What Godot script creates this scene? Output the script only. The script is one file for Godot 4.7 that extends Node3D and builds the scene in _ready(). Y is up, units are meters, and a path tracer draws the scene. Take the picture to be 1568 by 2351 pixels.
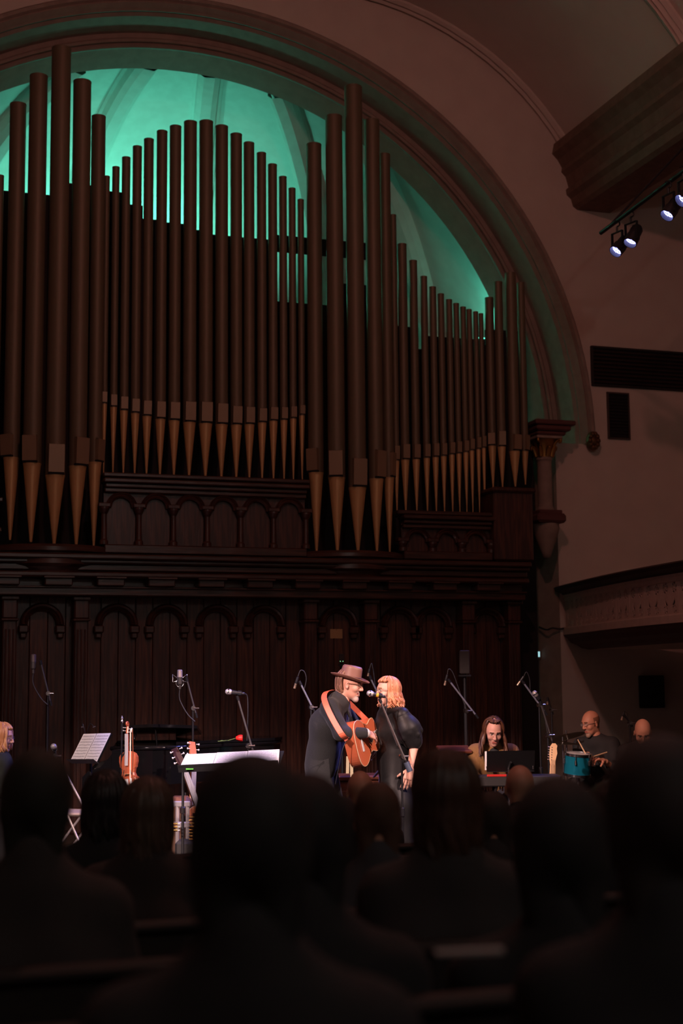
extends Node3D

# A concert in a church hall: an organ in a round arch, a band on the low stage, the audience in pews.

const X0 := 3.6            # the middle of the arch and of the organ
const ARCH_Y := 4.68       # where the arch springs
const RIGHT := Vector3(0.9494, 0.0, 0.3140)    # along the stage as seen from the pews
const AWAY := Vector3(0.3140, 0.0, -0.9494)    # from the pews towards the stage

# ------------------------------------------------------------------ mesh collecting
class MB:
	var v := PackedVector3Array()
	var n := PackedVector3Array()
	var c := PackedColorArray()
	var t := PackedVector2Array()
	var col := Color.WHITE

	func tri(a: Vector3, b: Vector3, d: Vector3, na: Vector3, nb: Vector3, nd: Vector3, ua := Vector2.ZERO, ub := Vector2.ZERO, ud := Vector2.ZERO) -> void:
		if (b - a).cross(d - a).dot(na + nb + nd) > 0.0:
			v.append_array([a, d, b]); n.append_array([na, nd, nb]); t.append_array([ua, ud, ub])
		else:
			v.append_array([a, b, d]); n.append_array([na, nb, nd]); t.append_array([ua, ub, ud])
		c.append_array([col, col, col])

	func quad(a: Vector3, b: Vector3, d: Vector3, e: Vector3, nn: Vector3) -> void:   # a b d e in turn round the edge
		tri(a, b, d, nn, nn, nn, Vector2(0, 1), Vector2(1, 1), Vector2(1, 0))
		tri(a, d, e, nn, nn, nn, Vector2(0, 1), Vector2(1, 0), Vector2(0, 0))

	func face(a: Vector3, b: Vector3, d: Vector3, e: Vector3, inside: Vector3) -> void:
		var nn := (d - a).cross(e - b).normalized()
		if nn.dot(a + b + d + e - 4.0 * inside) < 0.0: nn = -nn
		quad(a, b, d, e, nn)

	func box(at: Vector3, size: Vector3, bs := Basis(), bevel := 0.0) -> void:
		var h := size * 0.5
		var bv := minf(bevel, minf(h.x, minf(h.y, h.z)) * 0.9)
		if bv <= 0.0:
			for ax in 3:
				for s in [-1.0, 1.0]:
					var nn := Vector3(); nn[ax] = s
					var u := Vector3(); u[(ax + 1) % 3] = h[(ax + 1) % 3]
					var w := Vector3(); w[(ax + 2) % 3] = h[(ax + 2) % 3]
					var m := nn * h[ax]
					quad(at + bs * (m - u - w), at + bs * (m + u - w), at + bs * (m + u + w), at + bs * (m - u + w), (bs * nn).normalized())
			return
		var g := h - Vector3(bv, bv, bv)
		for ax in 3:
			var b1 := (ax + 1) % 3
			var b2 := (ax + 2) % 3
			for s in [-1.0, 1.0]:
				var nn := Vector3(); nn[ax] = s
				var u := Vector3(); u[b1] = g[b1]
				var w := Vector3(); w[b2] = g[b2]
				var m := nn * h[ax]
				quad(at + bs * (m - u - w), at + bs * (m + u - w), at + bs * (m + u + w), at + bs * (m - u + w), (bs * nn).normalized())
				for s2 in [-1.0, 1.0]:      # the chamfer between face ax and face b1
					var p := Vector3(); p[ax] = s * h[ax]; p[b1] = s2 * g[b1]
					var q := Vector3(); q[ax] = s * g[ax]; q[b1] = s2 * h[b1]
					var e := Vector3(); e[b2] = g[b2]
					var n2 := Vector3(); n2[ax] = s; n2[b1] = s2
					quad(at + bs * (p - e), at + bs * (q - e), at + bs * (q + e), at + bs * (p + e), (bs * n2).normalized())
		for sx in [-1.0, 1.0]:
			for sy in [-1.0, 1.0]:
				for sz in [-1.0, 1.0]:
					var k := Vector3(sx, sy, sz)
					var nn := (bs * k).normalized()
					tri(at + bs * (k * Vector3(h.x, g.y, g.z)), at + bs * (k * Vector3(g.x, h.y, g.z)), at + bs * (k * Vector3(g.x, g.y, h.z)), nn, nn, nn)

	func bar(a: Vector3, b: Vector3, w: float, d: float, up := Vector3.UP, bevel := 0.0) -> void:   # a box from a to b
		var y := (b - a).normalized()
		var x := up.cross(y)
		if x.length() < 0.01: x = Vector3.RIGHT.cross(y)
		x = x.normalized()
		box((a + b) * 0.5, Vector3(w, (b - a).length(), d), Basis(x, y, x.cross(y)), bevel)

	func tube(p: Array, r: Array, seg := 8, closed := false, flat := 1.0) -> void:      # r: one radius for each point, or one for all
		var rings := []
		var nrm := []
		var side := Vector3.ZERO
		for i in p.size():
			var a: Vector3 = p[maxi(i - 1, 0)]
			var b: Vector3 = p[mini(i + 1, p.size() - 1)]
			if closed:
				a = p[(i - 1 + p.size()) % p.size()]; b = p[(i + 1) % p.size()]
			var y := (b - a).normalized()
			if side == Vector3.ZERO:
				side = y.cross(Vector3.UP if absf(y.y) < 0.9 else Vector3.BACK)
			side = (side - y * side.dot(y)).normalized()
			var up := side.cross(y)
			var rr: float = r[i] if i < r.size() else r[r.size() - 1]
			var ring := PackedVector3Array()
			var rn := PackedVector3Array()
			for k in seg:
				var an := TAU * k / seg
				var o := side * cos(an) + up * sin(an) * flat
				ring.append(p[i] + o * rr); rn.append((side * cos(an) * flat + up * sin(an)).normalized())
			rings.append(ring); nrm.append(rn)
		var last := p.size() if closed else p.size() - 1
		for i in last:
			var j := (i + 1) % p.size()
			for k in seg:
				var l := (k + 1) % seg
				tri(rings[i][k], rings[i][l], rings[j][l], nrm[i][k], nrm[i][l], nrm[j][l])
				tri(rings[i][k], rings[j][l], rings[j][k], nrm[i][k], nrm[j][l], nrm[j][k])
		if not closed:
			for e in [0, p.size() - 1]:
				var other: Vector3 = p[1] if e == 0 else p[e - 1]
				var nn: Vector3 = (p[e] - other).normalized()
				for k in seg:
					tri(p[e], rings[e][k], rings[e][(k + 1) % seg], nn, nn, nn)

	func lathe(prof: Array, x := Transform3D(), seg := 16, from := 0.0, to := TAU, smooth := false) -> void:   # prof: Vector2(radius, height)
		var whole := absf(to - from - TAU) < 0.001
		for i in prof.size() - 1:
			var a: Vector2 = prof[i]
			var b: Vector2 = prof[i + 1]
			if a.distance_to(b) < 0.00001: continue
			var e := (b - a).normalized()
			var na := Vector2(e.y, -e.x)
			var nb := na
			if smooth:
				if i > 0: na = (na + Vector2((a - prof[i - 1]).normalized().y, -(a - prof[i - 1]).normalized().x)).normalized()
				if i < prof.size() - 2: nb = (nb + Vector2((prof[i + 2] - b).normalized().y, -(prof[i + 2] - b).normalized().x)).normalized()
			for k in seg:
				var u := from + (to - from) * k / seg
				var w := from + (to - from) * (k + 1) / seg
				var du := Vector3(cos(u), 0, sin(u))
				var dw := Vector3(cos(w), 0, sin(w))
				var yy := Vector3.UP
				var n1 := (x.basis * (du * na.x + yy * na.y)).normalized()
				var n2 := (x.basis * (dw * na.x + yy * na.y)).normalized()
				var n3 := (x.basis * (dw * nb.x + yy * nb.y)).normalized()
				var n4 := (x.basis * (du * nb.x + yy * nb.y)).normalized()
				var p1 := x * (du * a.x + yy * a.y)
				var p2 := x * (dw * a.x + yy * a.y)
				var p3 := x * (dw * b.x + yy * b.y)
				var p4 := x * (du * b.x + yy * b.y)
				if a.x > 0.00001: tri(p1, p2, p3, n1, n2, n3)
				if b.x > 0.00001: tri(p1, p3, p4, n1, n3, n4)
		if not whole: pass

	func ball(at: Vector3, r: Vector3, bs := Basis(), seg := 12, rows := 8) -> void:
		var pr := []
		for i in rows + 1:
			var an := -PI / 2 + PI * i / rows
			pr.append(Vector2(cos(an), sin(an)))
		lathe(pr, Transform3D(Basis(bs.x * r.x, bs.y * r.y, bs.z * r.z), at), seg, 0.0, TAU, true)

	func prism(poly: PackedVector2Array, lo: float, hi: float, x := Transform3D()) -> void:   # an outline in x and y, from z lo to z hi
		var id := Geometry2D.triangulate_polygon(poly)
		for z in [lo, hi]:
			var nn := (x.basis * Vector3(0, 0, 1.0 if z == hi else -1.0)).normalized()
			for i in range(0, id.size(), 3):
				var a := poly[id[i]]
				var b := poly[id[i + 1]]
				var d := poly[id[i + 2]]
				tri(x * Vector3(a.x, a.y, z), x * Vector3(b.x, b.y, z), x * Vector3(d.x, d.y, z), nn, nn, nn)
		var s := -1.0 if Geometry2D.is_polygon_clockwise(poly) else 1.0
		for i in poly.size():
			var a := poly[i]
			var b := poly[(i + 1) % poly.size()]
			var e := (b - a).normalized()
			var nn := (x.basis * Vector3(e.y * s, -e.x * s, 0)).normalized()
			quad(x * Vector3(a.x, a.y, lo), x * Vector3(b.x, b.y, lo), x * Vector3(b.x, b.y, hi), x * Vector3(a.x, a.y, hi), nn)

	func sheet(rows: Array, ref := Vector3.ZERO, outward := true) -> void:    # a grid of points with smooth normals, facing away from (or towards) ref
		var h := rows.size()
		var w: int = rows[0].size()
		var nn := []
		for j in h:
			var line := PackedVector3Array()
			for i in w:
				var du: Vector3 = rows[j][mini(i + 1, w - 1)] - rows[j][maxi(i - 1, 0)]
				var dv: Vector3 = rows[mini(j + 1, h - 1)][i] - rows[maxi(j - 1, 0)][i]
				var k := du.cross(dv).normalized()
				if (k.dot(rows[j][i] - ref) < 0.0) == outward: k = -k
				line.append(k)
			nn.append(line)
		for j in h - 1:
			for i in w - 1:
				tri(rows[j][i], rows[j][i + 1], rows[j + 1][i + 1], nn[j][i], nn[j][i + 1], nn[j + 1][i + 1])
				tri(rows[j][i], rows[j + 1][i + 1], rows[j + 1][i], nn[j][i], nn[j + 1][i + 1], nn[j + 1][i])

	func sweep(path: Array, prof: Array, ups: Array, ref: Vector3, outward := true) -> void:   # a profile (x along ups[i][0], y along ups[i][1]) carried along a path
		for q in prof.size() - 1:
			for i in path.size() - 1:
				var a: Vector3 = path[i] + ups[i][0] * prof[q].x + ups[i][1] * prof[q].y
				var b: Vector3 = path[i + 1] + ups[i + 1][0] * prof[q].x + ups[i + 1][1] * prof[q].y
				var d: Vector3 = path[i + 1] + ups[i + 1][0] * prof[q + 1].x + ups[i + 1][1] * prof[q + 1].y
				var e: Vector3 = path[i] + ups[i][0] * prof[q + 1].x + ups[i][1] * prof[q + 1].y
				var nn := (b - a).cross(e - a).normalized()
				if (nn.dot(a - ref) < 0.0) == outward: nn = -nn
				quad(a, b, d, e, nn)

	func mesh(m: Material, off := Vector3.ZERO) -> ArrayMesh:
		var w := v
		if off != Vector3.ZERO:
			w = PackedVector3Array()
			w.resize(v.size())
			for i in v.size(): w[i] = v[i] - off
		var arr := []
		arr.resize(Mesh.ARRAY_MAX)
		arr[Mesh.ARRAY_VERTEX] = w
		arr[Mesh.ARRAY_NORMAL] = n
		arr[Mesh.ARRAY_COLOR] = c
		arr[Mesh.ARRAY_TEX_UV] = t
		var am := ArrayMesh.new()
		am.add_surface_from_arrays(Mesh.PRIMITIVE_TRIANGLES, arr)
		am.surface_set_material(0, m)
		return am

# ------------------------------------------------------------------ smooth bodies
class Pigment:                        # what colour the skin of a head is where: lips, brows, beard, eyes
	var beard := Color(0, 0, 0, 0)
	var brow := Color(0.08, 0.04, 0.02)
	var lip := Color(0.42, 0.13, 0.10)
	var scalp := Color(0, 0, 0, 0)
	var smile := false

	func colour_at(p: Vector3, c: Color) -> Color:
		var ax := absf(p.x)
		var ex := Vector2(ax - 0.031, p.y - 0.020)
		if p.z > 0.074:
			if ex.length() < 0.0065: return Color(0.02, 0.015, 0.012)
			if absf(ex.x) < 0.014 and absf(ex.y) < 0.006: return Color(0.62, 0.55, 0.50)
		if p.z > 0.06 and ax > 0.012 and ax < 0.050 and absf(p.y - 0.044 + ax * 0.12) < 0.006: return brow
		var w := 0.030 if smile else 0.024
		if p.z > 0.066 and ax < w:
			var my := p.y + 0.060 - (ax * ax * 9.0 if smile else 0.0)
			if smile and absf(my) < 0.0045: return Color(0.55, 0.48, 0.42) if ax < 0.018 else Color(0.10, 0.02, 0.02)
			if absf(my) < 0.0105: return lip
		if beard.a > 0.0 and p.z > 0.02 and (p.y < -0.072 and ax < 0.038 or (p.y < -0.036 and p.y > -0.054 and ax < 0.036 and p.z > 0.07)): return beard
		if scalp.a > 0.0 and (p.z < -0.02 or ax > 0.066) and p.y > -0.05 and p.y < 0.075 and p.z < 0.02 and ax < 0.082: return scalp
		return c

class Field:
	var lo: Vector3
	var h: float
	var nx: int
	var ny: int
	var nz: int
	var d := PackedFloat32Array()
	var id := PackedByteArray()
	var cols := []

	func _init(from: Vector3, to: Vector3, cell: float) -> void:
		lo = from; h = cell
		nx = int((to.x - from.x) / cell) + 2
		ny = int((to.y - from.y) / cell) + 2
		nz = int((to.z - from.z) / cell) + 2
		d.resize(nx * ny * nz); d.fill(1.0)
		id.resize(nx * ny * nz)

	func span(a: Vector3, b: Vector3) -> Array:
		var p := (a - lo) / h
		var q := (b - lo) / h
		return [clampi(int(p.x), 0, nx - 1), clampi(int(q.x) + 1, 0, nx - 1), clampi(int(p.y), 0, ny - 1), clampi(int(q.y) + 1, 0, ny - 1), clampi(int(p.z), 0, nz - 1), clampi(int(q.z) + 1, 0, nz - 1)]

	func cap(a: Vector3, b: Vector3, ra: float, rb: float, k: float, color := Color.WHITE) -> void:
		var m := maxf(ra, rb) + k + 2.5 * h
		var mm := Vector3(m, m, m)
		var s := span(Vector3(minf(a.x, b.x), minf(a.y, b.y), minf(a.z, b.z)) - mm, Vector3(maxf(a.x, b.x), maxf(a.y, b.y), maxf(a.z, b.z)) + mm)
		var ab := b - a
		var il := 1.0 / maxf(ab.length_squared(), 1e-8)
		var dr := rb - ra
		cols.append(color)
		var me := cols.size() - 1
		for z in range(s[4], s[5] + 1):
			for y in range(s[2], s[3] + 1):
				var at: int = nx * (y + ny * z)
				for x in range(s[0], s[1] + 1):
					var p := Vector3(lo.x + x * h, lo.y + y * h, lo.z + z * h) - a
					var tt := clampf(p.dot(ab) * il, 0.0, 1.0)
					var e := (p - ab * tt).length() - ra - dr * tt
					var f := d[at + x]
					if e < f: id[at + x] = me
					var g := k - absf(e - f)
					d[at + x] = minf(e, f) - (g * g * 0.25 / k if g > 0.0 else 0.0)

	func ell(o: Vector3, r: Vector3, k: float, color := Color.WHITE, bs := Basis(), cut := false) -> void:
		var big := maxf(r.x, maxf(r.y, r.z)) + k + 2.5 * h
		var mm := Vector3(big, big, big)
		var s := span(o - mm, o + mm)
		var inv := bs.transposed()
		var least := minf(r.x, minf(r.y, r.z))
		cols.append(color)
		var me := cols.size() - 1
		for z in range(s[4], s[5] + 1):
			for y in range(s[2], s[3] + 1):
				var at: int = nx * (y + ny * z)
				for x in range(s[0], s[1] + 1):
					var p := inv * (Vector3(lo.x + x * h, lo.y + y * h, lo.z + z * h) - o)
					var q := p / r
					var k0 := q.length()
					var k1 := (q / r).length()
					var e := k0 * (k0 - 1.0) / k1 if k1 > 1e-6 else -least
					var f := d[at + x]
					if cut:
						e = -e
						var g := k - absf(e - f)
						if e > f: id[at + x] = me
						d[at + x] = maxf(e, f) + (g * g * 0.25 / k if g > 0.0 else 0.0)
					else:
						if e < f: id[at + x] = me
						var g := k - absf(e - f)
						d[at + x] = minf(e, f) - (g * g * 0.25 / k if g > 0.0 else 0.0)

	func into(mb: MB, x: Transform3D, paint: Pigment = null) -> void:
		var vi := PackedInt32Array()
		vi.resize(nx * ny * nz); vi.fill(-1)
		var pts := PackedVector3Array()
		var cl := PackedColorArray()
		var cells := PackedInt32Array()
		var lim := 2.2 * h
		var sy := nx
		var sz := nx * ny
		var off := [0, 1, sy, sy + 1, sz, sz + 1, sz + sy, sz + sy + 1]
		var edges := [[0, 1], [2, 3], [4, 5], [6, 7], [0, 2], [1, 3], [4, 6], [5, 7], [0, 4], [1, 5], [2, 6], [3, 7]]
		for z in nz - 1:
			for y in ny - 1:
				var row := nx * (y + ny * z)
				for xx in nx - 1:
					var i := row + xx
					var a := d[i]
					if a > lim or a < -lim: continue
					var inside := 0
					for o in off:
						if d[i + o] < 0.0: inside += 1
					if inside == 0 or inside == 8: continue
					var sum := Vector3.ZERO
					var cnt := 0
					for e in edges:
						var da := d[i + off[e[0]]]
						var db := d[i + off[e[1]]]
						if (da < 0.0) != (db < 0.0):
							var tt := da / (da - db)
							var e0: int = e[0]
							var e1: int = e[1]
							var pa := Vector3(e0 & 1, (e0 >> 1) & 1, e0 >> 2)
							var pb := Vector3(e1 & 1, (e1 >> 1) & 1, e1 >> 2)
							sum += pa.lerp(pb, tt)
							cnt += 1
					vi[i] = pts.size()
					var p := lo + (Vector3(xx, y, z) + sum / cnt) * h
					pts.append(p)
					var cc: Color = cols[id[i]]
					if paint: cc = paint.colour_at(p, cc)
					cl.append(cc)
					cells.append(i)
		var nr := PackedVector3Array()
		nr.resize(pts.size())
		var tr := PackedInt32Array()
		for i in cells:
			for ax in 3:
				var step: int = [1, sy, sz][ax]
				if (d[i] < 0.0) == (d[i + step] < 0.0): continue
				var u: int = [sy, sz, 1][ax]
				var w: int = [sz, 1, sy][ax]
				if i - u - w < 0: continue
				var q := [vi[i], vi[i - u], vi[i - u - w], vi[i - w]]
				if q.min() < 0: continue
				if d[i] < 0.0: q.reverse()
				var fn := (pts[q[2]] - pts[q[0]]).cross(pts[q[3]] - pts[q[1]])
				for e in q: nr[e] += fn
				tr.append_array([q[0], q[1], q[2], q[0], q[2], q[3]])
		var at := mb.v.size()
		mb.v.resize(at + tr.size()); mb.n.resize(at + tr.size()); mb.c.resize(at + tr.size()); mb.t.resize(at + tr.size())
		var wp := PackedVector3Array()
		var wn := PackedVector3Array()
		var flip := -1.0
		var nb := x.basis.orthonormalized()
		for i in pts.size():
			wp.append(x * pts[i]); wn.append((nb * nr[i]).normalized() * flip)
		# the outside of the body is where the field grows
		var test := 0.0
		for i in mini(40, cells.size()):
			var c0 := cells[cells.size() * i / 40]
			var grad := Vector3(d[c0 + 1] - d[c0], d[c0 + sy] - d[c0], d[c0 + sz] - d[c0])
			test += (nb * grad).dot(wn[vi[c0]])
		if test < 0.0:
			for i in wn.size(): wn[i] = -wn[i]
		for i in range(0, tr.size(), 3):
			var p := tr[i]
			var q := tr[i + 1]
			var r := tr[i + 2]
			if (wp[q] - wp[p]).cross(wp[r] - wp[p]).dot(wn[p] + wn[q] + wn[r]) > 0.0:
				var sw := q
				q = r; r = sw
			mb.v[at + i] = wp[p]; mb.v[at + i + 1] = wp[q]; mb.v[at + i + 2] = wp[r]
			mb.n[at + i] = wn[p]; mb.n[at + i + 1] = wn[q]; mb.n[at + i + 2] = wn[r]
			mb.c[at + i] = cl[p]; mb.c[at + i + 1] = cl[q]; mb.c[at + i + 2] = cl[r]

# ------------------------------------------------------------------ names, materials
var used := {}
var mats := {}

func numbered(called: String) -> String:
	var k: int = used.get(called, -1) + 1
	used[called] = k
	return called if k == 0 else "%s_%03d" % [called, k]

func tag(o: Node, label: String, category: String, group := "") -> Node:
	o.set_meta("label", label)
	o.set_meta("category", category)
	if group: o.set_meta("group", group)
	return o

func thing(called: String, label: String, category: String, at := Vector3.ZERO, turn := 0.0, group := "") -> Node3D:
	var o := Node3D.new()
	o.name = numbered(called)
	add_child(o)
	o.position = at
	o.rotation.y = turn
	tag(o, label, category, group)
	return o

func part(called: String, mb: MB, m: Material, parent: Node, off := Vector3.ZERO) -> MeshInstance3D:
	return put(called, mb.mesh(m, off), parent)

func put(called: String, mesh: Mesh, parent: Node, at := Vector3.ZERO) -> MeshInstance3D:
	var o := MeshInstance3D.new()
	o.mesh = mesh
	if parent == self:
		o.name = numbered(called)
		add_child(o)
	else:
		o.name = called
		parent.add_child(o, true)
	o.position = at
	return o

func struct(called: String, mb: MB, m: Material, parent: Node = self) -> MeshInstance3D:
	var o := part(called, mb, m, parent)
	if parent == self: o.set_meta("kind", "structure")
	return o

func M(key: String, r := 0.5, g := 0.5, b := 0.5, rough := 0.7, metal := 0.0) -> StandardMaterial3D:     # real-world base colours
	if mats.has(key): return mats[key]
	var m := StandardMaterial3D.new()
	m.resource_name = key
	m.albedo_color = Color(r, g, b).linear_to_srgb()
	m.roughness = rough
	m.metallic = metal
	mats[key] = m
	return m

func VM(key: String, rough := 0.7, metal := 0.0) -> StandardMaterial3D:                                       # takes its colour from the mesh
	if mats.has(key): return mats[key]
	var m := M(key, 1, 1, 1, rough, metal)
	m.vertex_color_use_as_albedo = true
	return m

func grain(key: String, dark: Color, light: Color, rough: float, scale: Vector3, freq := 0.02, bump := 0.25, coat := 0.0) -> StandardMaterial3D:
	if mats.has(key): return mats[key]
	var m := M(key, 1, 1, 1, rough)
	var fn := FastNoiseLite.new()
	fn.seed = key.hash() % 1000
	fn.frequency = freq
	fn.fractal_octaves = 5
	var ramp := Gradient.new()
	ramp.set_color(0, dark.linear_to_srgb()); ramp.set_color(1, light.linear_to_srgb())
	ramp.set_offset(0, 0.25); ramp.set_offset(1, 0.75)
	var tx := NoiseTexture2D.new()
	tx.width = 512; tx.height = 512; tx.seamless = true; tx.noise = fn; tx.color_ramp = ramp
	m.albedo_texture = tx
	if bump > 0.2:
		var tn := NoiseTexture2D.new()
		tn.width = 512; tn.height = 512; tn.seamless = true; tn.noise = fn; tn.as_normal_map = true; tn.bump_strength = 4.0
		m.normal_enabled = true
		m.normal_texture = tn
		m.normal_scale = bump
	m.uv1_triplanar = true
	m.uv1_world_triplanar = true
	m.uv1_scale = scale
	if coat > 0.0:
		m.clearcoat_enabled = true
		m.clearcoat = coat
		m.clearcoat_roughness = 0.25
	return m

func arc_points(c: Vector3, r: float, from: float, to: float, k: int) -> Array:
	var a := []
	for i in k + 1:
		var an := from + (to - from) * i / k
		a.append(c + Vector3(cos(an), sin(an), 0) * r)
	return a

func face_basis(towards: Vector3, up := Vector3.UP) -> Basis:    # z along towards
	var z := towards.normalized()
	var x := up.cross(z).normalized()
	return Basis(x, z.cross(x), z)

func curve(p: Array, k := 4) -> Array:                            # a smooth line through the points
	var o := []
	for i in p.size() - 1:
		var a: Vector3 = p[maxi(i - 1, 0)]
		var d: Vector3 = p[mini(i + 2, p.size() - 1)]
		for j in k:
			o.append((p[i] as Vector3).cubic_interpolate(p[i + 1], a, d, float(j) / k))
	o.append(p[p.size() - 1])
	return o

func _ready() -> void:
	# ---- camera: a 50 mm lens held upright in the pews, focused on the two singers
	var cam := Camera3D.new()
	cam.name = "camera"
	add_child(cam)
	cam.fov = 39.6
	cam.near = 0.05
	cam.far = 80.0
	cam.transform = Transform3D(Basis(Vector3(0.949729, -0.009010, 0.312944), Vector3(-0.029104, 0.992716, 0.116906), Vector3(-0.311718, -0.120137, 0.942549)), Vector3(0, 1.58, 0))
	var att := CameraAttributesPhysical.new()
	att.frustum_focal_length = 50.0
	att.frustum_focus_distance = 12.0
	att.exposure_aperture = 1.8
	cam.attributes = att
	cam.fov = 39.6
	cam.current = true
	# ---- a closed hall at night: black beyond the walls
	var env := Environment.new()
	env.background_mode = Environment.BG_COLOR
	env.background_color = Color.BLACK
	env.tonemap_mode = Environment.TONE_MAPPER_LINEAR
	env.tonemap_exposure = 1.0
	env.sdfgi_enabled = true
	env.ssao_enabled = true
	env.ssil_enabled = true
	var we := WorldEnvironment.new()
	we.name = "world_environment"
	we.environment = env
	add_child(we)
	# ---- the dimmed house light of the nave, and an added fill lamp behind the pews
	house_light(Vector3(3.3, 8.9, -7.4), "brass house lantern hanging high in the middle of the nave", Color(1.0, 0.36, 0.30), 7.2)
	house_light(Vector3(3.4, 6.6, 2.6), "added unseen brass lantern behind the pews, a dim fill for the audience", Color(1.0, 0.95, 0.92), 3.6)  # unseen lamp added to lift the dark backs of the audience
	# ---- the stage lights: front of house cans, the row in view on the right, the green floods behind the organ
	stage_light(Vector3(-3.2, 6.4, -4.6), Vector3(3.5, 1.1, -11.4), Color(1.0, 0.70, 0.64), 150.0, 10.0, "black stage can on the left front bar aimed at the singers")
	stage_light(Vector3(6.9, 6.5, -3.4), Vector3(3.6, 1.1, -11.3), Color(1.0, 0.66, 0.60), 125.0, 9.0, "black stage can on the right front bar aimed at the singers")
	stage_light(Vector3(-2.4, 6.4, -4.6), Vector3(1.8, 0.8, -11.9), Color(1.0, 0.72, 0.68), 72.0, 13.0, "black stage can on the left front bar aimed at the piano")
	stage_light(Vector3(-1.7, 6.4, -4.6), Vector3(6.2, 0.8, -12.4), Color(1.0, 0.46, 0.32), 48.0, 8.0, "black stage can on the left front bar aimed at the drums")
	stage_light(Vector3(7.607, 6.259, -13.333), Vector3(2.4, 0.8, -12.4), Color(0.22, 0.23, 1.0), 15.0, 18.0, "small black stage can with lit white lens, lowest of the row")
	stage_light(Vector3(7.648, 6.295, -13.102), Vector3(4.3, 0.8, -12.2), Color(0.22, 0.23, 1.0), 15.0, 18.0, "small black stage can with lit white lens, right beside the lowest")
	stage_light(Vector3(7.446, 6.225, -12.011), Vector3(3.0, 0.8, -11.5), Color(0.18, 0.20, 1.0), 15.0, 18.0, "black stage can with a large bright violet-white lens near the cornice")
	stage_light(Vector3(7.475, 6.298, -11.780), Vector3(1.0, 0.8, -11.8), Color(0.18, 0.20, 1.0), 15.0, 18.0, "black stage can with bright lens cut by the right edge")
	stage_light(Vector3(-2.2, 6.4, -13.6), Vector3(3.4, 1.0, -11.8), Color(0.22, 0.26, 1.0), 26.0, 10.0, "black stage can on the left side bar behind the singers")
	flood(Vector3(2.4, 6.5, -20.6), "green flood behind the tallest pipes of the organ's middle, left one", 11.0)
	flood(Vector3(4.1, 6.5, -20.6), "green flood behind the tallest pipes of the organ's middle, right one", 11.0)
	flood(Vector3(7.958, 6.293, -17.700), "green flood glimpsed between the short pipes at the organ's right", 0.5)
	flood(Vector3(0.4, 5.6, -18.5), "green flood behind the pipes at the organ's left", 0.8)
	structure()
	organ()
	gallery()
	stage_things()
	band()
	audience()

# ------------------------------------------------------------------ lamps
func aimed(at: Vector3, aim: Vector3) -> Basis:     # -z towards aim
	return Basis.looking_at(aim - at, Vector3.UP)

func stage_light(at: Vector3, aim: Vector3, color: Color, energy: float, angle: float, label: String) -> void:
	var bs := aimed(at, aim)
	var t := thing("stage_light", label, "stage light", at, 0.0, "stage lights")
	var x := Transform3D(bs * Basis(Vector3.RIGHT, -PI / 2), Vector3.ZERO)       # the lathe's y runs along the beam
	var mb := MB.new()
	mb.lathe([Vector2(0.0, -0.20), Vector2(0.045, -0.195), Vector2(0.06, -0.17), Vector2(0.066, -0.06), Vector2(0.074, -0.055), Vector2(0.074, 0.05), Vector2(0.068, 0.05), Vector2(0.066, -0.005)], x, 20)
	for i in 8:
		var an := TAU * i / 8
		mb.box(x * Vector3(cos(an) * 0.064, -0.12, sin(an) * 0.064), Vector3(0.006, 0.08, 0.014), x.basis * Basis(Vector3.UP, -an))
	part("housing", mb, M("lamp_black", 0.012, 0.012, 0.016, 0.5, 0.0), t)
	mb = MB.new()
	mb.lathe([Vector2(0.0, 0.012), Vector2(0.035, 0.008), Vector2(0.062, 0.0), Vector2(0.062, -0.006), Vector2(0.0, -0.006)], x, 20)
	var key := "lens_" + color.to_html(false)
	var lens := M(key, 0.8, 0.8, 0.9, 0.2)
	lens.emission_enabled = true
	lens.emission = color.lerp(Color.WHITE, 0.55)
	lens.emission_energy_multiplier = 7.0
	part("lens", mb, lens, t)
	mb = MB.new()
	for i in 7:
		var an := TAU * i / 6
		var rr := 0.0 if i == 6 else 0.036
		mb.lathe([Vector2(0.014, 0.010), Vector2(0.016, 0.016), Vector2(0.013, 0.016)], Transform3D(x.basis, x * Vector3(cos(an) * rr, 0.0, sin(an) * rr)), 10)
	part("lens_ring", mb, M("lamp_black"), t)
	mb = MB.new()                                     # the yoke and its clamp, hung from a bar above
	var side := bs.x
	for s in [-1.0, 1.0]:
		mb.bar(side * s * 0.085, side * s * 0.085 + Vector3(0, 0.19, 0), 0.008, 0.03, bs.z)
	mb.bar(side * -0.089 + Vector3(0, 0.19, 0), side * 0.089 + Vector3(0, 0.19, 0), 0.03, 0.008, Vector3.UP)
	part("yoke", mb, M("lamp_black"), t)
	mb = MB.new()
	mb.tube([Vector3(0, 0.19, 0), Vector3(0, 0.25, 0)], [0.012], 8)
	mb.tube(arc_points(Vector3(0, 0.29, 0), 0.035, -PI / 2, PI * 0.8, 8), [0.009], 6)
	part("clamp", mb, M("lamp_black"), t)
	for s in [-1.0, 1.0]:
		mb = MB.new()
		mb.tube([side * s * 0.07, side * s * 0.105], [0.018, 0.014], 10)
		part("tilt_knob", mb, M("lamp_black"), t)
	var l := SpotLight3D.new()
	l.name = "beam"
	t.add_child(l)
	l.position = -bs.z * 0.06
	l.basis = bs
	l.light_color = color.linear_to_srgb()
	l.light_energy = energy
	l.spot_angle = angle
	l.spot_angle_attenuation = 0.55
	l.spot_range = 40.0
	l.spot_attenuation = 2.0
	l.light_size = 0.06
	l.shadow_enabled = true

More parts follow.
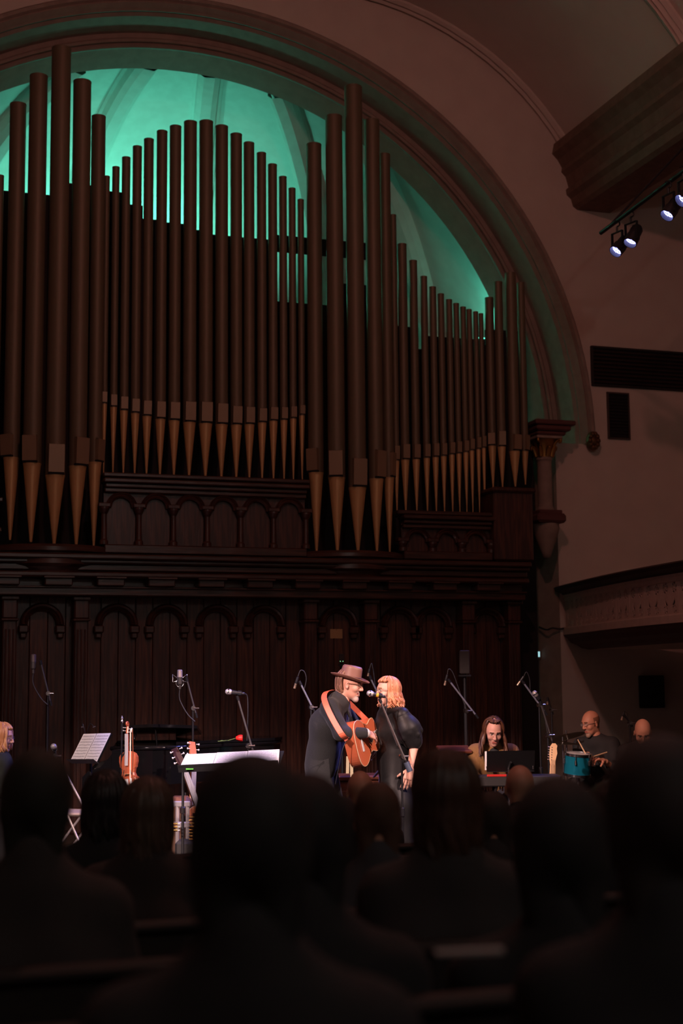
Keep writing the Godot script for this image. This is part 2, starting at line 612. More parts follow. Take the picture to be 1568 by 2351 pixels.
func flood(at: Vector3, label: String, energy: float) -> void:
	var t := thing("flood_light", label, "flood light", at, 0.0, "green floods behind the organ")
	var aim := Vector3(0, 0.94, -0.05).normalized()
	var bs := Basis.looking_at(aim, Vector3.BACK)
	var mb := MB.new()
	mb.box(bs.z * 0.06, Vector3(0.34, 0.26, 0.1), bs, 0.015)
	part("housing", mb, M("lamp_black"), t)
	mb = MB.new()
	mb.box(Vector3.ZERO, Vector3(0.30, 0.22, 0.012), bs, 0.004)
	var lens := M("green_lens", 0.2, 0.9, 0.6, 0.3)
	lens.emission_enabled = true
	lens.emission = Color(0.14, 1.0, 0.68).linear_to_srgb()
	lens.emission_energy_multiplier = 3.0
	part("lens", mb, lens, t)
	mb = MB.new()
	for s in [-1.0, 1.0]:
		mb.bar(Vector3(s * 0.18, 0, 0), Vector3(s * 0.18, -0.2, 0), 0.008, 0.03)
	mb.bar(Vector3(-0.18, -0.2, 0), Vector3(0.18, -0.2, 0), 0.03, 0.008)
	part("bracket", mb, M("lamp_black"), t)
	var l := SpotLight3D.new()
	l.name = "green_light"
	t.add_child(l)
	l.position = -bs.z * 0.02
	l.basis = bs
	l.spot_angle = 66.0
	l.spot_angle_attenuation = 0.7
	l.light_size = 0.14
	l.light_color = Color(0.15, 1.0, 0.72).linear_to_srgb()
	l.light_energy = energy
	l.spot_range = 30.0
	l.spot_attenuation = 2.0
	l.shadow_enabled = true

func house_light(at: Vector3, label: String, color: Color, energy: float) -> void:
	var t := thing("hanging_lantern", label, "lantern", at, 0.0, "house lanterns")
	var brass := M("aged_brass", 0.30, 0.19, 0.07, 0.35, 1.0)
	var mb := MB.new()
	mb.tube([Vector3(0, 0.22, 0), Vector3(0, 10.5 - at.y, 0)], [0.008], 6)
	part("rod", mb, brass, t)
	mb = MB.new()
	mb.lathe([Vector2(0.03, 0.24), Vector2(0.10, 0.2), Vector2(0.17, 0.15), Vector2(0.17, 0.13), Vector2(0.15, 0.13)], Transform3D(), 16)
	part("cap", mb, brass, t)
	mb = MB.new()
	mb.ball(Vector3.ZERO, Vector3(0.14, 0.14, 0.14), Basis(), 18, 12)
	var g := M("lantern_glass", 0.8, 0.7, 0.6, 0.4)
	g.emission_enabled = true
	g.emission = Color(1.0, 0.5, 0.32).linear_to_srgb()
	g.emission_energy_multiplier = 1.0
	part("glass_globe_lamp", mb, g, t)
	var l := OmniLight3D.new()
	l.name = "lantern_light"
	t.add_child(l)
	l.light_color = color.linear_to_srgb()
	l.light_energy = energy
	l.omni_range = 40.0
	l.omni_attenuation = 2.0
	l.light_size = 0.14
	l.shadow_enabled = true

# ------------------------------------------------------------------ the hall
func rake(z: float) -> float:          # the floor of the pews slopes down to the stage
	return 0.27 + 0.058 * z if z < 1.5 else 0.36

func plaster() -> StandardMaterial3D: return grain("plaster", Color(0.53, 0.45, 0.39), Color(0.56, 0.48, 0.415), 0.9, Vector3(0.35, 0.35, 0.35), 0.01, 0.06)
func dark_wood() -> StandardMaterial3D: return grain("dark_mahogany", Color(0.032, 0.011, 0.008), Color(0.085, 0.030, 0.019), 0.42, Vector3(2.6, 0.16, 2.6), 0.02, 0.25, 0.25)
func beam_wood() -> StandardMaterial3D: return grain("dark_mahogany_lengthwise", Color(0.032, 0.012, 0.008), Color(0.075, 0.027, 0.017), 0.36, Vector3(0.16, 2.6, 2.6), 0.02, 0.25, 0.35)
func stone_paint() -> StandardMaterial3D: return grain("stone_paint", Color(0.235, 0.175, 0.145), Color(0.29, 0.22, 0.18), 0.85, Vector3(0.5, 0.5, 0.5), 0.02, 0.05)  # one even tone for arch, jambs and colonnettes, darker than the wall plaster
func cornice_tone() -> StandardMaterial3D: return grain("brown_paint", Color(0.14, 0.085, 0.06), Color(0.18, 0.11, 0.08), 0.8, Vector3(0.5, 0.5, 0.5), 0.02, 0.05)  # one even brown, darker than the wall plaster beside it

func vault_outline(grow := 0.0) -> Array:     # the section of the nave's ceiling, from the left cornice to the right one
	var o := []
	var r := 3.9 + grow
	for i in 13:
		var an := deg_to_rad(148.0) - deg_to_rad(58.0) * i / 12
		o.append(Vector2(2 * X0 - 5.39 + cos(an) * r, 6.57 + sin(an) * r))
	for i in 13:
		var an := deg_to_rad(90.0) - deg_to_rad(58.0) * i / 12
		o.append(Vector2(5.39 + cos(an) * r, 6.57 + sin(an) * r))
	return o

func structure() -> void:
	var wall := plaster()
	# the sloping floor of the hall
	var mb := MB.new()
	mb.prism(PackedVector2Array([Vector2(-4.0, -1.6), Vector2(-4.0, 0.36), Vector2(-1.5, 0.36), Vector2(9.7, -0.295), Vector2(17.6, -0.295), Vector2(17.6, -1.6)]), -5.2, 12.7, Transform3D(Basis(Vector3(0, 0, -1), Vector3(0, 1, 0), Vector3(1, 0, 0)), Vector3.ZERO))
	struct("floor", mb, grain("worn_carpet", Color(0.02, 0.012, 0.012), Color(0.035, 0.02, 0.018), 0.95, Vector3(1, 1, 1), 0.05, 0.2))
	# the stage: a front step and a deck of boards
	var st := Node3D.new()
	st.name = "floor_stage"
	st.set_meta("kind", "structure")
	add_child(st)
	mb = MB.new()
	mb.box(Vector3(X0, -0.16, -12.87), Vector3(9.6, 0.26, 6.6))
	part("platform", mb, dark_wood(), st)
	var boards := [grain("stage_board_dark", Color(0.028, 0.016, 0.010), Color(0.045, 0.026, 0.016), 0.5, Vector3(0.2, 3, 3), 0.02, 0.15), grain("stage_board_light", Color(0.034, 0.019, 0.012), Color(0.05, 0.03, 0.018), 0.5, Vector3(0.2, 3, 3), 0.02, 0.15)]
	for i in 44:
		mb = MB.new()
		mb.box(Vector3(X0, -0.0155, -9.65 - i * 0.15), Vector3(9.64, 0.03, 0.147), Basis(), 0.004)
		part("board", mb, boards[(i * 7 / 3) % 2], st)
	# the wall with the arch
	var pl := PackedVector2Array([Vector2(-5.2, -1.0), Vector2(-5.2, 11.2), Vector2(12.7, 11.2), Vector2(12.7, -1.0), Vector2(8.40, -1.0), Vector2(8.40, ARCH_Y)])
	for p in arc_points(Vector3(X0, ARCH_Y, 0), 5.22, 0.0, PI, 48): pl.append(Vector2(p.x, p.y))
	pl.append(Vector2(-1.2, ARCH_Y)); pl.append(Vector2(-1.2, -1.0))
	mb = MB.new()
	mb.prism(pl, -16.8, -16.5)
	struct("wall_front", mb, wall)
	for side in [1.0, -1.0]:          # the splayed jambs under the arch
		mb = MB.new()
		var pj := PackedVector2Array([Vector2(4.80, 16.5), Vector2(5.0, 17.5), Vector2(4.65, 17.5), Vector2(4.65, 16.85)])
		for i in pj.size(): pj[i] = Vector2(X0 + side * pj[i].x, pj[i].y)
		mb.prism(pj, -1.0, ARCH_Y - 0.02, Transform3D(Basis(Vector3(1, 0, 0), Vector3(0, 0, -1), Vector3(0, 1, 0)), Vector3.ZERO))
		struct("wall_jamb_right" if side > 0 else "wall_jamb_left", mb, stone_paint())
	# the rings of the arch: section in (radius, z), carried round half a circle
	var orders := [[[5.36, -16.5], [5.36, -16.44], [5.33, -16.40], [5.29, -16.40], [5.27, -16.44], [5.25, -16.43], [5.22, -16.47], [5.20, -16.50]],
		[[5.20, -16.50], [5.18, -16.52], [5.19, -16.56], [5.15, -16.60], [5.10, -16.97], [5.12, -17.0]],
		[[5.10, -16.97], [5.05, -16.99], [5.02, -16.96], [4.99, -16.97], [4.985, -17.01], [4.96, -17.03], [4.95, -17.0], [4.93, -17.02], [4.93, -17.06]],
		[[4.93, -17.06], [4.82, -17.40], [5.05, -17.46]]]
	var path := []
	var ups := []
	for i in 73:
		var an := PI * i / 72
		path.append(Vector3(X0, ARCH_Y, 0)); ups.append([Vector3(cos(an), sin(an), 0), Vector3(0, 0, 1)])
	for k in orders.size():
		mb = MB.new()
		var pr := []
		for q in orders[k]: pr.append(Vector2(q[0], q[1]))
		mb.sweep(path, pr, ups, Vector3(X0, ARCH_Y, -14.0), false)
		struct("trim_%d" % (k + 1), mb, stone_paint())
	# the wall and half dome behind the organ, with ribs that fan out
	mb = MB.new()
	var pr2 := [Vector2(5.02, -1.0), Vector2(5.02, 4.68)]
	for i in range(1, 19): pr2.append(Vector2(5.02 * cos(PI / 2 * i / 18), 4.68 + 5.02 * sin(PI / 2 * i / 18)))
	mb.lathe(pr2, Transform3D(Basis(), Vector3(X0, 0, -17.4)), 48, PI, TAU, true)
	var dome := struct("ceiling_apse", mb, grain("apse_plaster", Color(0.60, 0.58, 0.54), Color(0.66, 0.64, 0.60), 0.9, Vector3(0.4, 0.4, 0.4), 0.02, 0.04))
	for deg in [-45.0, -28.5, -9.4, 9.4, 28.5, 45.0]:
		var dir := Vector3(sin(deg_to_rad(deg)), 0, -cos(deg_to_rad(deg)))
		var p := []
		var u := []
		for i in 25:
			var flat := Vector3(0, 0, 2.5) + dir * (2.52 / cos(deg_to_rad(deg)) + 5.2 * i / 24.0)
			var rr := Vector2(flat.x, flat.z).length()
			if rr > 5.0: break
			var q := Vector3(flat.x, sqrt(5.02 * 5.02 - rr * rr), flat.z)
			p.append(Vector3(X0, 4.68, -17.4) + q)
			var into := -q.normalized()
			u.append([dir.cross(Vector3.UP).normalized(), into])
		mb = MB.new()
		mb.sweep(p, [Vector2(-0.20, -0.02), Vector2(-0.20, 0.05), Vector2(-0.16, 0.06), Vector2(-0.14, 0.16), Vector2(-0.07, 0.21), Vector2(0.07, 0.21), Vector2(0.14, 0.16), Vector2(0.16, 0.06), Vector2(0.20, 0.05), Vector2(0.20, -0.02)], u, Vector3(X0, 4.68, -17.4), false)
		part("rib", mb, grain("apse_plaster", Color(), Color(), 0.9, Vector3.ONE), dome)
	# the floor of the organ loft
	mb = MB.new()
	mb.box(Vector3(X0, 5.0, -18.1), Vector3(8.2, 0.08, 2.4))
	struct("floor_loft", mb, dark_wood())
	# the nave's ceiling
	mb = MB.new()
	for g in [0.0, 0.3]:
		var rows := []
		for z in [-16.5, -12.0, -8.0, -4.0, 0.0, 4.0]:
			var line := []
			for q in vault_outline(g): line.append(Vector3(q.x, q.y, z))
			rows.append(line)
		mb.sheet(rows, Vector3(X0, 0, -6), g > 0.0)
	struct("ceiling", mb, wall)
	var number := 5
	for z in [-16.44, -13.35]:         # the moulding along the end of the vault and a rib across it
		mb = MB.new()
		var p := []
		var u := []
		var line := vault_outline()
		for i in line.size():
			var a: Vector2 = line[maxi(i - 1, 0)]
			var b: Vector2 = line[mini(i + 1, line.size() - 1)]
			var e := (b - a).normalized()
			p.append(Vector3(line[i].x, line[i].y, z)); u.append([Vector3(e.y, -e.x, 0), Vector3(0, 0, 1)])
		mb.sweep(p, [Vector2(-0.02, -0.12), Vector2(0.05, -0.12), Vector2(0.07, -0.07), Vector2(0.04, -0.04), Vector2(0.08, 0.0), Vector2(0.04, 0.04), Vector2(0.06, 0.07), Vector2(0.03, 0.12), Vector2(-0.02, 0.12)], u, Vector3(X0, 4, z), false)
		struct("trim_%d" % number, mb, wall)
		number += 1
	# the cornices at the feet of the vault, and the flat ceilings of the aisles
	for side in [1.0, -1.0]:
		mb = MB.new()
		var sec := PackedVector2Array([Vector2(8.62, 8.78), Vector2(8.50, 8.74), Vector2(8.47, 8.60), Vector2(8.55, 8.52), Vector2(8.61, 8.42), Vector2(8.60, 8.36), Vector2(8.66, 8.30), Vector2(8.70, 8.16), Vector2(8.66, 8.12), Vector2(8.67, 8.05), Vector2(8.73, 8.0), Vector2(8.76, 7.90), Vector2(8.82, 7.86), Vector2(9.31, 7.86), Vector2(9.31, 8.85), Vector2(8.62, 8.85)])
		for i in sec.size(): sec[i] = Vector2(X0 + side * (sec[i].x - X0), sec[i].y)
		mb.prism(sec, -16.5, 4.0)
		struct("trim_%d" % number, mb, cornice_tone())
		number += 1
		mb = MB.new()
		mb.box(Vector3(X0 + side * (10.9 - X0), 8.95, -6.25), Vector3(3.6, 0.2, 20.5))
		struct("ceiling_aisle_right" if side > 0 else "ceiling_aisle_left", mb, wall)
		mb = MB.new()
		mb.box(Vector3(X0 + side * (12.6 - X0), 4.0, -6.25), Vector3(0.2, 10.2, 20.7))
		struct("wall_right" if side > 0 else "wall_left", mb, wall)
	mb = MB.new()
	mb.box(Vector3(X0, 5.0, 4.1), Vector3(18.2, 12.4, 0.2))
	struct("wall_back", mb, wall)
	# the pier at the right foot of the arch: impost, capital, colonnette, base, corbel
	for side in [1.0, -1.0]:
		var pier := thing("arch_colonnette", "pale colonnette with gilded leafy capital at the right foot of the arch" if side > 0 else "pale colonnette with gilded leafy capital at the left foot of the arch", "column", Vector3(X0 + side * (Vector3(8.115, 4.268, -16.260).x - X0), 3.3, -16.26))
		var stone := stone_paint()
		mb = MB.new()
		mb.box(Vector3(0.07 * side, 1.56, 0.0), Vector3(0.56, 0.06, 0.46), Basis(), 0.012)
		mb.box(Vector3(0.05 * side, 1.49, 0.0), Vector3(0.48, 0.07, 0.43), Basis(), 0.02)
		mb.box(Vector3(0.02 * side, 1.42, 0.0), Vector3(0.40, 0.05, 0.40), Basis(), 0.02)
		part("impost", mb, M("oxblood_paint", 0.10, 0.035, 0.03, 0.7), pier)
		mb = MB.new()
		mb.box(Vector3(0, 1.375, 0), Vector3(0.36, 0.035, 0.36), Basis(), 0.006)
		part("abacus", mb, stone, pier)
		mb = MB.new()
		mb.lathe([Vector2(0.10, 1.13), Vector2(0.105, 1.17), Vector2(0.115, 1.25), Vector2(0.15, 1.34), Vector2(0.165, 1.36)], Transform3D(), 16, 0, TAU, true)
		var gold := M("old_gilding", 0.32, 0.17, 0.05, 0.42, 0.9)
		var cap := part("capital", mb, gold, pier)
		for i in 8:                     # leaves and corner scrolls
			var an := TAU * i / 8
			var dir := Vector3(cos(an), 0, sin(an))
			mb = MB.new()
			mb.tube(curve([dir * 0.104 + Vector3(0, 1.14, 0), dir * 0.12 + Vector3(0, 1.20, 0), dir * 0.15 + Vector3(0, 1.255, 0), dir * 0.172 + Vector3(0, 1.25, 0), dir * 0.168 + Vector3(0, 1.235, 0)], 3), [0.03, 0.034, 0.034, 0.034, 0.033, 0.03, 0.028, 0.024, 0.02, 0.018, 0.016, 0.014, 0.01], 6, false, 0.5)
			part("leaf", mb, gold, cap)
			if i % 2 == 1:
				mb = MB.new()
				mb.tube(curve([dir * 0.13 + Vector3(0, 1.27, 0), dir * 0.17 + Vector3(0, 1.33, 0), dir * 0.215 + Vector3(0, 1.355, 0), dir * 0.225 + Vector3(0, 1.325, 0), dir * 0.20 + Vector3(0, 1.315, 0)], 3), [0.02], 6)
				part("scroll", mb, gold, cap)
		mb = MB.new()
		mb.lathe([Vector2(0.115, 0.44), Vector2(0.115, 0.47), Vector2(0.10, 0.50), Vector2(0.095, 0.53), Vector2(0.092, 1.08), Vector2(0.105, 1.10), Vector2(0.105, 1.12), Vector2(0.09, 1.14)], Transform3D(), 18)
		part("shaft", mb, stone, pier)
		mb = MB.new()
		mb.box(Vector3(0, 0.42, 0), Vector3(0.32, 0.05, 0.32), Basis(), 0.01)
		mb.box(Vector3(0, 0.34, 0), Vector3(0.40, 0.12, 0.40), Basis(), 0.03)
		part("base", mb, M("oxblood_paint"), pier)
		mb = MB.new()
		mb.lathe([Vector2(0.0, -0.16), Vector2(0.05, -0.15), Vector2(0.07, -0.08), Vector2(0.10, 0.0), Vector2(0.15, 0.14), Vector2(0.17, 0.22), Vector2(0.165, 0.28)], Transform3D(), 16, 0, TAU, true)
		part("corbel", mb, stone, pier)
		# the carved boss where the hood moulding stops
		var boss := thing("carved_boss", "gilded carved leaf boss ending the right side of the arch moulding" if side > 0 else "gilded carved leaf boss ending the left side of the arch moulding", "carving", Vector3(X0 + side * 5.30, 4.66, -16.42))
		mb = MB.new()
		mb.ball(Vector3(0, 0.05, 0), Vector3(0.09, 0.13, 0.07), Basis(), 12, 8)
		part("core", mb, M("dull_gilding", 0.14, 0.07, 0.03, 0.5, 0.6), boss)
		for i in 10:
			var an := TAU * i / 10 * 1.0
			mb = MB.new()
			var c0 := Vector3(cos(an) * 0.06, 0.05 + sin(an) * 0.09, 0.05)
			mb.ball(c0, Vector3(0.035, 0.035, 0.025), Basis(), 8, 6)
			part("leaf", mb, M("dull_gilding"), boss)
	# on the wall right of the arch: a long dark louvre, an upright vent, the thermostat, a cable
	var lv := thing("wall_louvre", "long dark louvred grille high on the plaster wall", "vent", Vector3(9.98, 5.735, -16.5))
	mb = MB.new()
	for s in [-1.0, 1.0]:
		mb.box(Vector3(0, s * 0.255, 0.015), Vector3(2.06, 0.03, 0.05), Basis(), 0.006)
		mb.box(Vector3(s * 1.015, 0, 0.015), Vector3(0.03, 0.48, 0.05), Basis(), 0.006)
	part("frame", mb, M("vent_black", 0.014, 0.010, 0.009, 0.7), lv)
	mb = MB.new()
	mb.box(Vector3(0, 0, 0.004), Vector3(2.0, 0.48, 0.008))
	part("backing", mb, M("vent_inside", 0.008, 0.006, 0.006, 0.9), lv)
	for i in 9:
		mb = MB.new()
		mb.box(Vector3(0, -0.21 + i * 0.052, 0.02), Vector3(2.0, 0.006, 0.045), Basis(Vector3.RIGHT, 0.7))
		part("slat", mb, M("vent_brown", 0.03, 0.012, 0.010, 0.7), lv)
	var vt := thing("wall_vent", "small upright black vent below the long louvre", "vent", Vector3(9.335, 5.08, -16.5))
	mb = MB.new()
	for s in [-1.0, 1.0]:
		mb.box(Vector3(0, s * 0.305, 0.012), Vector3(0.33, 0.02, 0.03))
		mb.box(Vector3(s * 0.155, 0, 0.012), Vector3(0.02, 0.6, 0.03))
	part("frame", mb, M("vent_frame", 0.05, 0.035, 0.03, 0.7), vt)
	mb = MB.new()
	mb.box(Vector3(0, 0, 0.003), Vector3(0.30, 0.6, 0.006))
	part("backing", mb, M("vent_inside"), vt)
	for i in 14:
		mb = MB.new()
		mb.box(Vector3(0, -0.28 + i * 0.043, 0.012), Vector3(0.29, 0.004, 0.022), Basis(Vector3.RIGHT, 0.6))
		part("slat", mb, M("vent_inside"), vt)
	var ws := thing("wall_loudspeaker", "black box loudspeaker on the wall under the gallery", "loudspeaker", Vector3(9.650, 1.446, -16.420))
	mb = MB.new()
	mb.box(Vector3.ZERO, Vector3(0.30, 0.42, 0.16), Basis(), 0.012)
	part("cabinet", mb, M("vent_inside"), ws)
	mb = MB.new()
	mb.box(Vector3(0, 0, 0.082), Vector3(0.27, 0.39, 0.006), Basis(), 0.002)
	part("grille", mb, M("vent_black"), ws)
	var th := thing("thermostat", "small pale wall controller with a lit bluish screen by the arch", "thermostat", Vector3(8.213, 1.938, -16.860) + Vector3(0, 0, 0.05))
	mb = MB.new()
	mb.box(Vector3(0, 0, 0), Vector3(0.105, 0.125, 0.03), Basis(), 0.012)
	part("case", mb, M("grey_plastic", 0.22, 0.17, 0.15, 0.5), th)
	mb = MB.new()
	mb.box(Vector3(0.012, 0.003, 0.016), Vector3(0.04, 0.068, 0.004))
	var sc := M("lit_screen", 0.5, 0.7, 0.7, 0.3)
	sc.emission_enabled = true
	sc.emission = Color(0.42, 0.80, 0.85).linear_to_srgb()
	sc.emission_energy_multiplier = 0.9
	part("screen", mb, sc, th)
	mb = MB.new()
	mb.box(Vector3(0, 0, -0.12), Vector3(0.03, 0.03, 0.22))
	part("mount", mb, M("grey_plastic"), th)
	mb = MB.new()
	mb.tube(curve([Vector3(8.225, 2.289, -16.750), Vector3(8.246, 2.249, -16.580), Vector3(8.297, 2.269, -16.520), Vector3(8.377, 2.256, -16.470), Vector3(8.476, 2.273, -16.470)], 4), [0.012], 6)
	tag(part("loose_cable", mb, M("cable_black", 0.01, 0.01, 0.01, 0.6), self), "black cable running across the pier to the gallery", "cable")
	# the bar that carries the row of stage lights, hung on two rods from the cornice
	for run in [[Vector3(7.532, 6.651, -13.307), Vector3(7.372, 6.452, -11.370)]]:
		var a: Vector3 = run[0]
		var b: Vector3 = run[1]
		a = Vector3(7.64, 6.575, -13.75)
		b = Vector3(7.44, 6.60, -10.8)
		var lb := thing("lighting_bar", "dark steel bar carrying the row of stage lights", "lighting bar", a)
		mb = MB.new()
		mb.tube([Vector3.ZERO, b - a], [0.024], 10)
		part("rail", mb, M("lamp_black"), lb)
		for z in [0.15, 2.8]:
			mb = MB.new()
			mb.tube([Vector3(-0.068 * z, 0, z), Vector3(1.25, 1.30, z)], [0.014], 6)
			part("hanger", mb, M("lamp_black"), lb)
	for sd in [-3.2, 6.5]:
		var fb := thing("lighting_bar", "dark steel front bar over the left pews" if sd < 0 else "dark steel front bar over the right pews", "lighting bar", Vector3(sd - 0.4, 6.72, -4.0))
		mb = MB.new()
		mb.tube([Vector3(0, 0, -0.6 if sd < 0 else 0.6), Vector3(2.0, 0, -0.6 if sd < 0 else 0.4)], [0.024], 10)
		part("rail", mb, M("lamp_black"), fb)
		mb = MB.new()
		mb.tube([Vector3(1.0, 0, -0.6 if sd < 0 else 0.5), Vector3(1.0, 3.4, -0.6 if sd < 0 else 0.5)], [0.012], 6)
		part("hanger", mb, M("lamp_black"), fb)

# ------------------------------------------------------------------ the gallery on the right
func sector(c: Vector2, r0: float, r1: float, mid: float, half: float) -> PackedVector2Array:
	var o := PackedVector2Array()
	for k in 4: o.append(c + Vector2.from_angle(mid - half + half * 2.0 * k / 3) * r1)
	for k in 4: o.append(c + Vector2.from_angle(mid + half - half * 2.0 * k / 3) * r0)
	return o

func gallery() -> void:
	var g := thing("gallery_front", "curved gallery front with pierced rosette panels on the right wall", "gallery", Vector3(8.47, 0, -16.5))
	var at := Vector3(8.47, 0, -16.5)
	var line := curve([Vector3(8.47, 0, -16.48), Vector3(8.11, 0, -14.55), Vector3(7.94, 0, -12.8), Vector3(7.88, 0, -10.5), Vector3(7.88, 0, -7.0), Vector3(7.9, 0, -3.0)], 12)
	var path := []
	var ups := []
	for i in line.size():
		var e: Vector3 = (line[mini(i + 1, line.size() - 1)] - line[maxi(i - 1, 0)]).normalized()
		path.append(line[i] - at)
		ups.append([Vector3.UP.cross(e).normalized() * -1.0, Vector3.UP])     # x: towards the nave
	for u in ups:
		if u[0].x > 0: u[0] = -u[0]
	var paint := grain("cream_plaster", Color(0.56, 0.42, 0.35), Color(0.62, 0.47, 0.39), 0.8, Vector3(0.6, 0.6, 0.6), 0.02, 0.06)  # light from nearby put into this colour, paler and redder than the walls
	var wood := M("gallery_rail", 0.035, 0.012, 0.010, 0.6)
	var secs := [["hand_rail", wood, [[-0.25, 2.80], [0.12, 2.80], [0.15, 2.78], [0.13, 2.74], [0.05, 2.71], [0.03, 2.69], [-0.25, 2.69]]],
		["top_band", paint, [[-0.03, 2.69], [0.03, 2.69], [0.03, 2.665], [0.015, 2.66], [0.015, 2.615], [-0.03, 2.615]]],
		["bottom_band", paint, [[-0.03, 2.275], [0.03, 2.275], [0.035, 2.26], [0.035, 2.18], [-0.25, 2.18]]],
		["soffit_moulding", M("oxblood_paint"), [[0.035, 2.18], [0.02, 2.16], [-0.02, 2.13], [-0.06, 2.08], [-0.14, 2.05], [-0.20, 2.01], [-0.3, 1.99]]],
		["gallery_floor", paint, [[-0.3, 1.99], [-4.2, 1.99], [-4.2, 2.18], [-0.25, 2.18]]]]
	for s in secs:
		var mb := MB.new()
		var pr := []
		for q in s[2]: pr.append(Vector2(q[0], q[1]))
		mb.sweep(path, pr, ups, Vector3(-0.6, 2.3, 6), true)
		part(s[0], mb, s[1], g)
	# an added board closing the parapet, to keep its pierced holes in shade
	var shade_board := MB.new()
	shade_board.sweep(path, [Vector2(-0.24, 2.18), Vector2(-0.24, 2.69)], ups, Vector3(-0.6, 2.3, 6), true)
	part("added_shade_board", shade_board, paint, g)
	# one pierced panel: two rosettes above, two below, horns beside a solid drop. The plate is cut in narrow strips so that every piece is a simple outline
	var holes := []
	for c in [Vector2(-0.1, 2.553), Vector2(0.1, 2.553), Vector2(-0.1, 2.325), Vector2(0.1, 2.325)]:
		var rr := 0.058 if c.y > 2.4 else 0.044
		for i in 6:
			holes.append(sector(c, rr * 0.62, rr, TAU * i / 6 + 0.26, 0.38))
		for i in 4:
			holes.append(sector(c, rr * 0.20, rr * 0.46, TAU * i / 4, 0.50))
	for s in [-1.0, 1.0]:
		holes.append(PackedVector2Array([Vector2(s * 0.100, 2.468), Vector2(s * 0.092, 2.425), Vector2(s * 0.070, 2.392), Vector2(s * 0.045, 2.374), Vector2(s * 0.072, 2.366), Vector2(s * 0.100, 2.376), Vector2(s * 0.112, 2.40), Vector2(s * 0.110, 2.44)]))
	var mb := MB.new()
	for i in 80:
		var xa := -0.2 + 0.005 * i
		var bits := [PackedVector2Array([Vector2(xa, 2.272), Vector2(xa + 0.005, 2.272), Vector2(xa + 0.005, 2.618), Vector2(xa, 2.618)])]
		for hole in holes:
			var next := []
			for bit in bits: next.append_array(Geometry2D.clip_polygons(bit, hole))
			bits = next
		for bit in bits:
			if bit.size() > 2 and not Geometry2D.is_polygon_clockwise(bit): mb.prism(bit, -0.004, 0.004)
	var unit := mb.mesh(paint)
	var total := 0.0
	var k := 0
	var want := 0.22
	while k < line.size() - 1 and want < 8.0:
		var seg: float = line[k].distance_to(line[k + 1])
		if total + seg < want:
			total += seg
			k += 1
			continue
		var p: Vector3 = line[k].lerp(line[k + 1], (want - total) / seg)
		var o := put("pierced_panel", unit, g, p - at + Vector3(0, 0, 0))
		o.basis = face_basis(ups[k][0])
		want += 0.4
	# the posts under the gallery
	for i in [20, 40]:
		mb = MB.new()
		mb.lathe([Vector2(0.10, -0.5), Vector2(0.10, -0.3), Vector2(0.06, -0.25), Vector2(0.055, 1.65), Vector2(0.09, 1.72), Vector2(0.10, 1.80)], Transform3D(Basis(), line[i] - at + Vector3(0.5, 0, 0)), 12)
		part("post", mb, paint, g)

# ------------------------------------------------------------------ the organ
func pipe(parent: Node3D, at: Vector3, q: Array, out: Vector3) -> void:    # q: x, z, radius, top, mouth top, mouth bottom, foot
	var r: float = q[2]
	var tin := M("pipe_bronze", 0.135, 0.105, 0.065, 0.55, 0.3)
	var o := Vector3(q[0], 0, q[1]) - at
	var seg := 18
	var mb := MB.new()
	var lip: float = q[5]
	mb.lathe([Vector2(r * 0.93, q[3] - 0.25), Vector2(r * 0.93, q[3]), Vector2(r, q[3]), Vector2(r, lip - 0.02)], Transform3D(Basis(), o), seg, 0, TAU, false)
	mb.lathe([Vector2(r, q[3] - 0.02), Vector2(r * 1.02, q[3] - 0.015), Vector2(r * 1.02, q[3]), Vector2(r * 0.93, q[3])], Transform3D(Basis(), o), seg)
	var body := part("pipe", mb, tin, parent)
	# the mouth: a flat leaf let into the front with a ledge above, and the dark slot under it
	var bs := face_basis(out)
	var mw := r * 1.55
	var hi: float = q[4]
	mb = MB.new()
	var fr := r * 0.80
	var front := r * 1.10
	var a := o + bs * Vector3(0, 0, front)
	var top := Vector3(0, hi, 0)
	var bot := Vector3(0, lip, 0)
	var ux := bs.x * mw * 0.5
	mb.face(o + bs.z * front - ux + bot, o + bs.z * front + ux + bot, o + bs.z * (front + r * 0.16) + ux + top, o + bs.z * (front + r * 0.16) - ux + top, o + bot)
	mb.face(o + bs.z * (front + r * 0.16) - ux + top, o + bs.z * (front + r * 0.16) + ux + top, o + bs.z * fr * 0.7 + ux + top + Vector3(0, r * 0.18, 0), o + bs.z * fr * 0.7 - ux + top + Vector3(0, r * 0.18, 0), o + bot)
	for s in [-1.0, 1.0]:
		mb.face(o + bs.z * front + ux * s + bot, o + bs.z * (front + r * 0.16) + ux * s + top, o + bs.z * r * 0.5 + ux * s + top, o + bs.z * r * 0.5 + ux * s + bot, o + (top + bot) * 0.5)
	part("mouth", mb, M("pipe_mouth", 0.26, 0.18, 0.11, 0.45, 0.3), body)
	mb = MB.new()
	mb.box(o + bs.z * (r * 0.78) + Vector3(0, lip - r * 0.10, 0), Vector3(mw, r * 0.2, r * 0.5), bs)
	part("slot", mb, M("slot_black", 0.006, 0.005, 0.004, 0.9), body)
	mb = MB.new()
	var foot: float = q[6]
	mb.lathe([Vector2(0.012, foot), Vector2(r * 0.16, foot + 0.01), Vector2(r * 0.93, lip - r * 0.55), Vector2(r * 1.0, lip - r * 0.2), Vector2(r * 0.8, lip - r * 0.2)], Transform3D(Basis(), o), seg)
	part("foot", mb, M("pipe_foot_uplit", 0.55, 0.34, 0.15, 0.42, 0.3), body)  # light rising from the stage is put into this paler colour

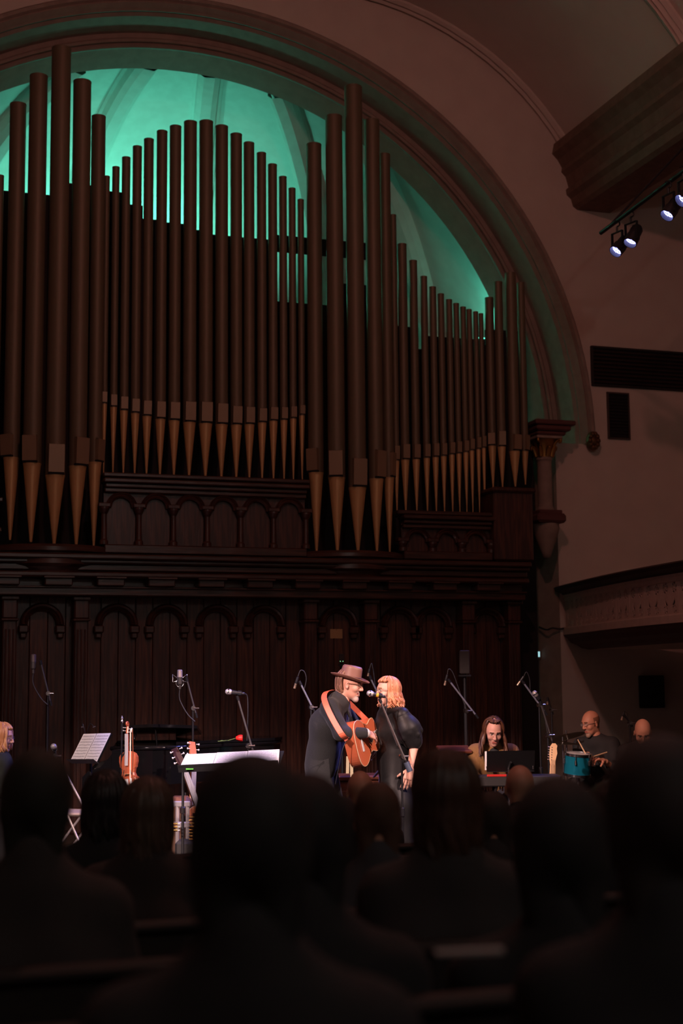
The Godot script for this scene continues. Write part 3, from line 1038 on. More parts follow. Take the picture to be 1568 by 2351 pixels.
func organ() -> void:
	var at := Vector3(X0, 0, -15.9)
	var g := thing("pipe_organ", "great pipe organ with dark bronze pipes in a mahogany case under the arch", "pipe organ", at)
	var towers := [
		[1.407, -15.753, 0.091, 8.116, 4.321, 4.094, 3.168],
		[1.616, -15.618, 0.101, 8.419, 4.293, 4.019, 3.136],
		[1.859, -15.570, 0.109, 8.756, 4.195, 3.892, 3.113],
		[2.104, -15.618, 0.102, 8.416, 4.292, 4.005, 3.114],
		[2.314, -15.753, 0.081, 8.081, 4.314, 4.078, 3.117],
		[4.900, -15.753, 0.091, 8.042, 4.314, 4.060, 3.106],
		[5.111, -15.618, 0.102, 8.365, 4.272, 3.992, 3.098],
		[5.347, -15.570, 0.106, 8.748, 4.180, 3.876, 3.099],
		[5.598, -15.618, 0.091, 8.375, 4.301, 3.994, 3.108],
		[5.807, -15.753, 0.067, 8.019, 4.316, 4.037, 3.114],
	]
	var centre := [
		[2.437, -15.900, 0.035, 7.434, 4.891, 4.775, 3.949],
		[2.542, -15.900, 0.043, 7.555, 4.862, 4.741, 3.949],
		[2.660, -15.900, 0.050, 7.684, 4.843, 4.707, 3.949],
		[2.789, -15.900, 0.054, 7.830, 4.825, 4.683, 3.948],
		[2.924, -15.900, 0.058, 7.935, 4.808, 4.655, 3.948],
		[3.080, -15.900, 0.063, 8.050, 4.805, 4.630, 3.947],
		[3.240, -15.900, 0.069, 8.128, 4.806, 4.620, 3.947],
		[3.418, -15.900, 0.078, 8.203, 4.818, 4.608, 3.946],
		[3.609, -15.900, 0.082, 8.231, 4.825, 4.604, 3.946],
		[3.798, -15.900, 0.076, 8.194, 4.818, 4.602, 3.945],
		[3.975, -15.900, 0.070, 8.117, 4.798, 4.605, 3.945],
		[4.132, -15.900, 0.065, 8.027, 4.797, 4.618, 3.944],
		[4.286, -15.900, 0.057, 7.919, 4.792, 4.647, 3.944],
		[4.423, -15.900, 0.055, 7.790, 4.812, 4.674, 3.944],
		[4.552, -15.900, 0.047, 7.652, 4.821, 4.691, 3.943],
		[4.667, -15.900, 0.043, 7.520, 4.838, 4.715, 3.943],
		[4.775, -15.900, 0.039, 7.391, 4.860, 4.760, 3.943],
	]
	var side := [
		[5.961, -15.900, 0.040, 7.315, 4.425, 4.265, 3.624],
		[6.074, -15.900, 0.056, 6.953, 4.447, 4.281, 3.623],
		[6.217, -15.900, 0.050, 6.756, 4.453, 4.292, 3.627],
		[6.355, -15.900, 0.043, 6.568, 4.465, 4.314, 3.626],
		[6.471, -15.900, 0.043, 6.444, 4.476, 4.330, 3.629],
		[6.578, -15.900, 0.040, 6.364, 4.486, 4.346, 3.632],
		[6.686, -15.900, 0.039, 6.301, 4.501, 4.369, 3.630],
		[6.780, -15.900, 0.037, 6.259, 4.516, 4.386, 3.632],
		[6.873, -15.900, 0.037, 6.221, 4.531, 4.406, 3.635],
		[6.953, -15.900, 0.035, 6.195, 4.557, 4.431, 3.632],
		[7.042, -15.900, 0.032, 6.173, 4.583, 4.452, 3.635],
		[7.114, -15.900, 0.030, 6.156, 4.602, 4.471, 3.637],
	]
	var ends := [
		[7.208, -15.850, 0.054, 6.352, 4.630, 4.494, 3.968],
		[7.274, -15.720, 0.054, 6.522, 4.633, 4.465, 3.952],
		[7.436, -15.700, 0.070, 6.643, 4.593, 4.414, 3.960],
		[7.650, -15.860, 0.049, 6.583, 4.629, 4.448, 4.016],
	]
	for i in towers.size():
		var an := deg_to_rad(-46.0 + 23.0 * (i % 5))
		pipe(g, at, towers[i], Vector3(sin(an), 0, cos(an)))
	for q in centre: pipe(g, at, q, Vector3(0, 0, 1))
	for q in side:
		pipe(g, at, q, Vector3(0, 0, 1))
		var w: Array = q.duplicate()
		w[0] = 2 * X0 - q[0]
		if w[0] > 0.6: pipe(g, at, w, Vector3(0, 0, 1))
	for i in ends.size(): pipe(g, at, ends[i], Vector3([-0.6, -0.2, 0.2, 0.6][i], 0, 1))
	var wood := dark_wood()
	var long := beam_wood()
	# dark screens behind the pipes, with gaps that let the green light through
	var blk := M("screen_wood", 0.012, 0.007, 0.006, 0.8)
	for b in [[-0.9, 1.30, 7.0], [1.30, 1.97, 7.38], [1.97, 2.50, 7.55], [2.50, 2.80, 7.50], [2.80, 2.98, 7.36], [2.98, 3.22, 7.20], [3.22, 3.60, 7.18], [3.60, 3.78, 7.12], [3.78, 4.62, 7.08], [4.62, 5.42, 6.30], [5.42, 6.16, 6.6], [6.16, 6.26, 6.12], [6.26, 6.50, 6.1], [6.50, 6.62, 5.82], [6.62, 7.40, 6.0], [7.40, 7.49, 5.92], [7.49, 8.0, 6.15]]:
		var mb := MB.new()
		mb.box(Vector3((b[0] + b[1]) * 0.5, (b[2] + 3.0) * 0.5, -16.6) - at, Vector3(b[1] - b[0], b[2] - 3.0, 0.06))
		part("screen_board", mb, blk, g)
	for sd in [1.0, -1.0]:  # added boards that block the green light beside the case
		var rt := MB.new()
		rt.box(Vector3(X0 + sd * 4.13, 2.3, -16.45) - at, Vector3(0.62, 4.6, 0.05))
		part("added_light_block", rt, blk, g)
	for b in [[4.60, 6.0, 7.05, 0.2]]:
		var mb := MB.new()
		mb.box(Vector3((b[0] + b[1]) * 0.5, b[2], -16.6) - at, Vector3(b[1] - b[0], b[3], 0.07))
		part("screen_rail", mb, blk, g)
	# the upper panel between the towers: six little arches on colonnettes
	case_panel(g, at, 2.42, 4.76, 3.04, 3.87, 6)
	case_panel(g, at, 5.96, 7.10, 3.04, 3.56, 3)
	case_panel(g, at, 0.10, 1.24, 3.04, 3.56, 3)
	for x in [[7.10, 7.62], [-0.42, 0.10]]:
		var mb := MB.new()
		mb.box(Vector3((x[0] + x[1]) * 0.5, 3.48, -15.85) - at, Vector3(x[1] - x[0], 0.88, 0.5), Basis(), 0.02)
		mb.box(Vector3((x[0] + x[1]) * 0.5, 3.90, -15.83) - at, Vector3(x[1] - x[0] + 0.06, 0.06, 0.56), Basis(), 0.02)
		part("end_block", mb, wood, g)
	# shelves that the pipes stand on
	for sh in [[2.40, 4.80, 3.92], [5.88, 7.14, 3.60], [0.06, 1.32, 3.60]]:
		var mb := MB.new()
		mb.box(Vector3((sh[0] + sh[1]) * 0.5, sh[2], -15.86) - at, Vector3(sh[1] - sh[0], 0.05, 0.40), Basis(), 0.012)
		part("pipe_shelf", mb, long, g)
	# the round bases of the two towers
	for cx in [1.855, 5.345]:
		var mb := MB.new()
		mb.lathe([Vector2(0.0, 3.11), Vector2(0.74, 3.11), Vector2(0.77, 3.08), Vector2(0.77, 3.04), Vector2(0.73, 3.02), Vector2(0.72, 2.98), Vector2(0.75, 2.95), Vector2(0.75, 2.90), Vector2(0.69, 2.87), Vector2(0.66, 2.82), Vector2(0.60, 2.79), Vector2(0.52, 2.76), Vector2(0.40, 2.72), Vector2(0.0, 2.70)], Transform3D(Basis(), Vector3(cx, 0, -16.17) - at), 36)
		part("tower_base", mb, long, g)
	# the great cornice and the beam under it
	var mb := MB.new()
	for b in [[2.98, 0.06, -15.42], [2.93, 0.05, -15.48], [2.87, 0.08, -15.55], [2.79, 0.06, -15.50]]:
		mb.box(Vector3(X0, b[0], (b[2] - 16.3) * 0.5) - at, Vector3(7.8, b[1], b[2] + 16.3), Basis(), 0.015)
	part("cornice", mb, long, g)
	mb = MB.new()
	mb.box(Vector3(X0, 2.715, -16.02) - at, Vector3(7.8, 0.12, 0.6))
	part("frieze", mb, long, g)
	for i in 13:
		mb = MB.new()
		var x := X0 - 3.378 + i * 0.563
		mb.box(Vector3(x, 2.715, -15.63) - at, Vector3(0.30, 0.10, 0.24), Basis(), 0.012)
		mb.box(Vector3(x, 2.755, -15.60) - at, Vector3(0.33, 0.025, 0.28), Basis(), 0.006)
		part("bracket_block", mb, long, g)
	mb = MB.new()
	mb.box(Vector3(X0, 2.61, -15.78) - at, Vector3(7.8, 0.095, 0.34), Basis(), 0.012)
	mb.box(Vector3(X0, 2.655, -15.76) - at, Vector3(7.8, 0.02, 0.38), Basis(), 0.006)
	part("beam", mb, long, g)
	# the panelled front below: pilasters, arches, planks
	mb = MB.new()
	mb.box(Vector3(X0, 1.25, -16.02) - at, Vector3(7.8, 2.6, 0.10))
	part("back_board", mb, wood, g)
	for i in 40:
		mb = MB.new()
		var x := X0 - 3.8 + i * 0.195
		mb.box(Vector3(x, 1.30, -15.955) - at, Vector3(0.190, 2.55, 0.03), Basis(), 0.005)
		part("plank", mb, wood if i % 3 != 1 else grain("redder_mahogany", Color(0.045, 0.014, 0.009), Color(0.11, 0.038, 0.020), 0.45, Vector3(2.6, 0.16, 2.6), 0.02, 0.25, 0.2), g)
	for x in [-0.2, 0.38, 1.42, 2.19, 4.82, 5.56, 6.80, 7.40]:
		mb = MB.new()
		mb.box(Vector3(x, 1.15, -15.84) - at, Vector3(0.15, 2.3, 0.20), Basis(), 0.012)
		mb.box(Vector3(x, 0.14, -15.82) - at, Vector3(0.20, 0.28, 0.26), Basis(), 0.02)
		var pil := part("pilaster", mb, wood, g)
		mb = MB.new()
		mb.box(Vector3(x, 2.42, -15.83) - at, Vector3(0.165, 0.21, 0.22), Basis(), 0.015)
		mb.box(Vector3(x, 2.54, -15.82) - at, Vector3(0.20, 0.05, 0.26), Basis(), 0.012)
		mb.box(Vector3(x, 2.305, -15.82) - at, Vector3(0.19, 0.03, 0.24), Basis(), 0.01)
		part("capital", mb, wood, pil)
		for s in [-0.04, 0.0, 0.04]:
			mb = MB.new()
			mb.tube([Vector3(x + s, 0.4, -15.742) - at, Vector3(x + s, 2.2, -15.742) - at], [0.011], 6)
			part("reed", mb, wood, pil)
	for x in [0.08, 0.80, 1.78, 2.60, 3.17, 3.74, 4.31, 5.20, 5.97, 6.40, 7.10]:
		round_arch(g, at, x, 2.26, 0.20, 0.28)

func round_arch(g: Node3D, at: Vector3, x: float, y: float, r: float, half: float) -> void:
	var mb := MB.new()
	var path := []
	var ups := []
	for i in 17:
		var an := PI * i / 16
		path.append(Vector3(x, y, -15.9) - at); ups.append([Vector3(cos(an), sin(an), 0), Vector3(0, 0, 1)])
	mb.sweep(path, [Vector2(r - 0.045, -0.04), Vector2(r - 0.045, 0.03), Vector2(r - 0.03, 0.05), Vector2(r - 0.015, 0.035), Vector2(r, 0.06), Vector2(r + 0.02, 0.07), Vector2(r + 0.035, 0.05), Vector2(r + 0.04, 0.02), Vector2(r + 0.04, -0.04)], ups, Vector3(x, y, -15.9) - at, true)
	var o := part("arch_moulding", mb, beam_wood(), g)
	for s in [-1.0, 1.0]:
		mb = MB.new()
		mb.box(Vector3(x + s * r, y - 0.05, -15.9) - at, Vector3(0.11, 0.09, 0.10), Basis(), 0.015)
		mb.box(Vector3(x + s * r, y - 0.12, -15.91) - at, Vector3(0.075, 0.07, 0.07), Basis(), 0.015)
		part("corbel", mb, beam_wood(), o)

func case_panel(g: Node3D, at: Vector3, x0: float, x1: float, y0: float, y1: float, n: int) -> void:
	var wood := dark_wood()
	var mb := MB.new()
	mb.box(Vector3((x0 + x1) * 0.5, (y0 + y1) * 0.5, -15.80) - at, Vector3(x1 - x0, y1 - y0, 0.08))
	part("panel_back", mb, wood, g)
	mb = MB.new()
	mb.box(Vector3((x0 + x1) * 0.5, y1 - 0.02, -15.72) - at, Vector3(x1 - x0 + 0.04, 0.05, 0.24), Basis(), 0.012)
	mb.box(Vector3((x0 + x1) * 0.5, y1 - 0.07, -15.74) - at, Vector3(x1 - x0, 0.05, 0.18), Basis(), 0.012)
	mb.box(Vector3((x0 + x1) * 0.5, y1 - 0.12, -15.75) - at, Vector3(x1 - x0, 0.05, 0.13), Basis(), 0.01)
	part("panel_rail", mb, beam_wood(), g)
	mb = MB.new()
	mb.box(Vector3((x0 + x1) * 0.5, y0 + 0.05, -15.74) - at, Vector3(x1 - x0, 0.10, 0.16), Basis(), 0.012)
	part("panel_rail", mb, beam_wood(), g)
	var w := (x1 - x0) / n
	for i in n:
		var cx := x0 + w * (i + 0.5)
		var r := w * 0.36
		var ay := y1 - 0.17 - r
		mb = MB.new()
		var path := []
		var ups := []
		for k in 15:
			var an := PI * k / 14
			path.append(Vector3(cx, ay, -15.76) - at); ups.append([Vector3(cos(an), sin(an), 0), Vector3(0, 0, 1)])
		mb.sweep(path, [Vector2(r - 0.03, 0), Vector2(r - 0.03, 0.05), Vector2(r - 0.01, 0.065), Vector2(r + 0.005, 0.05), Vector2(r + 0.02, 0.07), Vector2(r + 0.035, 0.05), Vector2(r + 0.035, 0)], ups, Vector3(cx, ay, -15.76) - at, true)
		part("arch_moulding", mb, beam_wood(), g)
	for i in n + 1:
		var px := x0 + w * i
		var top := y1 - 0.17 - w * 0.36
		mb = MB.new()
		mb.lathe([Vector2(0.05, y0 + 0.10), Vector2(0.05, y0 + 0.14), Vector2(0.035, y0 + 0.16), Vector2(0.032, top - 0.08), Vector2(0.045, top - 0.06), Vector2(0.06, top - 0.02), Vector2(0.06, top)], Transform3D(Basis(), Vector3(px, 0, -15.72) - at), 12)
		mb.box(Vector3(px, top + 0.02, -15.73) - at, Vector3(0.14, 0.05, 0.12), Basis(), 0.01)
		part("colonnette", mb, wood, g)

# ------------------------------------------------------------------ things on the stage
func chrome() -> StandardMaterial3D: return M("chrome", 0.62, 0.62, 0.64, 0.22, 1.0)
func black_metal() -> StandardMaterial3D: return M("black_metal", 0.02, 0.02, 0.024, 0.35, 0.4)
func gloss_black() -> StandardMaterial3D:
	var m := M("piano_black", 0.006, 0.006, 0.007, 0.12)
	m.clearcoat_enabled = true
	m.clearcoat = 0.6
	m.clearcoat_roughness = 0.06
	return m

# a microphone stand: tripod, pole up to the joint, boom from its low end to its high end
func mic_stand(label: String, foot: Vector3, joint: Vector3, low: Vector3, high: Vector3, boom_mat: Material, weight := false) -> void:
	var base := Vector3(joint.x, foot.y, joint.z)
	var t := thing("microphone_stand", label, "microphone stand", base, 0.0, "microphone stands")
	var blk := black_metal()
	for i in 3:
		var an := TAU * i / 3 + 0.5
		var dir := Vector3(cos(an), 0, sin(an))
		var mb := MB.new()
		mb.tube([Vector3(0, 0.17, 0), dir * 0.28 + Vector3(0, 0.012, 0)], [0.008], 6)
		mb.tube([dir * 0.26 + Vector3(0, 0.02, 0), dir * 0.30 + Vector3(0, 0.012, 0)], [0.012], 6)
		part("leg", mb, blk, t)
	var mb := MB.new()
	mb.tube([Vector3(0, 0.10, 0), Vector3(0, joint.y * 0.55, 0)], [0.0125], 8)
	mb.tube([Vector3(0, joint.y * 0.5, 0), joint - base], [0.0095], 8)
	part("pole", mb, blk, t)
	mb = MB.new()
	mb.lathe([Vector2(0.012, -0.04), Vector2(0.02, -0.03), Vector2(0.02, 0.03), Vector2(0.012, 0.04)], Transform3D(Basis(), Vector3(0, joint.y * 0.55, 0)), 10)
	part("height_clutch", mb, blk, t)
	mb = MB.new()
	mb.tube([low - base, high - base], [0.0085], 8)
	part("boom", mb, boom_mat, t)
	mb = MB.new()
	var dir := (high - low).normalized()
	mb.lathe([Vector2(0.0, -0.02), Vector2(0.022, -0.02), Vector2(0.024, 0.0), Vector2(0.022, 0.02), Vector2(0.0, 0.02)], Transform3D(Basis(Vector3.RIGHT, PI / 2), joint - base), 12)
	mb.tube([joint - base + Vector3(0.0, 0, 0.02), joint - base + Vector3(0.05, 0.0, 0.03)], [0.006, 0.009], 6)
	part("joint", mb, chrome(), t)
	mb = MB.new()
	mb.tube([high - base - dir * 0.03, high - base + dir * 0.01], [0.013], 8)
	part("boom_sleeve", mb, blk, t)
	mb = MB.new()
	mb.tube([low - base, low - base + dir * 0.05], [0.0115], 8)
	part("boom_end", mb, blk, t)
	if weight:
		mb = MB.new()
		mb.tube([low - base - dir * 0.05, low - base + dir * 0.03], [0.024], 12)
		part("counterweight", mb, M("blue_grey_metal", 0.10, 0.13, 0.20, 0.4, 0.5), t)

func cable(called_in: Node3D, at: Vector3, pts: Array, r := 0.004) -> void:
	var mb := MB.new()
	var q := []
	for p in pts: q.append(p - at)
	mb.tube(curve(q, 5), [r], 6)
	part("cable", mb, M("mic_cable", 0.025, 0.025, 0.028, 0.55), called_in)

func vocal_mic(label: String, head: Vector3, tail: Vector3, ring := false, cord: Array = []) -> void:
	var t := thing("microphone", label, "microphone", tail, 0.0, "microphones")
	var y := (head - tail).normalized()
	var x := y.cross(Vector3.UP).normalized()
	var bs := Basis(x, y, x.cross(y))
	var l := (head - tail).length()
	var mb := MB.new()
	mb.lathe([Vector2(0.0, l + 0.026), Vector2(0.012, l + 0.024), Vector2(0.021, l + 0.014), Vector2(0.0255, l), Vector2(0.0255, l - 0.006), Vector2(0.022, l - 0.02), Vector2(0.018, l - 0.03)], Transform3D(bs, Vector3.ZERO), 16, 0, TAU, true)
	part("grille", mb, M("mic_grille", 0.42, 0.40, 0.40, 0.5, 0.5), t)
	mb = MB.new()
	mb.lathe([Vector2(0.0265, l - 0.008), Vector2(0.0275, l - 0.002), Vector2(0.0265, l + 0.003), Vector2(0.024, l - 0.003)], Transform3D(bs, Vector3.ZERO), 16)
	part("grille_band", mb, chrome(), t)
	mb = MB.new()
	mb.lathe([Vector2(0.019, l - 0.028), Vector2(0.018, l - 0.04), Vector2(0.012, 0.02), Vector2(0.011, 0.0), Vector2(0.0, 0.0)], Transform3D(bs, Vector3.ZERO), 14, 0, TAU, true)
	part("handle", mb, M("mic_black", 0.025, 0.025, 0.03, 0.4, 0.3), t)
	if ring:
		mb = MB.new()
		mb.tube([y * (l * 0.42), y * (l * 0.58)], [0.0175], 12)
		part("yellow_tape", mb, M("yellow_tape", 0.72, 0.36, 0.03, 0.5), t)
	mb = MB.new()
	mb.tube([y * l * 0.2, y * l * 0.42], [0.021, 0.021], 12)
	part("clip", mb, black_metal(), t)
	if cord.size() > 1: cable(t, tail, cord)

# a small pencil condenser in its clip, with the cable arching over
func pencil_mic(label: String, top: Vector3, tip: Vector3, cord: Array) -> void:
	var t := thing("microphone", label, "microphone", top, 0.0, "microphones")
	var y := (tip - top)
	var l := y.length()
	y = y.normalized()
	var mb := MB.new()
	mb.tube([y * l * 0.05, y * l * 0.42], [0.0115], 10)
	part("connector", mb, M("mic_black"), t)
	mb = MB.new()
	mb.tube([y * l * 0.42, y * l * 0.60], [0.013], 10)
	part("clip", mb, black_metal(), t)
	mb = MB.new()
	mb.tube([y * l * 0.60, y * l, y * (l + 0.002)], [0.0115, 0.0115, 0.009], 12)
	part("capsule", mb, M("champagne_metal", 0.62, 0.45, 0.34, 0.35, 0.8), t)
	mb = MB.new()
	for k in [0.66, 0.72, 0.78]:
		mb.tube([y * l * k, y * l * (k + 0.02)], [0.0121], 12)
	part("slots", mb, M("mic_black"), t)
	if cord.size() > 1: cable(t, top, cord)

func big_mic(label: String, at: Vector3, shine: Material, mount: bool) -> void:
	var t := thing("microphone", label, "microphone", at - Vector3(0, 0.075, 0), 0.0, "microphones")
	var o := Vector3(0, 0.075, 0)
	var mb := MB.new()
	mb.lathe([Vector2(0.0, 0.075), Vector2(0.018, 0.073), Vector2(0.024, 0.066), Vector2(0.025, 0.0), Vector2(0.025, -0.002)], Transform3D(Basis(), o), 16)
	part("grille", mb, shine, t)
	mb = MB.new()
	mb.lathe([Vector2(0.027, 0.006), Vector2(0.027, -0.004), Vector2(0.0255, -0.006), Vector2(0.025, -0.055), Vector2(0.02, -0.065), Vector2(0.013, -0.07), Vector2(0.012, -0.105), Vector2(0.0, -0.105)], Transform3D(Basis(), o), 16)
	part("body", mb, M("mic_grey", 0.10, 0.09, 0.09, 0.4, 0.6), t)
	if mount:
		for s in [-1.0, 1.0]:
			mb = MB.new()
			mb.tube([o + RIGHT * s * 0.028, o + RIGHT * s * 0.066 + Vector3(0, 0.03, 0), o + RIGHT * s * 0.066 - Vector3(0, 0.04, 0), o + RIGHT * s * 0.026 - Vector3(0, 0.03, 0)], [0.004], 6)
			part("shock_mount", mb, chrome(), t)
		mb = MB.new()
		mb.tube(arc_points(o + Vector3(0, -0.05, 0), 0.036, 0, TAU * 0.99, 16), [0.004], 6)
		part("ring", mb, chrome(), t)
	cable(t, at - Vector3(0, 0.075, 0), [at + Vector3(0, -0.10, 0), at + Vector3(0, -0.2, 0), at + RIGHT * 0.07 + Vector3(0, -0.33, 0), at + RIGHT * 0.14 + Vector3(0, -0.40, 0)], 0.005)

func staff_page() -> StandardMaterial3D:       # printed music: five-line staves with notes
	if mats.has("music_page"): return mats["music_page"]
	var im := Image.create(256, 352, false, Image.FORMAT_RGB8)
	im.fill(Color(0.93, 0.93, 0.94))
	var rng := RandomNumberGenerator.new()
	rng.seed = 5
	for s in 9:
		var y := 26 + s * 36
		for k in 5: im.fill_rect(Rect2i(16, y + k * 4, 224, 1), Color(0.45, 0.45, 0.5))
		var x := 24
		while x < 232:
			var ny := y + rng.randi_range(0, 15)
			im.fill_rect(Rect2i(x, ny, 5, 4), Color(0.12, 0.12, 0.15))
			im.fill_rect(Rect2i(x + 4, ny - 11, 1, 12), Color(0.15, 0.15, 0.18))
			x += rng.randi_range(9, 17)
		for k in 4: im.fill_rect(Rect2i(16 + k * 74, y, 1, 17), Color(0.3, 0.3, 0.34))
	var m := M("music_page", 1, 1, 1, 0.7)
	m.albedo_texture = ImageTexture.create_from_image(im)
	mats["music_page"] = m
	return m

func page(called: String, bl: Vector3, br: Vector3, tr: Vector3, tl: Vector3, parent: Node3D, at: Vector3) -> void:
	var nn := (br - bl).cross(tl - bl).normalized()
	if nn.y < 0: nn = -nn
	var mb := MB.new()
	mb.quad(bl - at, br - at, tr - at, tl - at, nn)
	mb.quad(bl - at - nn * 0.002, br - at - nn * 0.002, tr - at - nn * 0.002, tl - at - nn * 0.002, -nn)
	part(called, mb, staff_page(), parent)

# a black music stand whose desk has its lower edge from a to b
func music_stand(label: String, a: Vector3, b: Vector3, up: Vector3, pole: Vector3, floor_y := 0.0) -> Node3D:
	var at := Vector3(pole.x, floor_y, pole.z)
	var t := thing("music_stand", label, "music stand", at, 0.0, "music stands")
	var nn := (b - a).cross(up).normalized()
	if nn.y < 0: nn = -nn
	var mb := MB.new()
	var k := -nn * 0.012
	for s in [0.0, -0.008]:
		mb.quad(a + k + nn * s - at, b + k + nn * s - at, b + up + k + nn * s - at, a + up + k + nn * s - at, nn if s == 0.0 else -nn)
	part("desk", mb, M("stand_black", 0.02, 0.02, 0.022, 0.5, 0.3), t)
	mb = MB.new()
	mb.bar(a - at, b - at, 0.05, 0.004, nn.cross(b - a))
	mb.bar(a - at + nn * 0.03, b - at + nn * 0.03, 0.004, 0.02, nn)
	part("lip", mb, M("stand_black"), t)
	var mid := (a + b + up) * 0.5 - nn * 0.03
	mb = MB.new()
	mb.tube([Vector3(0, 0.12, 0), Vector3(0, mid.y - 0.05 - floor_y, 0), mid - at], [0.013, 0.011, 0.011], 8)
	part("pole", mb, M("stand_black"), t)
	mb = MB.new()
	mb.lathe([Vector2(0.012, -0.03), Vector2(0.024, -0.02), Vector2(0.024, 0.02), Vector2(0.012, 0.03)], Transform3D(Basis(), Vector3(0, mid.y * 0.6, 0)), 10)
	part("clutch", mb, chrome(), t)
	for i in 3:
		var an := TAU * i / 3 + 0.9
		mb = MB.new()
		mb.tube([Vector3(0, 0.16, 0), Vector3(cos(an) * 0.26, 0.01, sin(an) * 0.26)], [0.01], 6)
		part("leg", mb, M("stand_black"), t)
	return t

# a guitar body outline, length l along y from the tail, half width w
func guitar_outline(l: float, w: float) -> PackedVector2Array:
	var prof := [[0.0, 0.0], [0.01, 0.45], [0.05, 0.78], [0.13, 0.96], [0.25, 1.0], [0.38, 0.90], [0.50, 0.70], [0.60, 0.60], [0.68, 0.62], [0.78, 0.71], [0.88, 0.73], [0.95, 0.62], [0.99, 0.38], [1.0, 0.0]]
	var right := []
	for q in prof: right.append(Vector3(q[1] * w, q[0] * l, 0))
	right = curve(right, 3)
	var o := PackedVector2Array()
	for p in right: o.append(Vector2(p.x, p.y))
	for i in range(right.size() - 2, 0, -1): o.append(Vector2(-right[i].x, right[i].y))
	return o

func acoustic_guitar(called: String, label: String, at: Vector3, bs: Basis, top_m: Material, side_m: Material, s := 1.0) -> Node3D:
	# local axes: y along the neck from the tail, z out of the top
	var t := thing(called, label, "guitar", at)
	t.basis = bs
	var l := 0.50 * s
	var o := guitar_outline(l, 0.195 * s)
	var mb := MB.new()
	mb.prism(o, -0.052 * s, 0.048 * s)
	part("body", mb, side_m, t)
	mb = MB.new()
	mb.prism(o, 0.048 * s, 0.052 * s)
	part("soundboard", mb, top_m, t)
	mb = MB.new()
	var edge := []
	for p in o: edge.append(Vector3(p.x, p.y, 0.05 * s))
	mb.tube(edge, [0.004 * s], 5, true)
	part("binding", mb, M("cream_binding", 0.55, 0.40, 0.25, 0.4), t)
	mb = MB.new()
	mb.lathe([Vector2(0.0, 0.0), Vector2(0.048 * s, 0.0)], Transform3D(Basis(Vector3.RIGHT, PI / 2), Vector3(0, l * 0.66, 0.0535 * s)), 20)
	part("sound_hole", mb, M("hole_black", 0.01, 0.006, 0.005, 0.9), t)
	mb = MB.new()
	mb.lathe([Vector2(0.048 * s, 0.0), Vector2(0.048 * s, 0.002), Vector2(0.060 * s, 0.002), Vector2(0.060 * s, 0.0)], Transform3D(Basis(Vector3.RIGHT, PI / 2), Vector3(0, l * 0.66, 0.052 * s)), 20)
	part("rosette", mb, M("rosette", 0.25, 0.12, 0.06, 0.4), t)
	mb = MB.new()
	mb.box(Vector3(0, l * 0.24, 0.056 * s), Vector3(0.15 * s, 0.03 * s, 0.01 * s), Basis(), 0.003)
	part("bridge", mb, M("ebony", 0.02, 0.012, 0.01, 0.4), t)
	mb = MB.new()
	mb.bar(Vector3(0, l * 0.94, 0.036 * s), Vector3(0, l + 0.36 * s, 0.036 * s), 0.05 * s, 0.026 * s, Vector3.BACK, 0.008)
	part("neck", mb, side_m, t)
	mb = MB.new()
	mb.bar(Vector3(0, l * 0.76, 0.055 * s), Vector3(0, l + 0.36 * s, 0.054 * s), 0.05 * s, 0.006 * s, Vector3.BACK)
	part("fingerboard", mb, M("ebony"), t)
	mb = MB.new()
	for i in 6:
		var x := (-0.02 + 0.008 * i) * s
		mb.tube([Vector3(x, l * 0.24, 0.062 * s), Vector3(x * 0.9, l + 0.36 * s, 0.060 * s)], [0.0007], 4)
	part("strings", mb, M("bronze_string", 0.22, 0.14, 0.07, 0.4, 0.8), t)
	mb = MB.new()
	mb.prism(PackedVector2Array([Vector2(-0.024, 0), Vector2(-0.036, 0.05), Vector2(-0.032, 0.18), Vector2(0.032, 0.18), Vector2(0.036, 0.05), Vector2(0.024, 0)]), -0.008, 0.008, Transform3D(Basis(Vector3.RIGHT, -0.22) * Basis.from_scale(Vector3(s, s, s)), Vector3(0, l + 0.355 * s, 0.044 * s)))
	part("headstock", mb, side_m, t)
	for i in 3:
		for sd in [-1.0, 1.0]:
			mb = MB.new()
			var p := Vector3(sd * 0.036 * s, l + (0.41 + 0.05 * i) * s, 0.030 * s)
			mb.tube([p, p + Vector3(sd * 0.02, 0, 0) * s], [0.004 * s], 6)
			mb.ball(p + Vector3(sd * 0.026, 0, 0) * s, Vector3(0.006, 0.011, 0.009) * s, Basis(), 8, 6)
			part("tuning_peg", mb, M("pearl_peg", 0.75, 0.70, 0.66, 0.3), t)
	return t

func stand_for(label: String, at: Vector3, kind: String) -> void:      # a tube stand under an upright instrument
	var t := thing(kind, label, "instrument stand", at, 0.0, "instrument stands")
	for i in 3:
		var an := TAU * i / 3
		var mb := MB.new()
		mb.tube([Vector3(0, 0.30, -0.08), Vector3(cos(an) * 0.2, 0.01, -0.08 + sin(an) * 0.2)], [0.009], 6)
		part("leg", mb, black_metal(), t)
	var mb := MB.new()
	mb.tube([Vector3(0, 0.28, -0.08), Vector3(0, 0.62, -0.11)], [0.009], 6)
	part("post", mb, black_metal(), t)
	mb = MB.new()
	for s in [-1.0, 1.0]:
		mb.tube([Vector3(0, 0.3, -0.08), Vector3(s * 0.12, 0.07, -0.06), Vector3(s * 0.12, 0.02, 0.08)], [0.009], 6)
	part("cradle", mb, black_metal(), t)

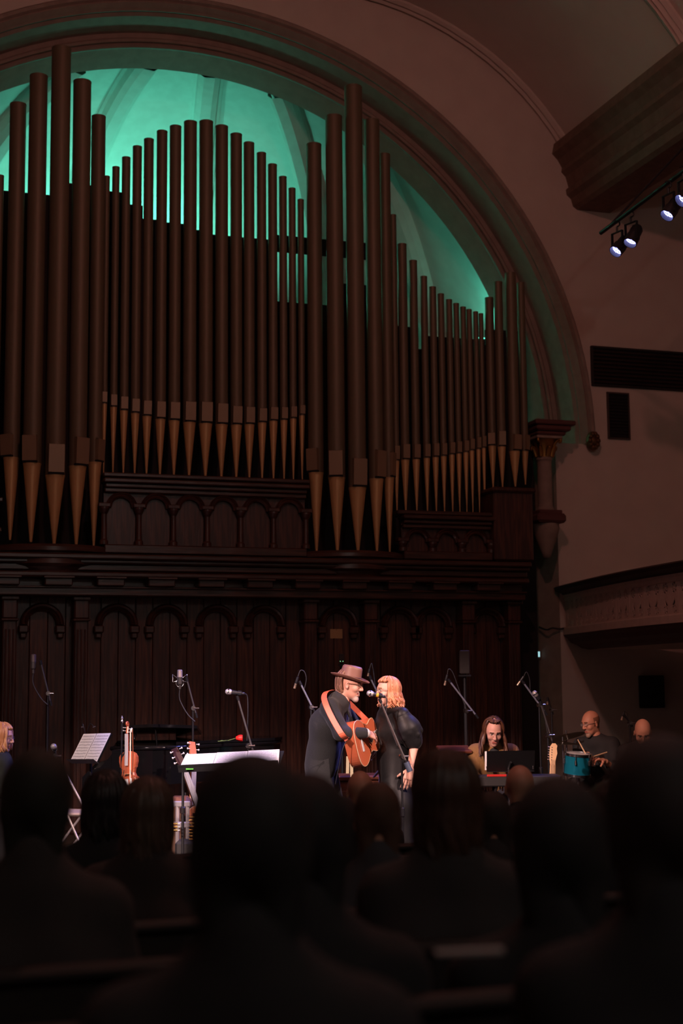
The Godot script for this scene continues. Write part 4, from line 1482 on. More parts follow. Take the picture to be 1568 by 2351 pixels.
func stage_things() -> void:
	var honey := grain("honey_spruce", Color(0.50, 0.15, 0.06), Color(0.58, 0.20, 0.085), 0.3, Vector3(6, 0.6, 6), 0.02, 0.0, 0.4)
	var redwood := grain("red_mahogany", Color(0.34, 0.075, 0.03), Color(0.44, 0.11, 0.045), 0.28, Vector3(6, 0.6, 6), 0.02, 0.0, 0.5)
	grand_piano()
	rose()
	# ---- microphones and stands, from left to right
	var blue := M("boom_blue_lit", 0.20, 0.21, 0.26, 0.4, 0.3)  # blue stage light put into the colour of these dark booms
	var steel := M("boom_steel", 0.35, 0.33, 0.33, 0.3, 0.9)
	mic_stand("boom stand slanting beside the dark studio microphone at the far left", Vector3.ZERO, Vector3(1.600, 1.518, -13.696), Vector3(1.634, 1.403, -13.699), Vector3(1.525, 1.816, -13.682), M("boom_grey", 0.16, 0.15, 0.16, 0.35, 0.8))
	big_mic("large dark studio microphone hanging above the left edge of the piano", Vector3(1.462, 1.812, -13.703), M("dark_grille", 0.13, 0.10, 0.10, 0.5, 0.4), false)
	mic_stand("boom stand slanting over the piano lid beside the silver studio microphone", Vector3.ZERO, Vector3(2.837, 1.372, -12.987), Vector3(2.874, 1.284, -12.986), Vector3(2.772, 1.647, -12.973), M("boom_grey"))
	big_mic("silver studio microphone in a wire shock mount above the piano", Vector3(2.714, 1.652, -12.992), M("silver_grille", 0.55, 0.47, 0.46, 0.45, 0.6), true)
	vocal_mic("vocal microphone with white ball grille seen end on, left of the white score", Vector3(1.479, 1.083, -12.200), Vector3(1.515, 1.045, -12.405))
	mic_stand("low stand under the white ball vocal microphone at the left", Vector3.ZERO, Vector3(1.516, 0.997, -12.410), Vector3(1.525, 0.904, -12.441), Vector3(1.515, 1.038, -12.406), steel)
	vocal_mic("vocal microphone pointing left above the piano, alone on its slanted stand", Vector3(2.877, 1.525, -11.787), Vector3(3.010, 1.506, -11.745), false, [Vector3(3.010, 1.506, -11.745), Vector3(3.037, 1.480, -11.761), Vector3(3.045, 1.334, -11.777), Vector3(3.052, 1.113, -11.835)])
	mic_stand("slanted steel stand holding the vocal microphone over the piano", Vector3.ZERO, Vector3(3.051, 1.071, -11.787), Vector3(3.102, 0.987, -11.781), Vector3(2.952, 1.481, -11.768), steel)
	pencil_mic("small pencil microphone behind the man in the hat, left of his shoulder", Vector3(3.718, 1.653, -12.553), Vector3(3.691, 1.547, -12.576), [Vector3(3.718, 1.653, -12.553), Vector3(3.739, 1.708, -12.539), Vector3(3.774, 1.692, -12.530), Vector3(3.791, 1.625, -12.533), Vector3(3.774, 1.530, -12.550)])
	mic_stand("blue-lit boom stand behind the man's back", Vector3.ZERO, Vector3(3.840, 1.372, -12.549), Vector3(3.879, 1.316, -12.543), Vector3(3.735, 1.602, -12.555), blue)
	pencil_mic("small pencil microphone between the two singers' heads", Vector3(4.473, 1.723, -12.719), Vector3(4.460, 1.654, -12.732), [Vector3(4.473, 1.723, -12.719), Vector3(4.487, 1.771, -12.708), Vector3(4.505, 1.702, -12.711), Vector3(4.525, 1.572, -12.722)])
	mic_stand("blue-lit boom stand behind the two singers", Vector3.ZERO, Vector3(4.570, 1.465, -12.720), Vector3(4.604, 1.383, -12.719), Vector3(4.475, 1.649, -12.728), blue)
	vocal_mic("vocal microphone with a yellow band between the singers' mouths", Vector3(3.862, 1.503, -10.987), Vector3(3.980, 1.474, -10.951), true, [Vector3(3.980, 1.474, -10.951), Vector3(3.994, 1.445, -10.950), Vector3(3.994, 1.333, -10.965), Vector3(4.024, 1.235, -10.967), Vector3(4.086, 1.079, -10.967)])
	mic_stand("slanted steel stand in front of the woman's dress", Vector3.ZERO, Vector3(4.122, 0.995, -10.965), Vector3(4.153, 0.920, -10.912), Vector3(3.940, 1.453, -10.967), steel, true)
	pencil_mic("small pencil microphone above and left of the long-haired musician", Vector3(5.246, 1.664, -12.683), Vector3(5.225, 1.561, -12.703), [Vector3(5.246, 1.664, -12.683), Vector3(5.256, 1.714, -12.674), Vector3(5.297, 1.676, -12.665), Vector3(5.366, 1.490, -12.666), Vector3(5.430, 1.324, -12.666)])
	mic_stand("blue-lit boom stand above the long-haired musician", Vector3.ZERO, Vector3(5.426, 1.315, -12.668), Vector3(5.539, 1.244, -12.640), Vector3(5.259, 1.611, -12.686), blue)
	pencil_mic("small pencil microphone high above the black music stand at the right", Vector3(5.855, 1.640, -12.273), Vector3(5.799, 1.555, -12.302), [Vector3(5.855, 1.640, -12.273), Vector3(5.877, 1.677, -12.261), Vector3(5.907, 1.607, -12.260), Vector3(5.914, 1.485, -12.273)])
	mic_stand("blue-lit boom stand behind the vocal microphone at the right", Vector3.ZERO, Vector3(5.999, 1.370, -12.259), Vector3(6.073, 1.272, -12.248), Vector3(5.841, 1.592, -12.284), blue)
	vocal_mic("vocal microphone with bright ball grille pointing up left, at the right of the stage", Vector3(5.691, 1.481, -11.711), Vector3(5.737, 1.415, -11.704), false, [Vector3(5.737, 1.415, -11.704), Vector3(5.761, 1.372, -11.702), Vector3(5.783, 1.255, -11.709), Vector3(5.814, 1.099, -11.719)])
	mic_stand("slanted steel stand beside the pale guitar headstock", Vector3.ZERO, Vector3(5.813, 1.106, -11.718), Vector3(5.864, 1.013, -11.713), Vector3(5.741, 1.403, -11.704), steel)
	pencil_mic("tiny drum microphone right of the drummer", Vector3(7.266, 1.281, -12.913), Vector3(7.243, 1.194, -12.931), [Vector3(7.266, 1.281, -12.913), Vector3(7.296, 1.250, -12.907), Vector3(7.308, 1.119, -12.919)])
	mic_stand("thin boom stand right of the drummer", Vector3.ZERO, Vector3(7.324, 1.162, -12.909), Vector3(7.350, 1.127, -12.905), Vector3(7.267, 1.242, -12.917), black_metal())
	pencil_mic("tiny microphone by the wall, left of the drummer", Vector3(6.887, 1.424, -13.869), Vector3(6.889, 1.346, -13.878), [])
	mic_stand("thin dark stand by the wall, left of the drummer", Vector3.ZERO, Vector3(6.931, 1.285, -13.872), Vector3(6.950, 1.239, -13.872), Vector3(6.892, 1.397, -13.870), black_metal())
	# ---- column loudspeakers on poles
	for q in [["slim grey column loudspeaker on a pole behind the long-haired musician", Vector3(5.794, 1.793, -13.547), 0.10, 0.24], ["small grey loudspeaker with two pin lights behind the man's hat", Vector3(4.784, 1.851, -14.510), 0.055, 0.10]]:
		var p: Vector3 = q[1]
		var t := thing("loudspeaker", q[0], "loudspeaker", Vector3(p.x, 0, p.z))
		var mb := MB.new()
		mb.box(Vector3(0, p.y, 0), Vector3(q[2], q[3], 0.10), Basis(Vector3.UP, -0.3), 0.008)
		part("cabinet", mb, M("speaker_grey", 0.045, 0.035, 0.033, 0.7), t)
		mb = MB.new()
		mb.box(Basis(Vector3.UP, -0.3) * Vector3(0, 0, 0.051) + Vector3(0, p.y, 0), Vector3(q[2] * 0.86, q[3] * 0.9, 0.004), Basis(Vector3.UP, -0.3))
		part("grille", mb, M("speaker_mesh", 0.03, 0.026, 0.026, 0.8), t)
		mb = MB.new()
		mb.tube([Vector3(0, 0.03, 0), Vector3(0, p.y - q[3] * 0.5, 0)], [0.017], 8)
		mb.box(Vector3(0, p.y - q[3] * 0.5 - 0.02, 0), Vector3(q[2] * 1.3, 0.02, 0.1), Basis(Vector3.UP, -0.3), 0.004)
		part("pole", mb, black_metal(), t)
		mb = MB.new()
		mb.lathe([Vector2(0.0, 0.03), Vector2(0.16, 0.025), Vector2(0.17, 0.0), Vector2(0.0, 0.0)], Transform3D(), 16)
		part("base", mb, black_metal(), t)
		if q[2] < 0.07:
			for s in [-1.0, 1.0]:
				mb = MB.new()
				mb.ball(Basis(Vector3.UP, -0.3) * Vector3(s * 0.014, -0.03, 0.055) + Vector3(0, p.y, 0), Vector3(0.004, 0.004, 0.004), Basis(), 6, 4)
				var led := M("pin_led", 0.6, 0.9, 0.6, 0.4)
				led.emission_enabled = true
				led.emission = Color(0.6, 1.0, 0.7)
				led.emission_energy_multiplier = 1.5
				part("led", mb, led, t)
	# ---- the score on the stand at the left
	var a := Vector3(1.678, 0.929, -12.684)
	var b := Vector3(1.840, 0.948, -12.203)
	var c := Vector3(1.971, 1.182, -12.300)
	var e := Vector3(1.809, 1.164, -12.780)
	music_stand("black music stand at the left carrying an open white score", a, b, (e - a), (a + b + c + e) * 0.25 + AWAY * 0.05)
	var sc := thing("open_score", "open white score of two pages on the left music stand", "sheet music", a)
	page("page", a, a.lerp(b, 0.49), e.lerp(c, 0.49) , e, sc, a)
	page("page", a.lerp(b, 0.51), b, c, e.lerp(c, 0.51), sc, a)
	# a clip lamp, switched off, on its desk
	var cl := thing("clip_lamp", "small clip lamp with two thin necks behind the left score", "lamp", e)
	for q in [[Vector3(1.802, 1.224, -12.817), 0.0], [Vector3(1.886, 1.226, -12.683), 1.0]]:
		var mb := MB.new()
		var h: Vector3 = q[0] - e
		mb.tube(curve([Vector3(0.02, -0.02, 0), h * 0.6 + Vector3(0, 0.05, 0), h], 5), [0.003], 5)
		part("neck", mb, black_metal(), cl)
		mb = MB.new()
		mb.box(h, Vector3(0.03, 0.012, 0.02), Basis(Vector3.BACK, 0.3), 0.004)
		part("head", mb, chrome(), cl)
	# ---- the wide stand in the middle with three sheets
	a = Vector3(2.381, 0.908, -11.446)
	b = Vector3(3.108, 0.948, -11.042)
	c = Vector3(3.180, 1.053, -11.270)
	e = Vector3(2.491, 1.017, -11.682)
	music_stand("wide black music stand in the middle carrying three loose white sheets", a, b, e - a, Vector3(2.449, 0.896, -11.584))
	for i in 3:
		var sh := thing("music_sheet", ["white music sheet at the left of the wide stand", "white music sheet in the middle of the wide stand", "white music sheet at the right of the wide stand"][i], "sheet music", a.lerp(b, i / 3.0), 0.0, "loose sheets on the wide stand")
		var l0 := i / 3.0 + 0.004
		var l1 := (i + 1) / 3.0 - 0.002
		var lift := Vector3(0, 0.003 * i, 0)
		page("page", a.lerp(b, l0) + lift, a.lerp(b, l1) + lift, e.lerp(c, l1) + lift, e.lerp(c, l0) + lift, sh, a.lerp(b, i / 3.0))
	var mb := MB.new()
	var gp := Vector3(2.434, 0.913, -11.396)
	mb.tube([Vector3.ZERO, RIGHT * 0.06], [0.007, 0.005], 6)
	var pen := part("highlighter", mb, M("green_plastic", 0.10, 0.62, 0.06, 0.4), self)
	pen.position = gp
	tag(pen, "green highlighter on the lip of the wide music stand", "pen")
	# ---- violin with its bow on a stand
	violin(Vector3(2.098, 0.792, -12.085), redwood)
	# ---- guitars standing on stands
	for q in [["guitar_on_stand", "acoustic guitar on a stand whose headstock with white pegs shows left of the wide score", Vector3(2.600, 0.898, -12.595), 0.32, M("dark_rosewood", 0.05, 0.02, 0.012, 0.3)], ["guitar_on_stand", "acoustic guitar on a stand whose orange headstock peeps over the wide score", Vector3(2.811, 0.994, -12.937), -0.15, honey]]:
		var head: Vector3 = q[2]
		var s := 1.0
		var bs := Basis(Vector3.UP, 0.4) * Basis(Vector3.BACK, q[3]) * Basis(Vector3.RIGHT, -0.16)
		var foot := head - bs * Vector3(0, 0.97, 0)
		foot.y = 0.06
		acoustic_guitar("acoustic_guitar", q[1], foot, bs, honey, q[4])
		stand_for("tube stand under the " + ("left" if q[3] > 0 else "right") + " of the two guitars behind the wide score", Vector3(foot.x, 0, foot.z), "guitar_stand")
	electric_guitar(Vector3(5.820, 0.978, -11.626))
	trumpet(Vector3(2.315, 0.763, -11.540))
	# ---- a low rack with pale rails and a set of short brass bars on it
	var rk := thing("low_rack", "low rack of pale grey rails beside the trumpet", "rack", Vector3(2.819, 0.000, -13.554) * Vector3(1, 0, 1))
	var ra := Vector3(2.477, 0.564, -12.360)
	var rb := Vector3(2.641, 0.570, -12.199)
	rk.position = Vector3(ra.x, 0, ra.z)
	var grey := M("pale_grey_metal", 0.42, 0.38, 0.38, 0.4, 0.4)
	for y in [[0.0, "top_rail"], [-0.175, "lower_rail"]]:
		mb = MB.new()
		mb.bar(Vector3(0, ra.y + y[0], 0), rb - ra + Vector3(0, ra.y + y[0], 0), 0.035, 0.05, Vector3.UP, 0.008)
		part(y[1], mb, grey, rk)
	for k in [0.1, 0.45, 0.9]:
		mb = MB.new()
		var p: Vector3 = (rb - ra) * k
		mb.bar(Vector3(p.x, 0.0, p.z), Vector3(p.x, ra.y, p.z), 0.03, 0.03, Vector3.BACK, 0.006)
		part("post", mb, grey, rk)
	var bb := thing("brass_bars", "set of short brass bars stacked at the foot of the wide stand", "brass bars", Vector3(2.578, 0.291, -11.937))
	for i in 8:
		mb = MB.new()
		var y := 0.012 + i * 0.026
		mb.tube([Vector3(0, y, 0), RIGHT * (0.085 - 0.003 * i) + Vector3(0, y, 0)], [0.007], 8)
		part("bar", mb, M("bright_brass", 0.75, 0.42, 0.14, 0.25, 1.0), bb)
	mb = MB.new()
	mb.box(RIGHT * 0.045 + Vector3(0, 0.105, -0.02), Vector3(0.02, 0.24, 0.02))
	part("holder", mb, black_metal(), bb)
	bb.position.y = Vector3(2.578, 0.291, -11.937).y
	mb = MB.new()
	mb.box(Vector3(0, 0, 0), Vector3(0.3, bb.position.y - 0.0, 0.24), Basis(Vector3.UP, -0.32), 0.02)
	var cs := part("instrument_case", mb, M("case_black", 0.02, 0.018, 0.018, 0.6), self)
	cs.position = Vector3(bb.position.x + 0.05, bb.position.y * 0.5, bb.position.z - 0.03)
	tag(cs, "black case under the short brass bars", "case")
	var am := thing("small_amplifier", "small brown cabinet with rounded top behind the low rack", "amplifier", Vector3(Vector3(2.666, 0.591, -12.718).x, 0, Vector3(2.666, 0.591, -12.718).z))
	mb = MB.new()
	mb.box(Vector3(0, 0.30, 0), Vector3(0.20, 0.60, 0.2), Basis(Vector3.UP, -0.32), 0.04)
	part("cabinet", mb, M("brown_cabinet", 0.16, 0.06, 0.03, 0.6), am)
	mb = MB.new()
	mb.box(Basis(Vector3.UP, -0.32) * Vector3(0, 0.28, 0.1), Vector3(0.15, 0.42, 0.012), Basis(Vector3.UP, -0.32), 0.004)
	part("grille_cloth", mb, M("brown_cloth", 0.10, 0.05, 0.03, 0.9), am)
	folding_chair(Vector3(1.829, 0.344, -13.292))
	console()
	drums()

func grand_piano() -> void:
	# keyboard to the left, tail to the right; local x runs along the case from keyboard to tail, z towards the pews
	var o := Vector3(2.298, 0.673, -14.103)
	var at := Vector3(o.x, 0, o.z)
	var t := thing("grand_piano", "glossy black grand piano with its front lid raised, tail to the right", "piano", at, -0.20)
	var blk := gloss_black()
	var L := 1.66
	var out := PackedVector2Array([Vector2(0, 0.62), Vector2(0.0, -0.80), Vector2(1.45, -0.80), Vector2(1.60, -0.74), Vector2(L, -0.60), Vector2(L, -0.42), Vector2(1.58, -0.22), Vector2(1.40, -0.08), Vector2(1.15, 0.05), Vector2(0.92, 0.22), Vector2(0.74, 0.45), Vector2(0.55, 0.60), Vector2(0.38, 0.64)])
	var flat := Transform3D(Basis(Vector3(1, 0, 0), Vector3(0, 0, 1), Vector3(0, -1, 0)), Vector3.ZERO)     # outline (x, z), prism height downwards
	var mb := MB.new()
	mb.prism(out, -0.98, -0.66, flat)
	part("case", mb, blk, t)
	mb = MB.new()
	var inner := PackedVector2Array()
	for p in out: inner.append(Vector2(lerpf(p.x, 0.8, 0.07), lerpf(p.y, -0.2, 0.07)))
	mb.prism(inner, -0.985, -0.979, flat)
	part("iron_plate", mb, M("gold_plate", 0.20, 0.12, 0.04, 0.4, 0.8), t)
	mb = MB.new()
	for i in 26:
		var z := -0.72 + i * 0.05
		var far := 1.5 if z < -0.3 else 1.5 - (z + 0.3) * 1.2
		mb.tube([Vector3(0.12, 0.995, z), Vector3(maxf(far, 0.4), 0.995, z - 0.06)], [0.0015], 4)
	part("strings", mb, chrome(), t)
	mb = MB.new()                       # the raised rim round the open case
	var rim := []
	for p in out: rim.append(Vector3(p.x, 1.0, p.y))
	mb.tube(rim, [0.022], 6, true)
	part("rim", mb, blk, t)
	mb = MB.new()
	mb.box(Vector3(-0.13, 0.68, -0.09), Vector3(0.26, 0.07, 1.40), Basis(), 0.01)
	part("key_bed", mb, blk, t)
	for z in [-0.76, 0.58]:
		mb = MB.new()
		mb.prism(PackedVector2Array([Vector2(0.02, 0.64), Vector2(-0.27, 0.64), Vector2(-0.27, 0.74), Vector2(-0.22, 0.79), Vector2(-0.10, 0.83), Vector2(-0.02, 0.92), Vector2(0.02, 0.98)]), z - 0.035, z + 0.035)
		part("cheek", mb, blk, t)
	for i in 52:
		mb = MB.new()
		mb.box(Vector3(-0.15, 0.735, -0.70 + 0.0235 * (i + 0.5)), Vector3(0.15, 0.02, 0.0225), Basis(), 0.002)
		part("white_key", mb, M("ivory", 0.75, 0.72, 0.66, 0.3), t)
	for i in 51:
		if i % 7 in [1, 4]: continue
		mb = MB.new()
		mb.box(Vector3(-0.125, 0.75, -0.70 + 0.0235 * (i + 1)), Vector3(0.095, 0.018, 0.011), Basis(), 0.002)
		part("black_key", mb, M("ebony"), t)
	for q in [[0.08, -0.66], [0.08, 0.5], [1.42, -0.5]]:
		mb = MB.new()
		mb.lathe([Vector2(0.075, 0.66), Vector2(0.075, 0.55), Vector2(0.05, 0.50), Vector2(0.042, 0.12), Vector2(0.055, 0.10), Vector2(0.03, 0.08), Vector2(0.03, 0.0)], Transform3D(Basis(), Vector3(q[0], 0, q[1])), 12)
		part("leg", mb, blk, t)
	mb = MB.new()
	for s in [-0.08, 0.08]: mb.tube([Vector3(0.15, 0.66, -0.09 + s), Vector3(0.15, 0.14, -0.09 + s * 0.6)], [0.012], 6)
	mb.box(Vector3(0.15, 0.12, -0.09), Vector3(0.08, 0.06, 0.24), Basis(), 0.01)
	part("lyre", mb, blk, t)
	for s in [-0.06, 0.0, 0.06]:
		mb = MB.new()
		mb.box(Vector3(0.07, 0.08, -0.09 + s), Vector3(0.14, 0.012, 0.025), Basis(), 0.004)
		part("pedal", mb, M("bright_brass", 0.75, 0.42, 0.14, 0.25, 1.0), t)
	# the lid: its rear half lies closed over the tail, the front half stands open on a prop
	mb = MB.new()
	var rear := PackedVector2Array([Vector2(0.60, -0.82), Vector2(1.46, -0.82), Vector2(1.62, -0.76), Vector2(L + 0.02, -0.60), Vector2(L + 0.02, -0.41), Vector2(1.59, -0.20), Vector2(1.41, -0.06), Vector2(1.16, 0.07), Vector2(0.93, 0.24), Vector2(0.75, 0.47), Vector2(0.60, 0.58)])
	mb.prism(rear, -1.05, -1.022, flat)
	part("rear_lid", mb, blk, t)
	mb = MB.new()
	var lift := Transform3D(Basis(Vector3.RIGHT, -0.10), Vector3(0, 1.05, -0.82))
	var pf := PackedVector2Array([Vector2(0.0, 0.0), Vector2(0.60, 0.0), Vector2(0.86, 0.3), Vector2(0.80, 1.18), Vector2(0.38, 1.42), Vector2(0.10, 1.30)])
	mb.prism(pf, -0.03, 0.0, lift * flat)
	part("front_lid", mb, blk, t)
	mb = MB.new()
	mb.tube([Vector3(0.42, 1.0, 0.5), lift * Vector3(0.40, 0.0, 1.30)], [0.009], 6)
	part("lid_prop", mb, blk, t)
	mb = MB.new()
	mb.box(Vector3(0.20, 1.08, -0.10), Vector3(0.02, 0.20, 0.66), Basis(Vector3.BACK, -0.35), 0.006)
	part("music_desk", mb, blk, t)

func rose() -> void:
	var at := Vector3(3.311, 1.076, -13.133)
	at.y = 1.05 + 0.035
	var t := thing("red_rose", "single red rose lying on the piano lid", "rose", at)
	var red := M("rose_red", 0.62, 0.015, 0.012, 0.5)
	var bs := Basis(RIGHT.cross(Vector3.UP), RIGHT, Vector3.UP)
	for i in 9:
		var an := i * 2.4
		var mb := MB.new()
		var r := 0.012 + 0.0025 * i
		var rows := []
		for j in 5:
			var line := []
			for k in 7:
				var u := an + (k - 3) * 0.30
				var rr := r * (0.5 + 0.5 * sin(j / 4.0 * PI * 0.72)) + 0.003 * j * 0.25
				line.append(bs * Vector3(cos(u) * rr, -0.030 + j * 0.0155, sin(u) * rr))
			rows.append(line)
		mb.sheet(rows)
		part("petal", mb, red, t)
	var mb := MB.new()
	mb.tube([-RIGHT * 0.03, -RIGHT * 0.10 + Vector3(0, -0.02, 0), -RIGHT * 0.20 + Vector3(0, -0.028, 0)], [0.004], 6)
	part("stem", mb, M("stem_green", 0.10, 0.16, 0.05, 0.6), t)
	for i in 3:
		mb = MB.new()
		mb.ball(-RIGHT * (0.09 + 0.035 * i) + Vector3(0, -0.02, 0.012 * (1 if i % 2 else -1)), Vector3(0.02, 0.003, 0.010), Basis(Vector3.UP, 0.6), 8, 5)
		part("leaf", mb, M("leaf_green", 0.08, 0.14, 0.05, 0.6), t)

func violin(foot: Vector3, wood: Material) -> void:
	# local: y up along the neck, z towards the pews
	var sh := 0.0
	var at := Vector3(2.101, 0.679, -12.098)
	var lean := Basis(Vector3.UP, -0.32 - 0.35) * Basis(Vector3.BACK, 0.06) * Basis(Vector3.RIGHT, -0.06)
	var t := thing("violin", "reddish brown violin standing upright on its stand", "violin", at)
	t.basis = lean
	var prof := [[0.0, 0.0], [0.01, 0.35], [0.05, 0.75], [0.14, 1.0], [0.25, 0.99], [0.35, 0.84], [0.39, 0.84], [0.42, 0.66], [0.50, 0.54], [0.59, 0.60], [0.63, 0.72], [0.66, 0.72], [0.75, 0.80], [0.86, 0.79], [0.94, 0.62], [0.985, 0.30], [1.0, 0.0]]
	var pl := PackedVector2Array()
	for q in prof: pl.append(Vector2(q[1] * 0.103, q[0] * 0.355))
	for i in range(prof.size() - 2, 0, -1): pl.append(Vector2(-prof[i][1] * 0.103, prof[i][0] * 0.355))
	var mb := MB.new()
	mb.prism(pl, -0.016, 0.016)
	var body := part("body", mb, wood, t)
	mb = MB.new()
	for z in [0.016, -0.016]:                  # arched plates
		var c := Vector2(0, 0.175)
		var sgn := signf(z)
		for i in pl.size():
			var a := pl[i]
			var b := pl[(i + 1) % pl.size()]
			for k in 3:
				var f0 := 1.0 - k / 3.0
				var f1 := 1.0 - (k + 1) / 3.0
				var z0: float = z + sgn * 0.014 * (1.0 - f0 * f0)
				var z1: float = z + sgn * 0.014 * (1.0 - f1 * f1)
				var p0 := c + (a - c) * f0 * 1.02
				var p1 := c + (b - c) * f0 * 1.02
				var p2 := c + (b - c) * f1 * 1.02
				var p3 := c + (a - c) * f1 * 1.02
				mb.face(Vector3(p0.x, p0.y, z0), Vector3(p1.x, p1.y, z0), Vector3(p2.x, p2.y, z1), Vector3(p3.x, p3.y, z1), Vector3(0, 0.175, 0))
	part("plates", mb, wood, t)
	for s in [-1.0, 1.0]:
		mb = MB.new()
		mb.tube(curve([Vector3(s * 0.030, 0.20, 0.031), Vector3(s * 0.036, 0.18, 0.029), Vector3(s * 0.044, 0.15, 0.026), Vector3(s * 0.055, 0.135, 0.023)], 4), [0.003], 5)
		part("f_hole", mb, M("hole_black", 0.01, 0.006, 0.005, 0.9), t)
	mb = MB.new()
	mb.bar(Vector3(0, 0.34, 0.022), Vector3(0, 0.50, 0.022), 0.026, 0.02, Vector3.BACK, 0.006)
	part("neck", mb, wood, t)
	mb = MB.new()
	mb.bar(Vector3(0, 0.235, 0.046), Vector3(0, 0.50, 0.036), 0.028, 0.006, Vector3.BACK)
	part("fingerboard", mb, M("ebony"), t)
	mb = MB.new()
	mb.bar(Vector3(0, 0.02, 0.034), Vector3(0, 0.125, 0.044), 0.03, 0.006, Vector3.BACK)
	part("tailpiece", mb, M("ebony"), t)
	mb = MB.new()
	mb.box(Vector3(0, 0.165, 0.045), Vector3(0.042, 0.004, 0.03), Basis(), 0.001)
	part("bridge", mb, M("maple", 0.55, 0.33, 0.14, 0.5), t)
	mb = MB.new()
	mb.bar(Vector3(0, 0.50, 0.024), Vector3(0, 0.565, 0.010), 0.02, 0.022, Vector3.BACK, 0.005)
	var sp := []
	for i in 15:
		var an := i * 0.62
		var r := 0.021 - i * 0.0011
		sp.append(Vector3(0, 0.583 + sin(an - 1.2) * r, 0.018 + cos(an - 1.2) * r * -1.0))
	mb.tube(sp, [0.009], 7)
	part("scroll", mb, wood, t)
	for i in 4:
		mb = MB.new()
		var s := -1.0 if i % 2 else 1.0
		mb.tube([Vector3(0, 0.512 + i * 0.013, 0.02), Vector3(s * 0.035, 0.515 + i * 0.013, 0.02)], [0.003], 5)
		mb.ball(Vector3(s * 0.042, 0.516 + i * 0.013, 0.02), Vector3(0.009, 0.007, 0.004), Basis(), 8, 5)
		part("tuning_peg", mb, M("ebony"), t)
	mb = MB.new()
	for i in 4: mb.tube([Vector3((i - 1.5) * 0.008, 0.12, 0.05), Vector3((i - 1.5) * 0.009, 0.165, 0.062), Vector3((i - 1.5) * 0.005, 0.505, 0.041)], [0.0008], 4)
	part("strings", mb, chrome(), t)
	# the bow hangs beside it
	var bt := Vector3(2.094, 1.223, -11.936)
	var bow := thing("violin_bow", "violin bow hanging upright against the violin", "bow", bt)
	var dn := Vector3(2.104, 0.769, -11.991) - bt
	mb = MB.new()
	mb.tube(curve([Vector3.ZERO, dn * 0.5 + RIGHT * 0.006, dn], 5), [0.0045], 7)
	part("stick", mb, M("bow_wood", 0.20, 0.06, 0.03, 0.3), bow)
	mb = MB.new()
	mb.bar(RIGHT * -0.016 + dn * 0.02, RIGHT * -0.016 + dn * 0.97, 0.009, 0.002, Vector3.BACK)
	part("hair", mb, M("bow_hair", 0.75, 0.68, 0.60, 0.5), bow)
	mb = MB.new()
	mb.box(RIGHT * -0.008 + dn * 0.95, Vector3(0.02, 0.05, 0.012), Basis(), 0.003)
	part("frog", mb, M("ebony"), bow)
	mb = MB.new()
	mb.box(RIGHT * -0.008 + dn * 0.015, Vector3(0.02, 0.02, 0.008), Basis(), 0.003)
	part("tip", mb, M("ivory", 0.75, 0.72, 0.66, 0.3), bow)
	# the stand with its tall post and pale finial
	var pt := Vector3(2.041, 1.299, -12.145)
	var sd := thing("violin_stand", "tall black stand with a pale pointed finial behind the violin", "instrument stand", Vector3(pt.x, 0, pt.z))
	mb = MB.new()
	mb.tube([Vector3(0, 0.15, 0), Vector3(0, pt.y - 0.01, 0)], [0.008], 8)
	part("post", mb, black_metal(), sd)
	mb = MB.new()
	mb.lathe([Vector2(0.012, -0.03), Vector2(0.014, -0.015), Vector2(0.009, 0.0), Vector2(0.012, 0.008), Vector2(0.003, 0.03), Vector2(0.0, 0.034)], Transform3D(Basis(), Vector3(0, pt.y, 0)), 10)
	part("finial", mb, chrome(), sd)
	mb = MB.new()
	mb.tube([Vector3(0, at.y + 0.30, 0), at - sd.position + Vector3(0, 0.42, 0) + AWAY * 0.01], [0.007], 6)
	mb.tube([Vector3(0, at.y - 0.02, 0), at - sd.position + Vector3(0, -0.01, 0)], [0.009], 6)
	part("hook", mb, black_metal(), sd)
	for i in 3:
		var an := TAU * i / 3
		mb = MB.new()
		mb.tube([Vector3(0, 0.2, 0), Vector3(cos(an) * 0.22, 0.01, sin(an) * 0.22)], [0.008], 6)
		part("leg", mb, black_metal(), sd)

